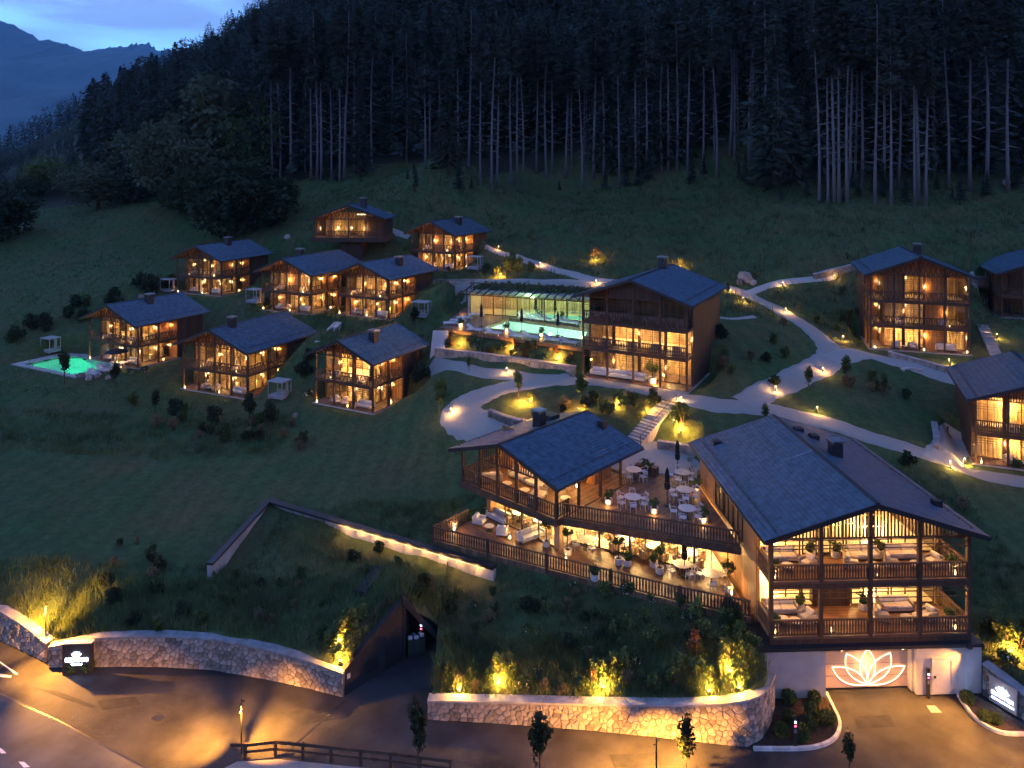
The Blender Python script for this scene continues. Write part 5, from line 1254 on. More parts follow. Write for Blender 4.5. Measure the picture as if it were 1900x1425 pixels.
tag(link('roof_planting', np_mesh('roof_planting', *quads(ROOFPLANT, RNG.uniform(.15, .4, len(ROOFPLANT)), RNG, .2, 1.8), M['leaf']), hl), kind='stuff')
TREES = {'pine': [], 'spruce': [], 'broad': [], 'young': []}
for i in range(4):
    TREES['pine'].append((trunk_mesh(24, .19, M['bark_pale'], i+1, (.012, .03, .02, .035)[i], 30, .2, lr=.06, droop=True), conifer_crown(24.3, (.68, .73, .62, .70)[i], (2.3, 2.0, 2.6, 2.2)[i], 10+i, M['needle2'], 95, 11, .50, .22, .6), 24))
for i in range(3):
    TREES['spruce'].append((trunk_mesh(22, .22, M['bark'], i+21, .006), conifer_crown(22.4, (.08, .14, .05)[i], (3.4, 3.0, 3.7)[i], 30+i, M['needle'], 150, 11, .52, .38, .9), 22))
for i in range(3):
    TREES['broad'].append((trunk_mesh(8.5, .26, M['bark'], i+41, .03, 9, .25, lr=.4), broad_crown(5.6, 5.4, 5.0, 50+i, M['leaf_tree'], 6500, .36, 30), 10.5))
for i in range(2):
    TREES['young'].append((trunk_mesh(4.2, .06, M['bark'], i+61, .02, 8, .2, lr=.16), np_mesh('crown', *quads(blob_points(620, np.random.default_rng(70+i), .78, .78, 1.9, 16, .3, 2.7), np.random.default_rng(3+i).uniform(.12, .24, 620), np.random.default_rng(5+i), 0, 1.6), M['leaf']), 4.6))
def tree(kind, var, loc, height, rz, label, group=None, wide=1.0, crown_mat=None, name=None):
    tm, cm, h0 = TREES[kind][var % len(TREES[kind])]; s_ = height/h0
    o = empty(name or {'pine': 'pine_tree', 'spruce': 'spruce_tree', 'broad': 'deciduous_tree', 'young': 'young_tree'}[kind], loc, rz, label, 'tree', group); o.scale = (s_*wide, s_*wide, s_)
    link('trunk', tm, o); c = link('crown', cm, o)
    if crown_mat: c.material_slots[0].link = 'OBJECT'; c.material_slots[0].material = crown_mat
    return o

EDGE = [(577, 335), (588, 334), (597, 333), (615, 334), (630, 337), (639, 335), (657, 322), (667, 318), (727, 282), (754, 300), (798, 268), (815, 272), (891, 343), (913, 353), (922, 347), (949, 347), (960, 340), (971, 320), (995, 322), (1014, 330), (1025, 318),
        (1080, 349), (1101, 332), (1149, 345), (1180, 328), (1187, 322), (1200, 330), (1228, 318), (1240, 316), (1256, 318), (1276, 318), (1355, 290), (1363, 300), (1395, 285), (1465, 300), (1478, 300), (1492, 305), (1520, 375), (1537, 377), (1548, 377), (1557, 378), (1572, 378), (1577, 348), (1587, 346), (1600, 347),
        (1623, 380), (1653, 380), (1667, 350), (1697, 382), (1704, 370), (1718, 382), (1733, 330), (540, 330), (520, 328), (505, 335), (690, 310), (850, 300), (870, 320), (1050, 330), (1120, 325), (1305, 320), (1330, 330), (1420, 330), (1440, 345), (1640, 355), (1760, 350), (1800, 355), (1830, 350), (1870, 355)]
TREE_XY = []; rs0 = random.Random(77)
for i, (px, py) in enumerate(EDGE):
    q = at(px, py)
    if not q: continue
    TREE_XY.append(q[:2])
    where = next(w_ for lim, w_ in ((560, 'left of the pavilion'), (680, 'right above the pavilion'), (860, 'above the hill chalet'), (1060, 'above the pool hall'), (1300, 'above the spa house'), (1500, 'above the upper path fork'), (1610, 'left above the three-storey chalet'), (1725, 'over the three-storey chalet roof'), (9999, 'at the dark right border')) if px < lim)
    tree('pine', i, q, random.uniform(29, 38), random.uniform(0, 6), f'bare-trunked pale pine {where}', 'pines along the forest edge', random.uniform(.85, 1.15))
for i in range(75):                                        # spruces and pines that fill the edge behind them
    px = random.uniform(470, 1930); py = random.uniform(225, 335); q = at(px, py)
    if not q or q[1] > 240 or min((q[0]-a)**2+(q[1]-b)**2 for a, b in TREE_XY) < 6: continue
    TREE_XY.append(q[:2]); kd = 'spruce' if random.random() < .3 else 'pine'
    tree(kd, i, q, random.uniform(22, 33), random.uniform(0, 6), 'dark spruce standing among the pines of the wooded slope' if kd == 'spruce' else 'pine deeper in the wooded slope with half-hidden trunk', 'trees inside the wooded slope', random.uniform(.8, 1.1))
LEFT = [('broad', 432, 442, 275, 1.15, 'leaf_dark', 'broad dark rounded tree at the top of the mown meadow'), ('broad', 182, 388, 285, 1.0, 'leaf_tree', 'round tree where the meadow meets the wood, far left'),
        ('broad', 305, 375, 205, .8, None, 'tall pale-leaved tree in the meadow wood, third from the left'), ('broad', 395, 352, 120, .75, None, 'tallest round-crowned tree left of the pines'), ('broad', 462, 335, 145, .62, 'leaf', 'fresh green narrow tree just left of the pines'),
        ('spruce', 245, 378, 195, 1.1, None, 'dark spruce between two round trees at the meadow edge'), ('spruce', 350, 366, 190, 1.1, None, 'dark spruce behind the tall pale-leaved tree'), ('spruce', 290, 330, 95, 1.0, None, 'lone spruce whose tip breaks the skyline before the mountains'),
        ('spruce', 222, 330, 158, 1.2, None, 'spruce left of the skyline spruce'), ('spruce', 200, 350, 200, 1.2, None, 'reddish-dark spruce low on the left'), ('broad', 92, 352, 280, 1.3, 'leaf_light', 'pale rounded tree at the far left wood'), ('broad', 130, 362, 300, 1.2, 'leaf_tree', 'small rounded tree beside the pale far-left one'),
        ('broad', -12, 450, 325, 1.1, 'leaf_dark', 'dark tree cut by the left border'), ('broad', 45, 372, 318, 1.3, 'leaf_dark', 'low dark tree near the left border'), ('broad', 520, 400, 320, .9, 'leaf_dark', 'small dark tree right of the broad meadow tree'), ('spruce', 330, 300, 110, .9, None, 'spruce on the skyline right of the lone one'), ('spruce', 420, 330, 150, .9, None, 'spruce between the round-crowned trees near the pines'),
        ('broad', 260, 340, 215, .9, 'leaf_tree', 'grey-green tree behind the meadow spruces'), ('broad', 350, 400, 300, 1.0, 'leaf_dark', 'low dark tree left of the broad meadow tree')]
for i, (kd, px, py, top, wd, cm, lb) in enumerate(LEFT):
    q = at(px, py)
    if not q: continue
    hgt = (py-top)*q[1]/FPX; tree(kd, i, q, max(3, min(30, hgt)), i*1.3, lb, None, wd*(1.0 if kd == 'spruce' else 1.25), M[cm] if cm else None); TREE_XY.append(q[:2])
for i in range(46):                                        # young growth under the pines
    px = rs0.uniform(500, 1900); py = (335 if px < 700 else 350 if px < 1450 else 376) + rs0.uniform(-28, 6); q = at(px, py)
    if q: tree('spruce', i, q, rs0.uniform(2.0, 6.5), i, 'low young spruce under the bare pines', 'young spruces under the pines', 1.5)
# the wood behind: one mass
def far_tree(seed, n_=90, spr=True):
    rs = np.random.default_rng(seed); k = n_; t_ = rs.uniform(.04, 1, k)**.8; a = rs.uniform(0, 6.28, k)
    rr = (1-t_)**.8*rs.uniform(.55, 1.05, k) if spr else np.sqrt(np.clip(1-((t_-.58)/.44)**2, 0, 1))*rs.uniform(.5, 1.0, k)
    C = np.stack([np.cos(a)*rr*.17, np.sin(a)*rr*.17, t_], -1); D_ = np.stack([np.cos(a), np.sin(a), -.5*np.ones(k)], -1)
    V_, F_ = quads(C, rs.uniform(.022, .038, k)*(1.25-t_*.7), rs, .5, 2.8, D_)
    return V_, F_
FT = [far_tree(i, 310, i % 4 != 3) for i in range(8)]
pts = []
while len(pts) < 2500:                                     # the near half, down to the bare trunks
    Y = 137 + 198*random.random()**1.15; X = random.uniform(-.56*Y, .74*Y+25)
    if Y < (222 if X < -92 else 176 if X/Y < .1 else 160 if X/Y < .33 else 137): continue
    pts.append((X, Y))
NEAR_N = len(pts)
for _ in range(420):                                       # low growth on the shoulder at the far left
    Y = random.uniform(228, 430); X = random.uniform(-.80*Y, -.55*Y); pts.append((X, Y))
LOW_N = len(pts)
while len(pts) < 5400:
    Y = random.uniform(335, 900); X = random.uniform(-.82*Y, 60)
    if X/Y < -.52 and Y < 430: continue
    pts.append((X, Y))
P_ = np.array(pts); Zs = hill_ht(P_[:, 0], P_[:, 1]); Vs = []; Fs = []; off = 0
for i, (x, y) in enumerate(pts):
    V0, F0 = FT[random.randrange(8)]
    if y > 330: V0 = V0[:360]; F0 = F0[:90]
    hh = random.uniform(15, 26) if not NEAR_N <= i < LOW_N else random.uniform(3.5, 6.5); a = random.uniform(0, 6.28); c, s_ = math.cos(a), math.sin(a); wd = random.uniform(.9, 1.5) 
    Q = np.stack([(V0[:, 0]*c-V0[:, 1]*s_)*hh*wd+x, (V0[:, 0]*s_+V0[:, 1]*c)*hh*wd+y, V0[:, 2]*hh+Zs[i]-.5], -1)
    Vs.append(Q); Fs.append(F0+off); off += len(Q)
fo = link('forest', np_mesh('forest', np.concatenate(Vs), np.concatenate(Fs), M['needle'])); tag(fo, 'dense dark conifer wood covering the mountainside', 'forest', kind='stuff')

# shrubs
def shrub_proto(i, mtl, rx=.6, rz=.7, n_=320, size=.13, flower=None, lumps=8):
    def mk():
        rs = np.random.default_rng(200+i); o = empty('shrub')
        C = blob_points(n_, rs, rx, rx, rz, lumps, .35, rz*.75); V_, F_ = quads(C, rs.uniform(.6, 1.4, n_)*size, rs, .1, 1.7); link('foliage', np_mesh('foliage', V_, F_, M[mtl]), o)
        b = MB()
        for k in range(6): a = k*1.05; b.tube([(0, 0, -.15), (math.cos(a)*rx*.3, math.sin(a)*rx*.3, rz*.6), (math.cos(a)*rx*.55, math.sin(a)*rx*.55, rz*1.2)], [.025, .018, .006], 4)
        b.build('stems', M['bark'], o)
        if flower:
            C = blob_points(46, rs, rx*1.05, rx*1.05, rz*1.05, lumps, .9, rz*.8); V_, F_ = quads(C, rs.uniform(.06, .12, 46), rs, .2, 1.1); link('blossoms', np_mesh('blossoms', V_, F_, M[flower]), o)
        return o
    return mk
SHK = {'green': shrub_proto(1, 'leaf'), 'light': shrub_proto(2, 'leaf_light', .55, .75), 'dark': shrub_proto(3, 'leaf_dark', .8, .75, 420, .15), 'red': shrub_proto(4, 'leaf_red', .45, .8, 280, .10), 'white': shrub_proto(5, 'leaf', .6, .55, 300, .12, 'petal'), 'pink': shrub_proto(6, 'leaf_light', .5, .6, 260, .11, 'petal_pink'), 'grey': shrub_proto(7, 'grass_dry', .5, .65, 300, .09)}
SHN = {'green': 'leafy green shrub', 'light': 'light green shrub', 'dark': 'dark bushy shrub', 'red': 'rust-coloured shrub', 'white': 'shrub with white blossoms', 'pink': 'shrub with pale pink blossoms', 'grey': 'straw-coloured bushy perennial'}
SCOUNT = {}
def shrub(kind, px, py, s_, where, group, loc=None):
    q = loc or at(px, py)
    if not q: return
    k = (kind, where); SCOUNT[k] = SCOUNT.get(k, 0)+1
    return place('shrub_'+kind, SHK[kind], q, random.uniform(0, 6.28), f'{SHN[kind]} {where}', 'shrub', group, s_*random.uniform(.85, 1.15))
rs_ = random.Random(5)
for i in range(76):                                        # mound in front of the terrace
    px, py = rs_.uniform(820, 1390), rs_.uniform(1075, 1285)
    if py < 1040 + (px-800)*.17 or (px > 1290 and py < 1130): continue
    shrub(rs_.choice(['green', 'green', 'light', 'grey', 'dark', 'white']), px, py, rs_.uniform(.5, 1.05), 'on the dark planted mound below the terrace', 'shrubs on the planted mound')
for px, py, k, s_ in ((852, 1272, 'grey', 1.0), (840, 1262, 'green', .9), (925, 1255, 'light', 1.4), (940, 1240, 'pink', 1.5), (955, 1262, 'green', 1.0), (985, 1275, 'white', 1.1), (905, 1265, 'green', 1.0), (1010, 1280, 'grey', 1.0), (1120, 1262, 'light', 1.4), (1140, 1250, 'light', 1.7), (1155, 1240, 'light', 1.3), (1100, 1270, 'red', .9), (1165, 1270, 'grey', 1.1), (1190, 1262, 'pink', 1.0), (1210, 1285, 'grey', 1.0),
                     (1300, 1262, 'light', 1.4), (1318, 1270, 'light', 1.3), (1350, 1232, 'light', 1.8), (1340, 1205, 'green', 1.6), (1372, 1262, 'light', 1.3), (1385, 1240, 'light', 1.5), (1290, 1215, 'red', 1.7), (1310, 1185, 'light', 1.6), (1290, 1150, 'light', 1.4), (1345, 1165, 'green', 1.5), (1375, 1190, 'light', 1.4), (1270, 1250, 'light', 1.2), (1250, 1275, 'grey', 1.1), (1398, 1215, 'green', 1.3), (1395, 1170, 'red', 1.2),
                     (1165, 1175, 'light', 1.0), (1135, 1180, 'light', .9), (1205, 1195, 'light', 1.1), (1045, 1290, 'grey', .9), (1080, 1288, 'pink', .9), (880, 1282, 'grey', .8)):
    shrub(k, px, py, s_*.8, 'in the lit front wall border', 'shrubs of the lit front border')
for px, py, k, s_ in ((632, 1182, 'light', 1.4), (650, 1168, 'light', 1.5), (612, 1205, 'green', 1.3), (645, 1205, 'light', 1.1), (625, 1225, 'light', 1.0), (668, 1152, 'light', 1.2), (598, 1190, 'green', 1.2), (650, 1225, 'light', .9)):
    shrub(k, px, py, s_*.85, 'lit yellow beside the tunnel wall', 'shrubs beside the tunnel wall')
for i in range(62):                                        # wild growth on the left bank
    px, py = rs_.uniform(200, 800), rs_.uniform(985, 1175)
    if py < 1090 - abs(px-500)*.35 or (640 < px < 830 and py > 1110): continue
    shrub(rs_.choice(['dark', 'grey', 'green', 'dark', 'grey']), px, py, rs_.uniform(.5, 1.0), 'in the rough growth behind the sign wall', 'rough growth behind the sign wall')
for i in range(30):                                        # hedge belt under the chalets
    px = rs_.uniform(195, 600); py = 765 + (px-200)*.1 + rs_.uniform(-18, 34)
    shrub(rs_.choice(['grey', 'dark', 'green', 'green']), px, py, rs_.uniform(.8, 1.7), 'in the dark hedge belt below the left chalets', 'hedge belt below the left chalets')
for i in range(16):
    px = rs_.uniform(20, 330); py = 640 - px*.37 + rs_.uniform(-22, 22)
    shrub(rs_.choice(['dark', 'dark', 'green']), px, py, rs_.uniform(1.2, 2.4), 'in the scrub line between meadow and left chalets', 'scrub line by the meadow')
for i in range(36):                                        # pool bank
    u_ = rs_.random(); v_ = rs_.random(); px = 822 + 245*u_ ; py = 655 + 36*u_ - (12 + 24*v_)*(1 - .15*u_)
    shrub(rs_.choice(['white', 'green', 'white', 'red', 'light', 'grey']), px, py, rs_.uniform(.6, .95), 'on the flowering bank below the pool terrace', 'shrubs on the pool bank')
for i in range(40):
    px, py, wh, gr = rs_.choice([(rs_.uniform(1320, 1480), rs_.uniform(600, 700), 'on the dark slope right of the spa house', 'slope right of the spa house'), (rs_.uniform(1440, 1600), rs_.uniform(540, 620), 'on the slope left of the three-storey chalet', 'slope left of the three-storey chalet'), (rs_.uniform(1040, 1220), rs_.uniform(738, 770), 'in the bed above the restaurant roof', 'bed above the restaurant roof'), (rs_.uniform(1560, 1900), rs_.uniform(850, 1000), 'on the bank behind the garage house', 'bank behind the garage house'), (rs_.uniform(1560, 1700), rs_.uniform(700, 740), 'on the lawn below the three-storey chalet', 'lawn shrubs')])
    shrub(rs_.choice(['dark', 'green', 'green', 'grey']), px, py, rs_.uniform(.8, 1.5), wh, gr)
for px, py, k, s_ in ((1850, 1200, 'white', 1.0), (1872, 1190, 'light', 1.3), (1890, 1205, 'light', 1.3), (1862, 1225, 'white', 1.0), (1885, 1235, 'white', .9), (1840, 1180, 'dark', 1.0), (1900, 1180, 'light', 1.1)):
    shrub(k, px, py, s_*.9, 'in the lit bed right of the garage', 'bed right of the garage')
for px, py, k, s_ in ((740, 690, 'dark', 2.2), (780, 705, 'dark', 1.8), (820, 735, 'green', 1.5), (720, 730, 'dark', 1.6), (560, 700, 'dark', 1.8), (575, 668, 'dark', 1.5), (570, 735, 'white', 1.0), (520, 545, 'white', .9), (485, 575, 'white', 1.0), (500, 575, 'white', .9), (270, 690, 'white', .9), (240, 695, 'white', .8), (830, 505, 'white', 1.0), (810, 502, 'white', .9), (1440, 716, 'dark', .9), (470, 430, 'dark', 1.8), (505, 420, 'dark', 1.6)):
    shrub(k, px, py, s_, 'close to one of the chalets', 'shrubs by the chalets')
for px, py, k, s_ in ((920, 512, 'light', 2.0), (945, 506, 'light', 2.2), (965, 503, 'light', 1.9), (900, 508, 'green', 1.6), (985, 505, 'light', 1.3)):
    shrub(k, px, py, s_, 'in the golden lit clump by the upper path', 'lit clump by the upper path')
for px, py, k, s_ in ((1265, 788, 'light', 1.9), (1252, 780, 'light', 1.3), (1190, 775, 'light', 1.4), (1150, 752, 'light', 1.2), (985, 745, 'light', .9), (1105, 478, 'grey', 1.7), (1262, 492, 'light', 1.2)):
    shrub(k, px, py, s_, 'glowing above a garden spotlight', 'shrubs above garden spotlights')
# young trees
YT = [(962, 742, 3.2, 'leaf_light', 'young tree lit gold from below at the path loop'), (1079, 752, 3.6, None, 'young slim tree between path and restaurant roof'), (870, 690, 1.9, None, 'small dark tree beside the pool bank path'), (815, 765, 2.6, None, 'young tree left of the path loop'), (120, 712, 4.5, 'leaf_dark', 'dark tree in front of the green pool'), (770, 612, 3.6, 'leaf_dark', 'dark round tree beside the right touching chalet'),
      (288, 770, 3.2, 'leaf_dark', 'slim dark tree below the pool chalet'), (462, 790, 4.2, 'leaf_dark', 'slim dark tree in front of the large chalet'), (502, 815, 4.6, 'leaf_dark', 'second slim dark tree in front of the large chalet'), (215, 720, 3.6, 'leaf_dark', 'dark conifer-like tree beside the pool chalet'), (1420, 790, 2.2, None, 'small tree behind the garage house roof'), (1350, 552, 2.4, None, 'slim tree behind the spa house'), (1570, 715, 3.4, None, 'small fruit tree on the round lawn'), (1500, 725, 2.8, None, 'small tree on the left part of the round lawn'), (1640, 735, 2.6, None, 'small tree on the right part of the round lawn'), (952, 500, 3.6, 'leaf_light', 'tree in the golden lit clump')]
for i, (px, py, hh, cm, lb) in enumerate(YT):
    q = at(px, py); tree('young', i, q, hh, i*1.7, lb, 'young trees on the grounds', 1.15, M[cm] if cm else None)
for i, (px, wd, top, lb) in enumerate(((776, .95, 1283, 'slim columnar tree in front of the tunnel drive'), (1002, 1.15, 1300, 'young tree before the middle of the front wall'), (1272, 1.1, 1318, 'young tree before the right end of the front wall'), (1576, 1.0, 1345, 'young tree at the garage drive, cut by the lower border'))):
    q = un(px, 1446, 0); hh = CAMZ - (top-HOR)/FPX*q[1]; tree('young', i, (q[0], q[1], -.05), hh*1.03, i*2.0, lb, 'trees along the road', wd*.85, M['leaf_dark'])

# grass
PXY = np.array([(a, b) for a, b, c in PATHS]); PWD = np.array([c for a, b, c in PATHS])
def clear_of_things(X, Y, m_=.15):
    ok = np.ones(len(X), bool)
    for s in range(0, len(X), 4000):
        d = np.sqrt((X[s:s+4000, None]-PXY[None, :, 0])**2 + (Y[s:s+4000, None]-PXY[None, :, 1])**2); ok[s:s+4000] &= (d > PWD[None]+m_).all(1)
    for poly in [p for p, z_, f_ in PADS[:len(HP)-1]]: ok &= ~inside(grow(poly, -1.0), X, Y)
    for k_, (p, a, w, l, fh, rise) in HP.items(): ok &= ~inside([hloc(k_, -.4, -.5)[:2], hloc(k_, w+.4, -.5)[:2], hloc(k_, w+.4, l+.3)[:2], hloc(k_, -.4, l+.3)[:2]], X, Y)
    for poly in (PDECK, OUT, GPOOL, [(-6.3, 56.2), (10.7, 47.6), (15.2, 44), (28.2, 44.3), (27.5, 60.3), (14, 60), (14, 67), (4, 69), (0, 66), (-5, 60)], [(-7.2, 47.9), (-4.4, 48.0), (-4.2, 46), (-9.9, 44)], [(-13.5, 59.9), (-1.0, 53.0), (-1.4, 51.7), (-14, 58.5)]): ok &= ~inside(poly, X, Y)
    ok &= ~inside([hp(-1, -2, 0)[:2], hp(Lh+.5, -2, 0)[:2], hp(Lh+.5, 6.2, 0)[:2], hp(-1, 6.2, 0)[:2]], X, Y)
    return ok & (Y > yfront(X)+.25)
def blades(n_, xr, yr, hgt, wd, per, name, mtl, label, seed, cond=None, spread=.12):
    rs = np.random.default_rng(seed); X = rs.uniform(*xr, n_); Y = rs.uniform(*yr, n_); k_ = (np.abs(X) < Y*.74+4)
    X, Y = X[k_], Y[k_]
    dens = .5+.5*np.sin(X*.35+2*np.sin(Y*.21))*np.sin(Y*.4+1.7*np.sin(X*.13)); k_ = rs.uniform(size=len(X)) < .35+.65*dens; X, Y = X[k_], Y[k_]
    if cond is not None: k_ = cond(X, Y); X, Y = X[k_], Y[k_]
    k_ = clear_of_things(X, Y); X, Y = X[k_], Y[k_]; sc_ = rs.uniform(.5, 1.3, len(X))
    X = np.repeat(X, per) + rs.normal(0, spread, len(X)*per); Y = np.repeat(Y, per) + rs.normal(0, spread, len(Y)*per); sc_ = np.repeat(sc_, per)*rs.uniform(.6, 1.2, len(X))
    Z = hts(X, Y) - .03; a = rs.uniform(0, math.pi, len(X)); ln = rs.normal(0, .35, (len(X), 2)); H_ = hgt*sc_
    B1 = np.stack([X-np.cos(a)*wd, Y-np.sin(a)*wd, Z], -1); B2 = np.stack([X+np.cos(a)*wd, Y+np.sin(a)*wd, Z], -1); T_ = np.stack([X+ln[:, 0]*H_, Y+ln[:, 1]*H_, Z+H_], -1)
    V_ = np.stack([B1, B2, T_], 1).reshape(-1, 3); o = link(name, np_mesh(name, V_, np.arange(len(V_)).reshape(-1, 3), M[mtl])); tag(o, label, 'grass', kind='stuff')
near = lambda X, Y: (Y < 63) & ~((X < -19) & (Y > 55))
blades(26000, (-42, 36), (40, 63), .55, .024, 6, 'grass', 'grass', 'tall rough grass on the banks behind the front walls', 1, near)
blades(3600, (-22, 30), (41, 62), .55, .02, 7, 'grass', 'grass_dry', 'dry straw-coloured grass tufts on the front banks', 2, near, .1)
blades(30000, (-62, 50), (50, 95), .11, .028, 5, 'grass', 'lawn', 'short lawn round the houses', 3, lambda X, Y: ~near(X, Y), .25)
blades(24000, (-110, 95), (92, 158), .75, .06, 5, 'grass', 'grass', 'tall meadow grass below the forest', 4, lambda X, Y: X > -38, .3)
blades(2600, (-40, 95), (95, 150), .9, .05, 6, 'grass', 'grass_dry', 'dry grass tufts in the upper meadow', 5, lambda X, Y: X > -30, .25)
blades(14000, (-120, -25), (85, 175), .3, .07, 4, 'grass', 'lawn', 'mown meadow grass at the left', 6, None, .4)
blades(5200, (-9, 15), (41, 50), .85, .02, 8, 'grass', 'grass', 'tall ornamental grasses behind the front wall', 7, lambda X, Y: Y < yfront(X)+4.5, .14)
blades(3000, (-30, -8), (44, 56), .8, .02, 8, 'grass', 'grass', 'tall grasses above the sign wall', 8, lambda X, Y: Y < yfront(X)+6, .16)
blades(4200, (-66, -24), (74, 90), .6, .03, 7, 'grass', 'grass', 'tall grass in the hedge belt below the chalets', 9, lambda X, Y: np.abs(Y-80+(X+45)*.1) < 5, .2)
# boulders
def boulder(seed, px, py, s_, label):
    rs = random.Random(seed); q = at(px, py); b = MB(); n_ = 11; tall = 1.35 if s_ > 2 else .8
    b.lathe([(.40, -.3), (.58, .0), (.60, .25), (.55, .5), (.40, .72), (.18, .80)], n_)
    k_ = [rs.uniform(.72, 1.22) for _ in range(n_)]
    b.v = [(x*k_[i % n_]*(1+rs.uniform(-.1, .1)), y*k_[i % n_]*(1+rs.uniform(-.1, .1)), z*tall*(1+rs.uniform(-.18, .18))) for i, (x, y, z) in enumerate(b.v)]
    o = b.build('boulder', M['stone'], None, q, rs.uniform(0, 6)); o.scale = (s_*1.1, s_*.8, s_); tag(o, label, 'boulder', 'boulders in the grass')
for i, (px, py, s_, lb) in enumerate(((1383, 521, 1.9, 'large pale upright boulder left of the upper path fork'), (1372, 527, 1.0, 'small boulder at the foot of the large pale one'), (1398, 527, .9, 'small boulder right of the large pale one'), (534, 442, 1.0, 'pale boulder left of the pavilion'), (702, 408, .9, 'pale boulder right of the pavilion roof'), (548, 772, .5, 'small pale stone on the lower lawn'), (150, 700, .8, 'boulder on the near edge of the green pool'), (165, 704, .9, 'second boulder near the green pool'), (180, 700, .7, 'third boulder near the green pool'), (200, 703, .6, 'fourth boulder near the green pool'), (285, 545, .8, 'boulder below the dim meadow chalet'), (262, 552, .8, 'second boulder below the dim meadow chalet'), (1868, 343, 1.4, 'pale flat rock at the dark right forest edge'))):
    boulder(i, px, py, s_, lb)

# ------------------------------------------------------------------ furniture
def sofa(w=2.1, mtl='fabric', frame='rattan', d=.85):
    def mk():
        o = empty('sofa'); b = MB().box(-w/2, w/2, -d/2, d/2, .14, .26); b.build('frame', M[frame], o)
        for x in (-w/2+.08, w/2-.08):
            for y in (-d/2+.08, d/2-.08): MB().box(x-.03, x+.03, y-.03, y+.03, 0, .14).build('leg', M['metal_dark'], o)
        k = 2 if w > 1.4 else 1
        for i in range(k):
            x0 = -w/2+.14+(w-.28)*i/k; x1 = -w/2+.14+(w-.28)*(i+1)/k
            MB().cushion(x0+.005, x1-.005, -d/2+.02, d/2-.2, .262, .44, .05).build('seat_cushion', M[mtl], o)
            MB().cushion(x0+.01, x1-.01, d/2-.36, d/2-.14, .45, .80, .06).build('back_cushion', M[mtl], o)
        MB().cushion(-w/2, w/2, d/2-.13, d/2, .262, .70, .04).build('backrest', M[frame], o)
        for x in (-w/2, w/2-.13): MB().cushion(x, x+.13, -d/2, d/2-.14, .262, .58, .04).build('armrest', M[frame], o)
        return o
    return mk
def table(r=.55, h=.74, top='table_top'):
    def mk():
        o = empty('round_table'); MB().lathe([(r-.02, h-.035), (r, h-.02), (r, h-.006), (r-.01, h)], 20).build('table_top', M[top], o)
        MB().lathe([(.045, .03), (.035, h-.036)], 8).build('stem', M['metal_dark'], o); MB().lathe([(.28, 0), (.26, .02), (.05, .03)], 14).build('base', M['metal_dark'], o); return o
    return mk
def chair():
    o = empty('dining_chair'); MB().cushion(-.23, .23, -.23, .22, .42, .48, .02).build('seat', M['chair_white'], o)
    for x in (-.2, .2):
        for y in (-.2, .2): MB().bar((x*1.1, y*1.1, 0), (x*.95, y*.95, .42), .03).build('leg', M['chair_white'], o)
        MB().bar((x, .2, .48), (x*1.05, .27, .82), .03).build('back_post', M['chair_white'], o)
        MB().bar((x*1.12, -.16, .64), (x*1.1, .24, .66), .035, .025).build('armrest', M['chair_white'], o)
    b = MB(); pts = [(.21*math.cos(t_)*1.05, .27+.03*math.sin(t_), .72) for t_ in np.linspace(math.pi, 0, 7)]
    b.tube(pts, .025, 5).tube([(x, y, z+.1) for x, y, z in pts], .025, 5).build('backrest', M['chair_white'], o); return o
def umbrella():
    o = empty('closed_parasol'); MB().lathe([(.26, 0), (.26, .07), (.05, .09)], 12).build('base', M['metal_dark'], o); MB().lathe([(.028, .09), (.026, 2.75)], 8).build('pole', M['metal_dark'], o)
    vs = []; fs = []; n_ = 16; prof = [(.06, 1.15), (.15, 1.2), (.17, 1.45), (.13, 1.9), (.14, 2.2), (.09, 2.55), (.035, 2.72)]
    for r, z in prof:
        for k in range(n_): a = 2*math.pi*k/n_; q = r*(1+.22*(1 if k % 2 else -1)); vs.append((q*math.cos(a), q*math.sin(a), z))
    for i in range(len(prof)-1):
        for k in range(n_): fs.append((i*n_+k, i*n_+(k+1) % n_, (i+1)*n_+(k+1) % n_, (i+1)*n_+k))
    MB().add(vs, fs).build('folded_canopy', M['fabric_dark'], o); MB().lathe([(.2, 1.66), (.2, 1.71)], 12).build('strap', M['metal_dark'], o); return o
def topiary(stem=.8, r=.38, mtl='leaf'):
    def mk():
        o = empty('potted_tree'); pt = MB().lathe([(.2, 0), (.27, .06), (.29, .38), (.30, .46), (.26, .46), (.25, .40), (.0, .40)], 14, cap=False).build('pot', M['pot'], o)
        MB().lathe([(.255, .39), (.1, .41)], 12).build('soil', M['soil'], pt)
        if stem > .05: MB().tube([(0, 0, .38), (.02, 0, .38+stem*.5), (0, .01, .40+stem)], [.035, .03, .028], 6).build('stem', M['bark'], o)
        rs = np.random.default_rng(int(stem*100+r*10)); n_ = 420; C = blob_points(n_, rs, r*1.15, r*1.15, r, 12, .3, .40+stem+r*.65); V_, F_ = quads(C, rs.uniform(.06, .12, n_), rs, 0, 1.5); link('foliage', np_mesh('foliage', V_, F_, M[mtl]), o); return o
    return mk
def ball(r=.4):
    def mk():
        o = empty('ball_shrub'); rs = np.random.default_rng(9); n_ = 900; d = rs.normal(size=(n_, 3)); d /= np.linalg.norm(d, axis=1)[:, None]; C = d*(rs.uniform(.80, 1.03, n_)*r)[:, None]*np.array([1, 1, .95])+np.array([0, 0, r*.85]); V_, F_ = quads(C, rs.uniform(.05, .10, n_), rs, 0, 1.4)
        link('foliage', np_mesh('foliage', V_, F_, M['leaf']), o); MB().tube([(0, 0, -.1), (0, 0, r)], .03, 5).build('stem', M['bark'], o); return o
    return mk
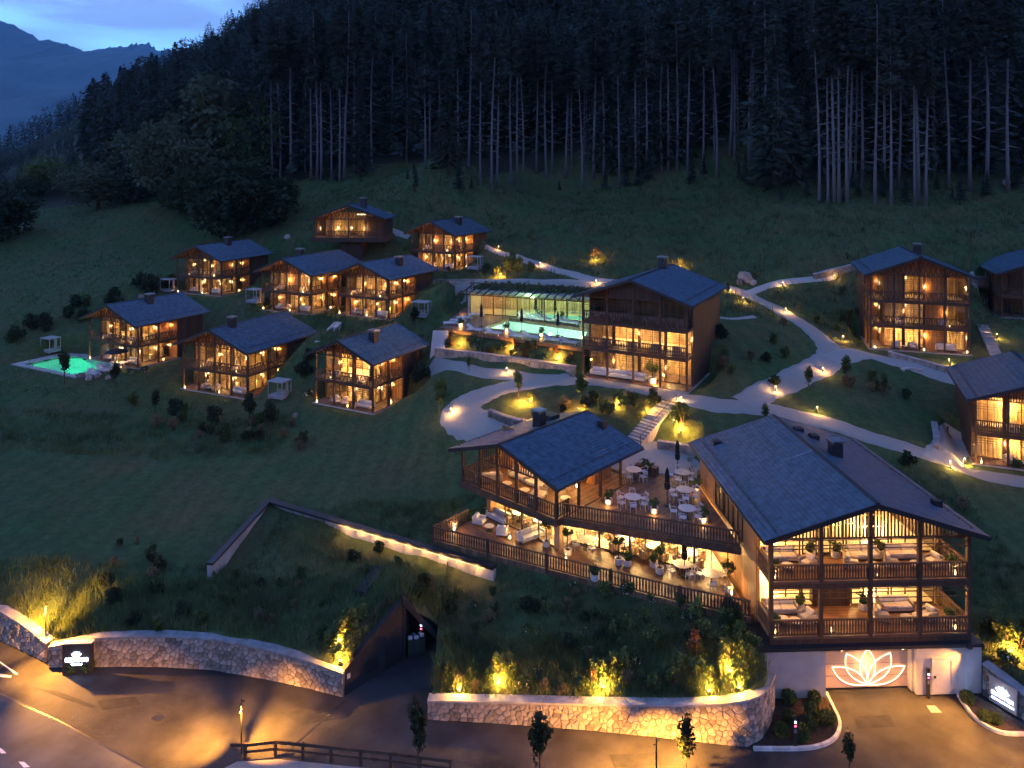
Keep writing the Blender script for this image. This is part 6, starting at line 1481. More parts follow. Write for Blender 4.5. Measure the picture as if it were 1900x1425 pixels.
def lantern():
    o = empty('lantern'); MB().box(-.11, .11, -.11, .11, 0, .03).build('base', M['metal_dark'], o)
    for x in (-.1, .1):
        for y in (-.1, .1): MB().box(x-.012, x+.012, y-.012, y+.012, .03, .38).build('corner_post', M['metal_dark'], o)
    MB().lathe([(.16, .38), (.03, .48)], 4).build('lid', M['metal_dark'], o); MB().lathe([(.055, .03), (.055, .2), (.02, .27)], 8).build('candle', M['bulb_hot'], o); return o
def bollard():
    o = empty('bollard_light'); MB().lathe([(.06, -.1), (.06, .5)], 10).build('post', M['metal_dark'], o); MB().lathe([(.05, .5), (.05, .6)], 10).build('lens', M['bulb_hot'], o); MB().lathe([(.085, .6), (.085, .63)], 12).build('cap', M['metal_dark'], o); return o
def gspot():
    o = empty('garden_spotlight'); MB().lathe([(.012, -.15), (.012, .12)], 6).build('spike', M['metal_dark'], o); MB().lathe([(.05, .10), (.075, .24)], 10).build('head', M['metal_dark'], o); MB().lathe([(.068, .241), (.068, .255)], 10).build('lens', M['bulb_hot'], o); return o
def lounger():
    o = empty('sun_lounger'); MB().box(-.36, .36, -1.0, 1.0, .22, .28).build('frame', M['chair_white'], o)
    for x in (-.3, .3):
        for y in (-.85, .85): MB().box(x-.03, x+.03, y-.03, y+.03, 0, .22).build('leg', M['chair_white'], o)
    MB().cushion(-.35, .35, -1.0, .35, .281, .37, .03).build('mattress', M['fabric_white'], o)
    b = MB(); b.cushion(-.35, .35, 0, .78, 0, .09, .03); bo = b.build('backrest', M['fabric_white'], o, (0, .36, .29)); bo.rotation_euler = (R(32), 0, 0)
    c = MB().cushion(-.25, .25, 0, .22, 0, .1, .04).build('pillow', M['fabric_white'], o, (0, .82, .66)); c.rotation_euler = (R(32), 0, 0); return o
M['pot_dim'] = mat('grey_canvas', (0.30, 0.29, 0.28), 0.9, 0.12, 3.0)  # daybed canvas: an even grey, darker than the other white fabrics
def daybed():
    o = empty('canopy_daybed'); MB().box(-1.0, 1.0, -.8, .8, .1, .3).build('platform', M['pot_dim'], o); MB().cushion(-.95, .95, -.75, .75, .301, .48, .05).build('mattress', M['pot_dim'], o)
    for x in (-.97, .97):
        for y in (-.77, .77): MB().box(x-.035, x+.035, y-.035, y+.035, 0, 1.95).build('post', M['pot_dim'], o)
    MB().box(-1.05, 1.05, -.85, .85, 1.95, 2.05).build('canopy', M['pot_dim'], o)
    MB().cushion(-.9, .9, .5, .72, .49, .8, .05).build('back_cushion', M['fabric_grey'], o); cu = curtain_mesh(.5, 1.6, 2); c = link('side_curtain', cu, o, (1.0, -.2, .32), R(90)); c.material_slots[0].link = 'OBJECT'; c.material_slots[0].material = M['pot_dim']; return o

def put_set(name, local, rz0, z, items, where, group):
    for kind, mk, x, y, rz, lb, cat in items:
        place(kind, mk, local(x, y, z), rz0 + rz, f'{lb} {where}', cat, group)

ABL = [('sofa', sofa()), ('arm', sofa(.85))]
def lx(px, py, z):  # local x,y in the garage-house frame of a photo point on a balcony floor
    X, Y, _ = un(px, py, z); dx, dy = X-GB[0], Y-GB[1]; c, s_ = math.cos(GA), math.sin(GA); return dx*c+dy*s_, -dx*s_+dy*c
GRPB = 'balcony furniture of the garage house'
for z, fl in ((0.0, 'lower'), (3.25, 'upper')):
    wh = f'{fl} garage balcony'
    S_ = [(1.6, 2.55, 0, 'left'), (8.9, 2.55, 0, 'right')] if z == 0 else [(1.6, 2.55, 0, 'left'), (6.8, 2.55, 0, 'middle'), (9.3, 2.55, 0, 'right')]
    for x, y, r_, s_ in S_: place('sofa', sofa(), gl(x, y, z), GA+r_, f'cream sofa at the {s_} of the {wh}', 'sofa', GRPB)
    C_ = [(2.9, 1.5, -1.2), (7.5, 1.5, 1.2), (10.4, 1.5, -1.2)] if z == 0 else [(3.0, 1.6, -1.0), (5.6, 1.5, 1.2), (8.1, 1.5, 1.2), (10.7, 1.5, -1.2)]
    for i, (x, y, r_) in enumerate(C_): place('arm', sofa(.85), gl(x, y, z), GA+r_, f'cream armchair on the {wh}', 'armchair', GRPB)
    T_ = [(1.3, 1.3), (2.0, 1.1), (8.9, 1.2), (9.7, 1.3)] if z == 0 else [(1.6, 1.3), (6.8, 1.2), (9.5, 1.2)]
    for x, y in T_: place('coffee', table(.38, .36), gl(x, y, z), 0, f'small round coffee table on the {wh}', 'table', GRPB)
    P_ = [(2.95, 2.75), (6.9, 2.6), (.55, .7), (11.3, .8)] if z == 0 else [(3.6, 2.7), (5.2, 2.7), (8.0, 2.75), (.5, .7), (11.5, .8)]
    for i, (x, y) in enumerate(P_): place('potball', topiary(.06, .42, 'leaf'), gl(x, y, z), i, f'round potted bush on the {wh}', 'potted plant', GRPB)
    for x in (.45, 6.6 if z else 3.9, 11.4):
        q = gl(x, .45, z); place('lantern', lantern, q, 0, f'candle lantern at the rail of the {wh}', 'lantern', 'lanterns'); plight((q[0], q[1]+.0, q[2]+.55), 26, WARM, .05)
# restaurant: upper veranda, upper terrace, lower terrace
GRPA = 'furniture of the restaurant terraces'
for x, y, r_ in ((1.6, 1.4, -2.2), (5.0, 3.2, 0), (6.6, 1.4, 1.9), (3.2, 3.4, 0)): place('sofa', sofa(), al(x, y, .0), AA+r_, 'white sofa on the roofed upper veranda', 'sofa', GRPA)
for x, y in ((3.4, 1.6), (5.2, 1.6), (8.3, 2.6)): place('coffee', table(.38, .36), al(x, y, 0), 0, 'small round table on the roofed upper veranda', 'table', GRPA)
ZU, ZL = 6.75, 3.43
def dining(px, py, z, nch, where, r=.62):
    X, Y, _ = un(px, py+ (0), z); place('dining', table(r, .74), (X, Y, z), 0, f'round dining table {where}', 'table', GRPA)
    for k in range(nch):
        a = 2*math.pi*k/nch+.4; place('chair', chair, (X+math.cos(a)*(r+.3), Y+math.sin(a)*(r+.3), z), a-math.pi/2, f'white chair, table {where}', 'chair', GRPA)
for px, py, k, wh in ((1176, 888, 5, 'at the back of the upper terrace'), (1266, 893, 5, 'by the garage house wall'), (1270, 926, 6, 'mid upper terrace'), (1275, 962, 5, 'at the upper terrace right front'), (1174, 940, 6, 'behind the rail of the upper terrace')): dining(px, py, ZU, k, wh)
for px, py, k, wh in ((1088, 1018, 4, 'at the left end of the glazed dining room'), (1266, 1066, 4, 'under the closed parasol on the lower terrace'), (1320, 1084, 3, 'at the right end of the lower terrace')): dining(px, py, ZL, k, wh, .55)
for px, py, z, wh in ((1257, 880, ZU, 'at the back of the upper terrace'), (1238, 938, ZU, 'in the middle of the upper terrace'), (1270, 1070, ZL, 'on the lower terrace')):
    place('umbrella', umbrella, un(px, py, z), 0, f'black closed parasol {wh}', 'parasol', 'closed parasols')
for px, py, z, wh in ((1129, 936, ZU, 'leftmost at the upper terrace rail'), (1214, 953, ZU, 'in the middle of the upper terrace rail'), (1306, 970, ZU, 'rightmost at the upper terrace rail'), (1292, 914, ZU, 'by the garage house wall')):
    q = un(px, py, z); place('potbush', topiary(.12, .40, 'leaf_light'), q, px, f'lit potted bush {wh}', 'potted plant', 'potted plants on the terraces'); plight((q[0]-.1, q[1]-.38, q[2]+.25), 26, WARM, .05)
for px, py, st, wh in ((1014, 1014, 1, 'left of the corner pillar'), (1053, 1030, 1, 'right of the corner pillar'), (1148, 1047, 1, 'tallest before the middle windows'), (1224, 1064, 1, 'left of the lower parasol'), (1352, 1098, 1, 'at the right end of the lower rail'), (842, 980, 1, 'at the far left corner of the lower terrace'), (898, 950, 1, 'at the left end of the glazed lounge')):
    place('pottree', topiary(.95, .46, 'leaf'), un(px, py, ZL), px, f'potted standard tree {wh}', 'potted plant', 'potted plants on the terraces')
for px, py, wh in ((1164, 1050, 'beside the tallest potted tree'), (1213, 1052, 'behind the potted tree left of the lower parasol'), (1104, 1077, 'at the lower terrace rail')): place('potball', topiary(.06, .42, 'leaf'), un(px, py, ZL), px, f'round potted bush {wh}', 'potted plant', 'potted plants on the terraces')
for px, py, r_, wh in ((925, 965, -2.36+1.57, 'at the left window of the lower lounge terrace'), (985, 1000, -2.36+3.0, 'nearest the corner pillar on the lower lounge terrace')): place('sofa_w', sofa(2.1, 'fabric_white', 'chair_white'), un(px, py, ZL), r_, f'white sofa {wh}', 'sofa', GRPA)
for px, py, r_, wh in ((889, 972, 1.2, 'left of the lounge sofas'), (932, 992, 3.0, 'in front of the lounge sofas')): place('arm_w', sofa(.85, 'fabric_white', 'chair_white'), un(px, py, ZL), r_, f'white armchair {wh}', 'armchair', GRPA)
for px, py in ((908, 984), (968, 1008)): place('coffee', table(.38, .36), un(px, py, ZL), 0, 'small round table between the lounge seats', 'table', GRPA)
for px, py, z, wt, wh in ((843, 984, ZL, 26, 'at the far left corner of the lower terrace'), (946, 1000, ZL, 10, 'before the white lounge armchair'), (1050, 1040, ZL, 16, 'at the lower rail near the corner pillar'), (1358, 1104, ZL, 24, 'at the right end of the lower rail'), (1070, 905, ZU, 14, 'at the veranda corner'), (1032, 928, ZU, 14, 'on the veranda rail side'), (958, 875, ZU, 10, 'in the middle of the veranda')):
    q = un(px, py, z); place('lantern', lantern, q, px, f'candle lantern {wh}', 'lantern', 'lanterns'); plight((q[0], q[1]-.05, q[2]+.55), wt*2.5, WARM, .05)
pbx = MB().box(-.9, .9, -.3, .3, 0, .7)
o = empty('planter_box', un(1200, 880, ZU), R(-30), 'wooden planter with white flowers at the terrace entrance', 'planter'); pbx.build('box', M['wood_rail'], o)
rsx = np.random.default_rng(4); C = blob_points(300, rsx, .9, .4, .4, 9, .3, .9); link('foliage', np_mesh('foliage', *quads(C, rsx.uniform(.08, .14, 300), rsx), M['leaf']), o); C = blob_points(50, rsx, .95, .45, .45, 9, .9, .9); link('blossoms', np_mesh('blossoms', *quads(C, rsx.uniform(.06, .1, 50), rsx, 0, 1.1), M['petal']), o)
for X, Y in ((6.8, 57.2), (9.0, 56.3), (11.2, 55.0), (12.9, 54.3), (8.2, 54.9), (10.2, 53.9), (12.4, 52.9), (.6, 59.2), (2.2, 57.9)):
    place('dining', table(.62, .74), (X, Y, 3.44), 0, 'round table inside the glazed dining room', 'table', 'tables inside the dining room')
    for k in range(4): a = 1.57*k+.5; place('chair_in', sofa(.6, 'fabric_grey', 'wood_int', .6), (X+math.cos(a)*.95, Y+math.sin(a)*.95, 3.44), a-math.pi/2, 'taupe chair inside the dining room', 'chair', 'chairs inside the dining room')
# pool terrace
for i, (px, py, r_) in enumerate(((881, 615, -.5), (915, 621, -.5), (959, 627, -.5), (986, 629, -.5), (1024, 634, -.5), (1056, 639, -.5))):
    place('lounger', lounger, un(px, py, DECKZ), r_+math.pi/2, 'white sun lounger along the pool front edge', 'sun lounger', 'sun loungers by the pool')
for i, (px, py) in enumerate(((975, 592), (990, 594), (1008, 596), (1022, 597), (1046, 600), (1060, 602))): place('lounger', lounger, un(px, py, DECKZ), -.5+math.pi/2, 'white sun lounger between pool and pool hall', 'sun lounger', 'sun loungers by the pool')
for i, (px, py) in enumerate(((838, 603), (862, 593), (884, 587), (850, 598))): place('lounger', lounger, un(px, py, DECKZ), -1.6, 'white sun lounger at the pool terrace left end', 'sun lounger', 'sun loungers by the pool')
for px, py, wh in ((893, 606, 'leftmost on the pool terrace'), (968, 615, 'at the front middle of the pool terrace'), (1035, 623, 'front right of the pool'), (994, 592, 'before the pool hall windows'), (1030, 594, 'right before the pool hall')): place('umbrella', umbrella, un(px, py, DECKZ), 0, f'black closed parasol {wh}', 'parasol', 'closed parasols')
for px, py, wh in ((940, 616, 'middle of the pool front row'), (1004, 625, 'right of the pool front row'), (855, 607, 'left end of the pool front row'), (1000, 590, 'behind the pool'), (1042, 594, 'behind the pool at the right')):
    q = un(px, py, DECKZ); place('potbush', topiary(.12, .40, 'leaf_light'), q, px, f'lit potted bush {wh}', 'potted plant', 'potted plants on the terraces')
    if py > 600: plight((q[0], q[1]-.4, q[2]+.2), 40, WARM, .05)
# spa house furnishings
def sl(x, y, z): return hloc('spa', x, y, z)
sa = HP['spa'][1]
for x in (1.6, 3.6, 5.4): place('sofa_w', sofa(2.1, 'fabric_white', 'chair_white'), sl(x, 1.2, .06), sa, 'white sofa on the spa house porch', 'sofa', 'seats of the spa house')
for x in (2.0, 4.2, 7.2, 9.2):
    place('dining_s', table(.45, .72, 'chair_white'), sl(x, .95, 5.85), 0, 'white table on the spa house top balcony', 'table', 'seats of the spa house')
    for k in (-1, 1): place('chair', chair, sl(x+k*.75, .95, 5.85), sa-k*1.57, 'white chair on the spa house top balcony', 'chair', 'seats of the spa house')
for x in (2.2, 5.0, 7.4, 9.6): place('arm_r', sofa(.95, 'fabric_grey', 'rattan'), sl(x, 1.1, 3.15), sa+.3, 'rattan armchair on the spa house middle floor', 'armchair', 'seats of the spa house')
q = sl(7.2, .9, .06); place('bigpot', topiary(.35, .6, 'leaf_light'), q, 0, 'large lit tree in a glowing pot at the spa entrance', 'potted plant', None, 1.4); plight((q[0]+.1, q[1]-.6, q[2]+.3), 140, WARM, .08)
for x in (.4, 3.0, 6.0, 9.0): plight(sl(x, -.25, .35), 20, WARM, .04)
# chalet porches
NICK = {'pool': 'the pool chalet', 'middle': 'the large lower chalet', 'bright': 'the brightest small chalet', 'upper': 'the dim meadow chalet', 'twin_a': 'the left touching chalet', 'twin_b': 'the right touching chalet', 'hill': 'the highest chalet', 'right': 'the three-storey chalet', 'edge': 'the right-border chalet'}
for k, nm in NICK.items():
    p, a, w, l, fh, rise = HP[k]
    for i, (x, z, wh) in enumerate(((w*.28, .06, 'porch'), (w*.45, .06, 'porch'), (w*.3, fh[0], 'balcony'), (w*.75, fh[0], 'balcony'))):
        place('arm', sofa(.85), hloc(k, x, .85, z), a+random.uniform(-.5, .5), f'cream armchair on the {wh} of {nm}', 'armchair', 'chalet porch seats')
    place('coffee', table(.38, .36), hloc(k, w*.37, .6, .06), 0, f'small table on the porch of {nm}', 'table', 'chalet porch seats')
    place('sofa', sofa(), hloc(k, w*.78, .95, .06), a, f'cream sofa on the porch of {nm}', 'sofa', 'chalet porch seats')
    lum = {'upper': .5, 'right': .6, 'pool': .8}.get(k, 1.0)
    for i, (x, y, z, wh) in enumerate(((w*.05, -.1, .06, 'left front corner'), (w*.55, .25, .06, 'front'), (w-.3, .3, .06, 'right front corner'), (w-.35, l*.4, .06, 'side'), (w*.25, .35, fh[0], 'balcony left'), (w*.8, .35, fh[0], 'balcony right'))):
        q = hloc(k, x, y, z); place('lantern', lantern, q, i, f'candle lantern at the {wh} of {nm}', 'lantern', 'lanterns'); plight((q[0], q[1], q[2]+.5), 34*lum, AMBER, .05)
for px, py, rz, lb in ((94, 653, -.45, 'white canopy daybed left of the green pool'), (313, 541, -.4, 'white canopy daybed left of the dim meadow chalet'), (473, 562, -.4, 'white canopy daybed left of the touching chalets'), (782, 588, -.45, 'white canopy daybed right of the touching chalets'), (881, 500, -.5, 'white canopy daybed beside the highest chalet'), (519, 738, -.4, 'white canopy daybed before the large lower chalet')):
    place('daybed', daybed, at(px, py), rz, lb, 'daybed', 'canopy daybeds')
for i, (px, py) in enumerate(((190, 690), (175, 697), (215, 684))): place('lounger', lounger, at(px, py), R(60), 'white sun lounger beside the green pool', 'sun lounger', 'loungers at the green pool')
def open_par():
    o = empty('open_parasol'); MB().lathe([(.26, 0), (.26, .07), (.05, .09)], 12).build('base', M['metal_dark'], o); MB().lathe([(.028, .09), (.026, 2.35)], 8).build('pole', M['metal_dark'], o)
    MB().lathe([(1.45, 2.0), (.75, 2.25), (.03, 2.45), (.03, 2.40), (.75, 2.2), (1.45, 1.97)], 8, cap=False).build('canopy', M['fabric_dark'], o); return o
place('open_par', open_par, hloc('pool', 7.4, -1.0, 0), 0, 'black open parasol in front of the pool chalet', 'parasol')
place('dining', table(.62, .74), hloc('pool', 8.4, -.9, 0), 0, 'round table in front of the pool chalet', 'table', 'chalet porch seats')

# ------------------------------------------------------------------ outdoor lamps
for px, py, wt, wh in ((1458, 580, 40, 'on the slope path left of the three-storey chalet'), (1564, 632, 40, 'at the corner of the three-storey chalet path'), (1527, 692, 34, 'at the top of the round lawn'), (1439, 728, 30, 'by the small shrub on the round lawn'), (1516, 766, 40, 'at the near edge of the round lawn'), (1763, 868, 44, 'at the bend above the garage house'), (1452, 531, 22, 'at the upper path by the boulder'), (1379, 560, 34, 'on the path behind the spa house'), (1352, 541, 34, 'at the rear corner of the spa house'), (1548, 518, 14, 'by the wall left of the three-storey chalet'), (1761, 676, 34, 'before the low wall of the three-storey chalet'), (1850, 628, 34, 'at the stairs right of the three-storey chalet'),
                      (836, 768, 44, 'at the left rim of the path loop'), (940, 692, 30, 'on the path below the pool bank'), (1002, 494, 34, 'at the middle of the upper path'), (1106, 528, 26, 'where the upper paths meet'), (925, 464, 26, 'at the start of the upper path'), (1790, 862, 40, 'near the right-border chalet')):
    q = at(px, py); place('bollard', bollard, q, 0, f'small bollard lamp {wh}', 'lamp', 'bollard lamps'); plight((q[0]+.05, q[1]-.22, q[2]+.52), wt*6.0, WARM, .05)
for px, py, wt, wh in ((1105, 484, 60, 'in the tall grass above the pool hall'), (1262, 497, 46, 'behind the spa house roof'), (928, 514, 70, 'under the golden clump by the upper path'), (853, 640, 46, 'at the left of the pool bank'), (948, 651, 46, 'in the middle of the pool bank'), (1034, 668, 60, 'at the right of the pool bank'), (984, 748, 40, 'right of the gold-lit young tree'), (965, 748, 50, 'below the gold-lit young tree'), (1074, 762, 40, 'under the slim tree above the restaurant'), (1146, 752, 40, 'in the bed above the restaurant'), (1198, 766, 40, 'left of the garden stairs'), (1263, 802, 60, 'right of the garden stairs'),
                      (852, 1284, 40, 'leftmost behind the front wall'), (926, 1272, 90, 'second from the left behind the front wall'), (1118, 1278, 100, 'in the middle behind the front wall'), (1314, 1286, 50, 'right behind the front wall'), (1370, 1280, 60, 'rightmost behind the front wall'), (1351, 1250, 110, 'highest on the right of the lit border'), (632, 1196, 60, 'upper one beside the tunnel wall'), (632, 1230, 50, 'lower one beside the tunnel wall'), (1872, 1212, 110, 'in the bed right of the garage')):
    q = at(px, py); q = (q[0], q[1]-.15, q[2]); place('gspot', gspot, q, 0, f'garden spotlight {wh}', 'spotlight', 'garden spotlights'); plight((q[0], q[1]-.05, q[2]+.42), wt*11.0, AMBER, .05)
# stairs glow
q = at(1240, 748); place('bollard', bollard, (q[0]+1.2, q[1], q[2]), 0, 'small bollard lamp at the head of the garden stairs', 'lamp', 'bollard lamps'); plight((q[0]+.9, q[1]-.3, q[2]+.5), 200, WARM, .05)
q = at(1250, 790); place('bollard', bollard, q, 0, 'small bollard lamp halfway up the garden stairs', 'lamp', 'bollard lamps'); plight((q[0]-.5, q[1]-.2, q[2]+.7), 140, WARM, .05)
# street lamps
def lamp_pole(hh):
    def mk():
        o = empty('street_lamp'); MB().lathe([(.05, -.1), (.045, hh*.6), (.03, hh)], 8).build('pole', M['metal_dark'], o); MB().lathe([(.12, 0), (.12, .02)], 10).build('base_plate', M['metal_dark'], o)
        for i, (z, a) in enumerate(((hh-.1, .4), (hh-.35, 2.6), (hh-.6, 4.3))):
            hd = MB().bar((math.cos(a)*.04, math.sin(a)*.04, z), (math.cos(a)*.16, math.sin(a)*.16, z-.05), .05, .05).build('lamp_head', M['metal_dark'], o)
            MB().bar((math.cos(a)*.12, math.sin(a)*.12, z-.058), (math.cos(a)*.15, math.sin(a)*.15, z-.066), .02, .012).build('lens', M['bulb_hot'], hd)
        return o
    return mk
LP = un(448, 1398, 0); hh = CAMZ-(1297-HOR)/FPX*LP[1]
place('pole_a', lamp_pole(round(hh, 2)), LP, 0, 'tall slim lamp post beside the wooden road fence', 'street lamp', 'street lamps')
for t_, wt, an in ((un(338, 1370, 0), 21830, 74), (un(486, 1338, 0), 11542, 68), (un(510, 1372, 0), 8395, 72)): spot((LP[0]+.02, LP[1]-.38, LP[2]+hh-.3), t_, wt, an, ROADC, 1.0, .06)
LQ = un(86, 1216, .0); LQ = (LQ[0]+.2, LQ[1]-1.3, 0); LQ = un(85, 1222, 0); hq = CAMZ-(1120-HOR)/FPX*LQ[1]
place('pole_b', lamp_pole(round(hq, 2)), LQ, 0, 'tall slim lamp post at the corner of the left stone wall', 'street lamp', 'street lamps')
for t_, wt, an in ((un(140, 1285, 0), 15112, 82), (un(70, 1245, 0), 10073, 72), ((LQ[0]-.4, LQ[1]+2.2, 2.0), 8395, 106), (un(30, 1180, .8), 5875, 72)): spot((LQ[0], LQ[1]-.38, hq-.3), t_, wt, an, ROADC, 1.0, .06)
LR = un(1218, 1470, 0); hr = CAMZ-(1369-HOR)/FPX*LR[1]
place('pole_c', lamp_pole(round(hr, 2)), LR, 0, 'tall slim lamp post before the front wall, cut by the lower border', 'street lamp', 'street lamps')
for t_, wt, an in ((un(1225, 1404, 0), 11542, 78), (un(1080, 1385, 0), 11753, 82), (un(1320, 1420, 0), 11753, 78)): spot((LR[0], LR[1]+.38, hr-.3), t_, wt, an, ROADC, 1.0, .06)
LS = un(1985, 1436, 0); place('pole_d', lamp_pole(4.4), LS, 0, 'lamp post of the garage drive, just outside the lower border', 'street lamp', 'street lamps')
for t_, wt, an in ((un(1830, 1392, 0), 20150, 76), (un(1640, 1370, 0), 5875, 102)): spot((LS[0], LS[1], 4.2), t_, wt, an, ROADC, 1.0, .06)

# ------------------------------------------------------------------ signs
def lotus(root, mtl, c, ux, uz, s_, nrm, name='lotus_emblem'):
    c = Vector(c); ux = Vector(ux); uz = Vector(uz); n__ = Vector(nrm)*.03
    em = MB().tube([c + n__*.5 - ux*.02, c + n__*.5 + ux*.02], .02, 6).build(name, mtl, root)
    for tx, tz, w_ in ((0, 1.0, .32), (-.55, .85, .36), (.55, .85, .36), (-.95, .45, .3), (.95, .45, .3)):
        tip = c + ux*tx*s_ + uz*tz*s_; mid = c + (ux*tx + uz*tz)*s_*.5; sd = (ux*tz - uz*tx).normalized()*w_*s_
        for sg in (-1, 1):
            pts = [((1-t_)**2)*c + 2*t_*(1-t_)*(mid + sd*sg) + t_*t_*tip + n__ for t_ in np.linspace(0, 1, 7)]
            MB().tube(pts, .022, 5).build('petal_outline', mtl, em)
SG0 = un(126, 1240, 0); SG1 = un(178, 1240, 0); zt_ = 31-(1184-HOR)/FPX*SG0[1]
sgn = empty('entrance_sign', ((SG0[0]+SG1[0])/2, SG0[1]-.55, 0), R(3), 'dark sign slab with white-blue lit emblem and lettering before the stone wall', 'sign'); w_ = SG1[0]-SG0[0]
MB().box(-w_/2, w_/2, 0, .3, -.1, zt_-.02).build('slab', M['concrete_dark'], sgn); MB().box(-w_/2-.03, w_/2+.03, -.03, .33, zt_-.018, zt_+.04).build('cap', M['kerb'], sgn)
lotus(sgn, M['sign_blue'], (0, -.02, zt_-.75), (1, 0, 0), (0, 0, 1), .30, (0, -1, 0))
def letters(root, x0, x1, z, hgt, n_, y, mtl, seed, f=None):
    rs = random.Random(seed); wd = (x1-x0)/n_; f = f or (lambda x, yy, zz: (x, yy, zz))
    for i in range(n_):
        x = x0+wd*(i+.12); ww = wd*.7; b = MB(); t_ = hgt*.2; k = rs.choice('IEHNOT')
        def bx(a0, a1, c0, c1):
            P_ = [f(x+ww*a0, y, z+hgt*c0), f(x+ww*a1, y, z+hgt*c0), f(x+ww*a1, y, z+hgt*c1), f(x+ww*a0, y, z+hgt*c1)]; Q_ = [f(x+ww*a0, y+.03, z+hgt*c0), f(x+ww*a1, y+.03, z+hgt*c0), f(x+ww*a1, y+.03, z+hgt*c1), f(x+ww*a0, y+.03, z+hgt*c1)]
            b.add(P_+Q_, [(0, 1, 2, 3), (7, 6, 5, 4), (0, 4, 5, 1), (1, 5, 6, 2), (2, 6, 7, 3), (3, 7, 4, 0)])
        if k in 'EHNO': bx(0, .28, 0, 1)
        if k in 'HNO': bx(.72, 1, 0, 1)
        if k in 'EO': bx(.28, .72 if k == 'O' else 1, .8, 1); bx(.28, .72 if k == 'O' else 1, 0, .2)
        if k in 'EH': bx(.28, .72, .42, .6)
        if k == 'N': bx(.28, .72, .35, .65)
        if k in 'IT': bx(.36, .64, 0, .8 if k == 'T' else 1)
        if k == 'T': bx(0, 1, .8, 1)
        b.build('letter', mtl, root)
letters(sgn, -w_*.40, w_*.40, zt_-1.10, .24, 9, -.04, M['sign_blue'], 3); letters(sgn, -w_*.2, w_*.2, zt_-1.32, .10, 9, -.04, M['sign_blue'], 4)
plight((sgn.location[0], sgn.location[1]-.5, .9), 7, (.5, .6, 1.0), .3)
s2 = empty('entrance_sign', (28.32, 43.35, 0), math.atan2(42.45-44.5, 28.85-27.75), 'lit emblem sign on the stone wall right of the garage', 'sign')
MB().box(-.75, .75, -.22, -.10, .15, 1.62).build('slab', M['concrete'], s2); lotus(s2, M['sign_blue'], (0, -.24, .95), (1, 0, 0), (0, 0, 1), .36, (0, -1, 0)); letters(s2, -.62, .62, .66, .18, 9, -.25, M['sign_blue'], 5); MB().box(-.6, .6, -.26, -.225, .42, .48).build('light_bar', M['sign_blue'], s2)
q = s2.matrix_world; plight((27.9, 42.8, .9), 7, (.5, .6, 1.0), .3)
for i, (px, py, r_) in enumerate(((136, 1246, .42), (162, 1245, .42))): place('ball', ball(), un(px, py, 0), i, 'clipped ball shrub before the illuminated entrance sign', 'shrub', 'ball shrubs', r_/.4)
# planting bed with kerb beside the garage drive
BED = [un(x, y, 0)[:2] for x, y in ((1432, 1290), (1533, 1288), (1545, 1312), (1556, 1335), (1558, 1352), (1548, 1372), (1520, 1386), (1480, 1391), (1398, 1391), (1425, 1355), (1437, 1318))]
b = MB(); b.prism(BED, -.1, .06); tag(b.build('planting_bed', M['soil']), kind='structure')
kb = MB(); kp = [Vector((x, y, 0)) for x, y in (BED[1:9])]; kerb_o = empty('kerb', (0, 0, 0)); kerb_o['kind'] = 'structure'
Kc = catmull([(v.x, v.y, 0) for v in kp], 5)
for a_, b_ in zip(Kc, Kc[1:]): MB().bar((a_.x, a_.y, .04), (b_.x, b_.y, .04), .16, .22).build('kerb_stone', M['kerb'], kerb_o)
for i, (zx, zy) in enumerate(((520, 800), (670, 795), (515, 905), (655, 878), (745, 922), (640, 950), (475, 990), (595, 1012))): place('ball', ball(), un(1300+zx*.3158, 1050+zy*.3158+2, .06), i, 'ball shrub in the kerbed garage bed', 'shrub', 'ball shrubs', random.uniform(.9, 1.15))
BED2 = [un(x, y, 0)[:2] for x, y in ((1781, 1294), (1806, 1292), (1850, 1312), (1900, 1352), (1960, 1390), (1900, 1362), (1860, 1361), (1825, 1346), (1800, 1320))]
tag(MB().prism(BED2, -.1, .05).build('planting_bed', M['soil']), kind='structure')
Kc = catmull([(*un(x, y, 0)[:2], 0) for x, y in ((1778, 1292), (1790, 1310), (1806, 1330), (1830, 1349), (1862, 1362), (1905, 1364))], 5); kerb2 = empty('kerb', (0, 0, 0)); kerb2['kind'] = 'structure'
for a_, b_ in zip(Kc, Kc[1:]): MB().bar((a_.x, a_.y, .04), (b_.x, b_.y, .04), .16, .22).build('kerb_stone', M['kerb'], kerb2)
for i, (px, py, r_) in enumerate(((1795, 1305, 1.0), (1827, 1338, .9), (1848, 1342, .8))): place('ball', ball(), un(px, py, .05), i, 'ball shrub below the sign right of the garage', 'shrub', 'ball shrubs', r_)
# intercom posts
def post_(): 
    o = empty('access_post'); MB().box(-.09, .09, -.06, .06, 0, 1.75).build('post', M['metal_dark'], o); MB().box(-.05, .05, -.075, -.061, 1.38, 1.47).build('status_light', M['led_white'], o); MB().box(-.05, .05, -.075, -.061, 1.18, 1.26).build('stop_light', M['led_red'], o); MB().box(-.06, .06, -.075, -.061, .85, 1.05).build('reader', M['metal_cap'], o); return o
place('post', post_, un(1722, 1295, 0), 0, 'dark access post with small lights beside the white door', 'post', 'access posts'); place('post', post_, un(1475, 1388, .0), .1, 'dark access post in the kerbed planting bed', 'post', 'access posts')
place('post', post_, (-5.9, 49.0, 0), 0, 'dark access post inside the tunnel mouth', 'post', 'access posts')
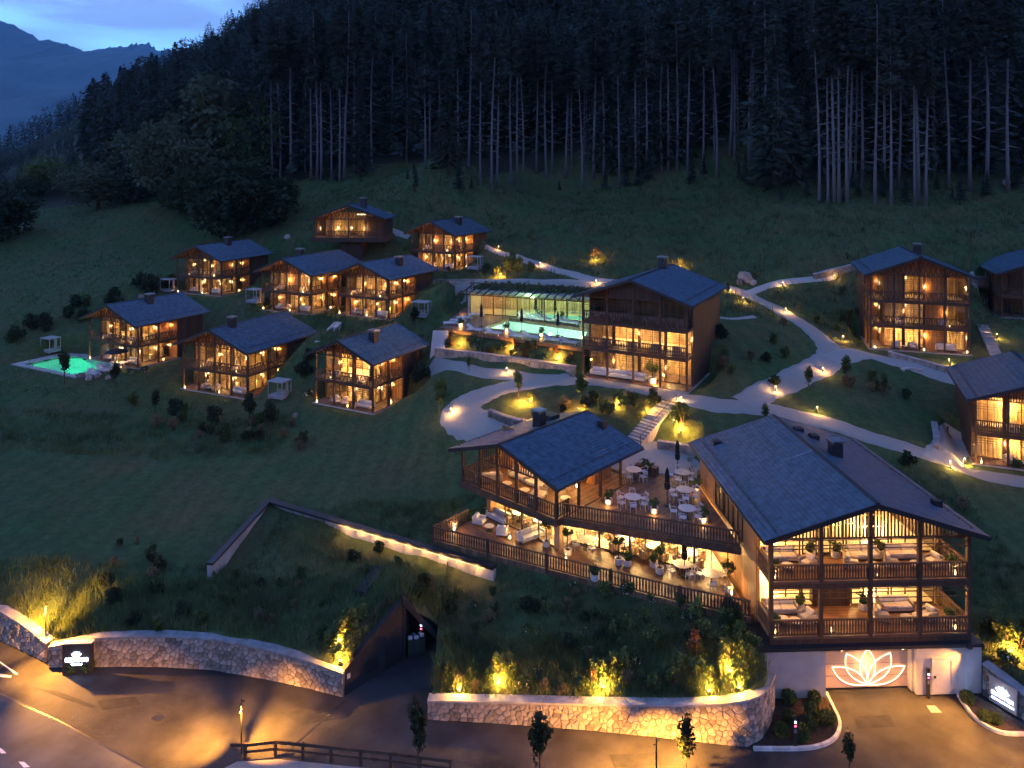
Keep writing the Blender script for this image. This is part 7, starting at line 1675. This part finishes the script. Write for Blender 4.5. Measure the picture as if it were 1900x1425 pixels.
# skip inside the tunnel
sk_ = empty('waste_container', (-6.2, 48.55, 0), .3, 'dark waste container filled with rubbish in the tunnel mouth', 'container')
MB().box(-.55, .55, -.4, .4, .1, .95).build('bin', mat('dark_green_bin', (.03, .045, .035), .5, .2, 3), sk_)
for x in (-.45, .45): MB().lathe([(.1, 0), (.1, .1)], 8, (x, -.3)).build('wheel', M['metal_dark'], sk_)
for i in range(7):
    b = MB().cushion(-.14, .14, -.12, .12, 0, .2, .05); o = b.build('rubbish_bag', [M['fabric_white'], M['metal_dark'], mat('blue_plastic', (.10, .22, .45), .4, .2, 3)][i % 3], sk_, (-.38+.13*i, random.uniform(-.2, .2), .93), i)
# timber road fence
FP = [un(x, y, 0) for x, y in ((428, 1408), (455, 1408), (511, 1402), (562, 1407), (614, 1412), (669, 1418), (725, 1424), (780, 1431), (835, 1438))]
fc = empty('road_fence', FP[0], 0, 'low dark timber rail fence along the road', 'fence'); f0 = Vector(FP[0])
for i, q in enumerate(FP[1:]): v = Vector(q)-f0; MB().box(v.x-.07, v.x+.07, v.y-.07, v.y+.07, -.1, .82).build('post', M['wood_rail'], fc)
for a_, b_ in zip(FP, FP[1:]):
    a_ = Vector(a_)-f0; b_ = Vector(b_)-f0
    MB().bar(a_+Vector((0, -.09, .78)), b_+Vector((0, -.09, .78)), .05, .16).build('rail', M['wood_rail'], fc)
    if b_.x > 1.2: MB().bar(a_+Vector((0, -.09, .42)), b_+Vector((0, -.09, .42)), .05, .12).build('rail', M['wood_rail'], fc)
sv = MB(); sv.prism([un(x, y, 0)[:2] for x, y in ((405, 1432), (440, 1414), (520, 1410), (700, 1428), (830, 1444), (800, 1520), (380, 1520))], -.05, .03); tag(sv.build('verge', M['gravel']), kind='structure')
# railing on the tunnel wing wall
tr = empty('guard_rail', (0, 0, 0), 0, 'thin metal guard rail on the sloping tunnel wing wall', 'railing')
for i in range(15):
    t_ = i/14; q = wq(.4+3.6*t_, -.5, 1.35+2.1*t_); MB().bar(q, (q[0], q[1], q[2]+.95), .025).build('bar', M['metal_dark'], tr)
a_ = wq(.4, -.5, 2.3); b_ = wq(4.0, -.5, 4.4); MB().bar(a_, b_, .035).build('top_rail', M['metal_dark'], tr)
# outdoor bench set on the round lawn
bn = empty('garden_bench', at(1690, 692), .3, 'pale curved bench on the round lawn', 'bench')
for i in range(5): a_ = i*.5; MB().box(-.3, .3, -.2, .2, .3, .4).build('seat', M['chair_white'], bn, (math.cos(a_)*1.1, math.sin(a_)*.6, 0), a_+1.57); MB().box(-.05, .05, -.15, .15, 0, .3).build('leg', M['chair_white'], bn, (math.cos(a_)*1.1, math.sin(a_)*.6, 0), a_+1.57)

# ------------------------------------------------------------------ the air
hz = MB().box(-15000, 15000, -60, 17000, -80, 3200)
hm = bpy.data.materials.new('evening_haze'); hm.use_nodes = True; t = hm.node_tree; t.nodes.clear(); mo = t.nodes.new('ShaderNodeOutputMaterial'); pv_ = t.nodes.new('ShaderNodeVolumePrincipled')
pv_.inputs['Color'].default_value = (.32, .70, 1.0, 1); pv_.inputs['Density'].default_value = HAZE; pv_.inputs['Anisotropy'].default_value = 0.0; t.links.new(pv_.outputs[0], mo.inputs['Volume'])
HZ_ON and tag(hz.build('haze', hm), 'thin blue evening haze filling the valley', 'haze', kind='stuff')

# ------------------------------------------------------------------ labels that still coincide: tell the things apart by their order across the view
W1 = ['first', 'second', 'third', 'fourth', 'fifth', 'sixth', 'seventh', 'eighth', 'ninth', 'tenth', 'eleventh', 'twelfth', 'thirteenth', 'fourteenth', 'fifteenth', 'sixteenth', 'seventeenth', 'eighteenth', 'nineteenth']
def ordw(i): return W1[i-1] if i < 20 else (['twentieth', 'thirtieth', 'fortieth'][i//10-2] if i % 10 == 0 else ['twenty', 'thirty', 'forty'][i//10-2]+'-'+W1[i % 10-1])
bpy.context.view_layer.update()
by = {}
for o in SC.objects:
    if o.parent is None and 'label' in o and o.get('kind') != 'stuff': by.setdefault(o['label'], []).append(o)
for lb, os_ in by.items():
    if len(os_) < 2: continue
    def sx(o): c = o.matrix_world.translation; return c.x/max(1, c.y)
    os_.sort(key=sx)
    for i, o in enumerate(os_):
        r_ = 'leftmost' if i == 0 else ('rightmost' if i == len(os_)-1 else None)
        o['label'] = f'{r_} {lb}' if r_ else f'{ordw(i+1)} {lb}, from the left'
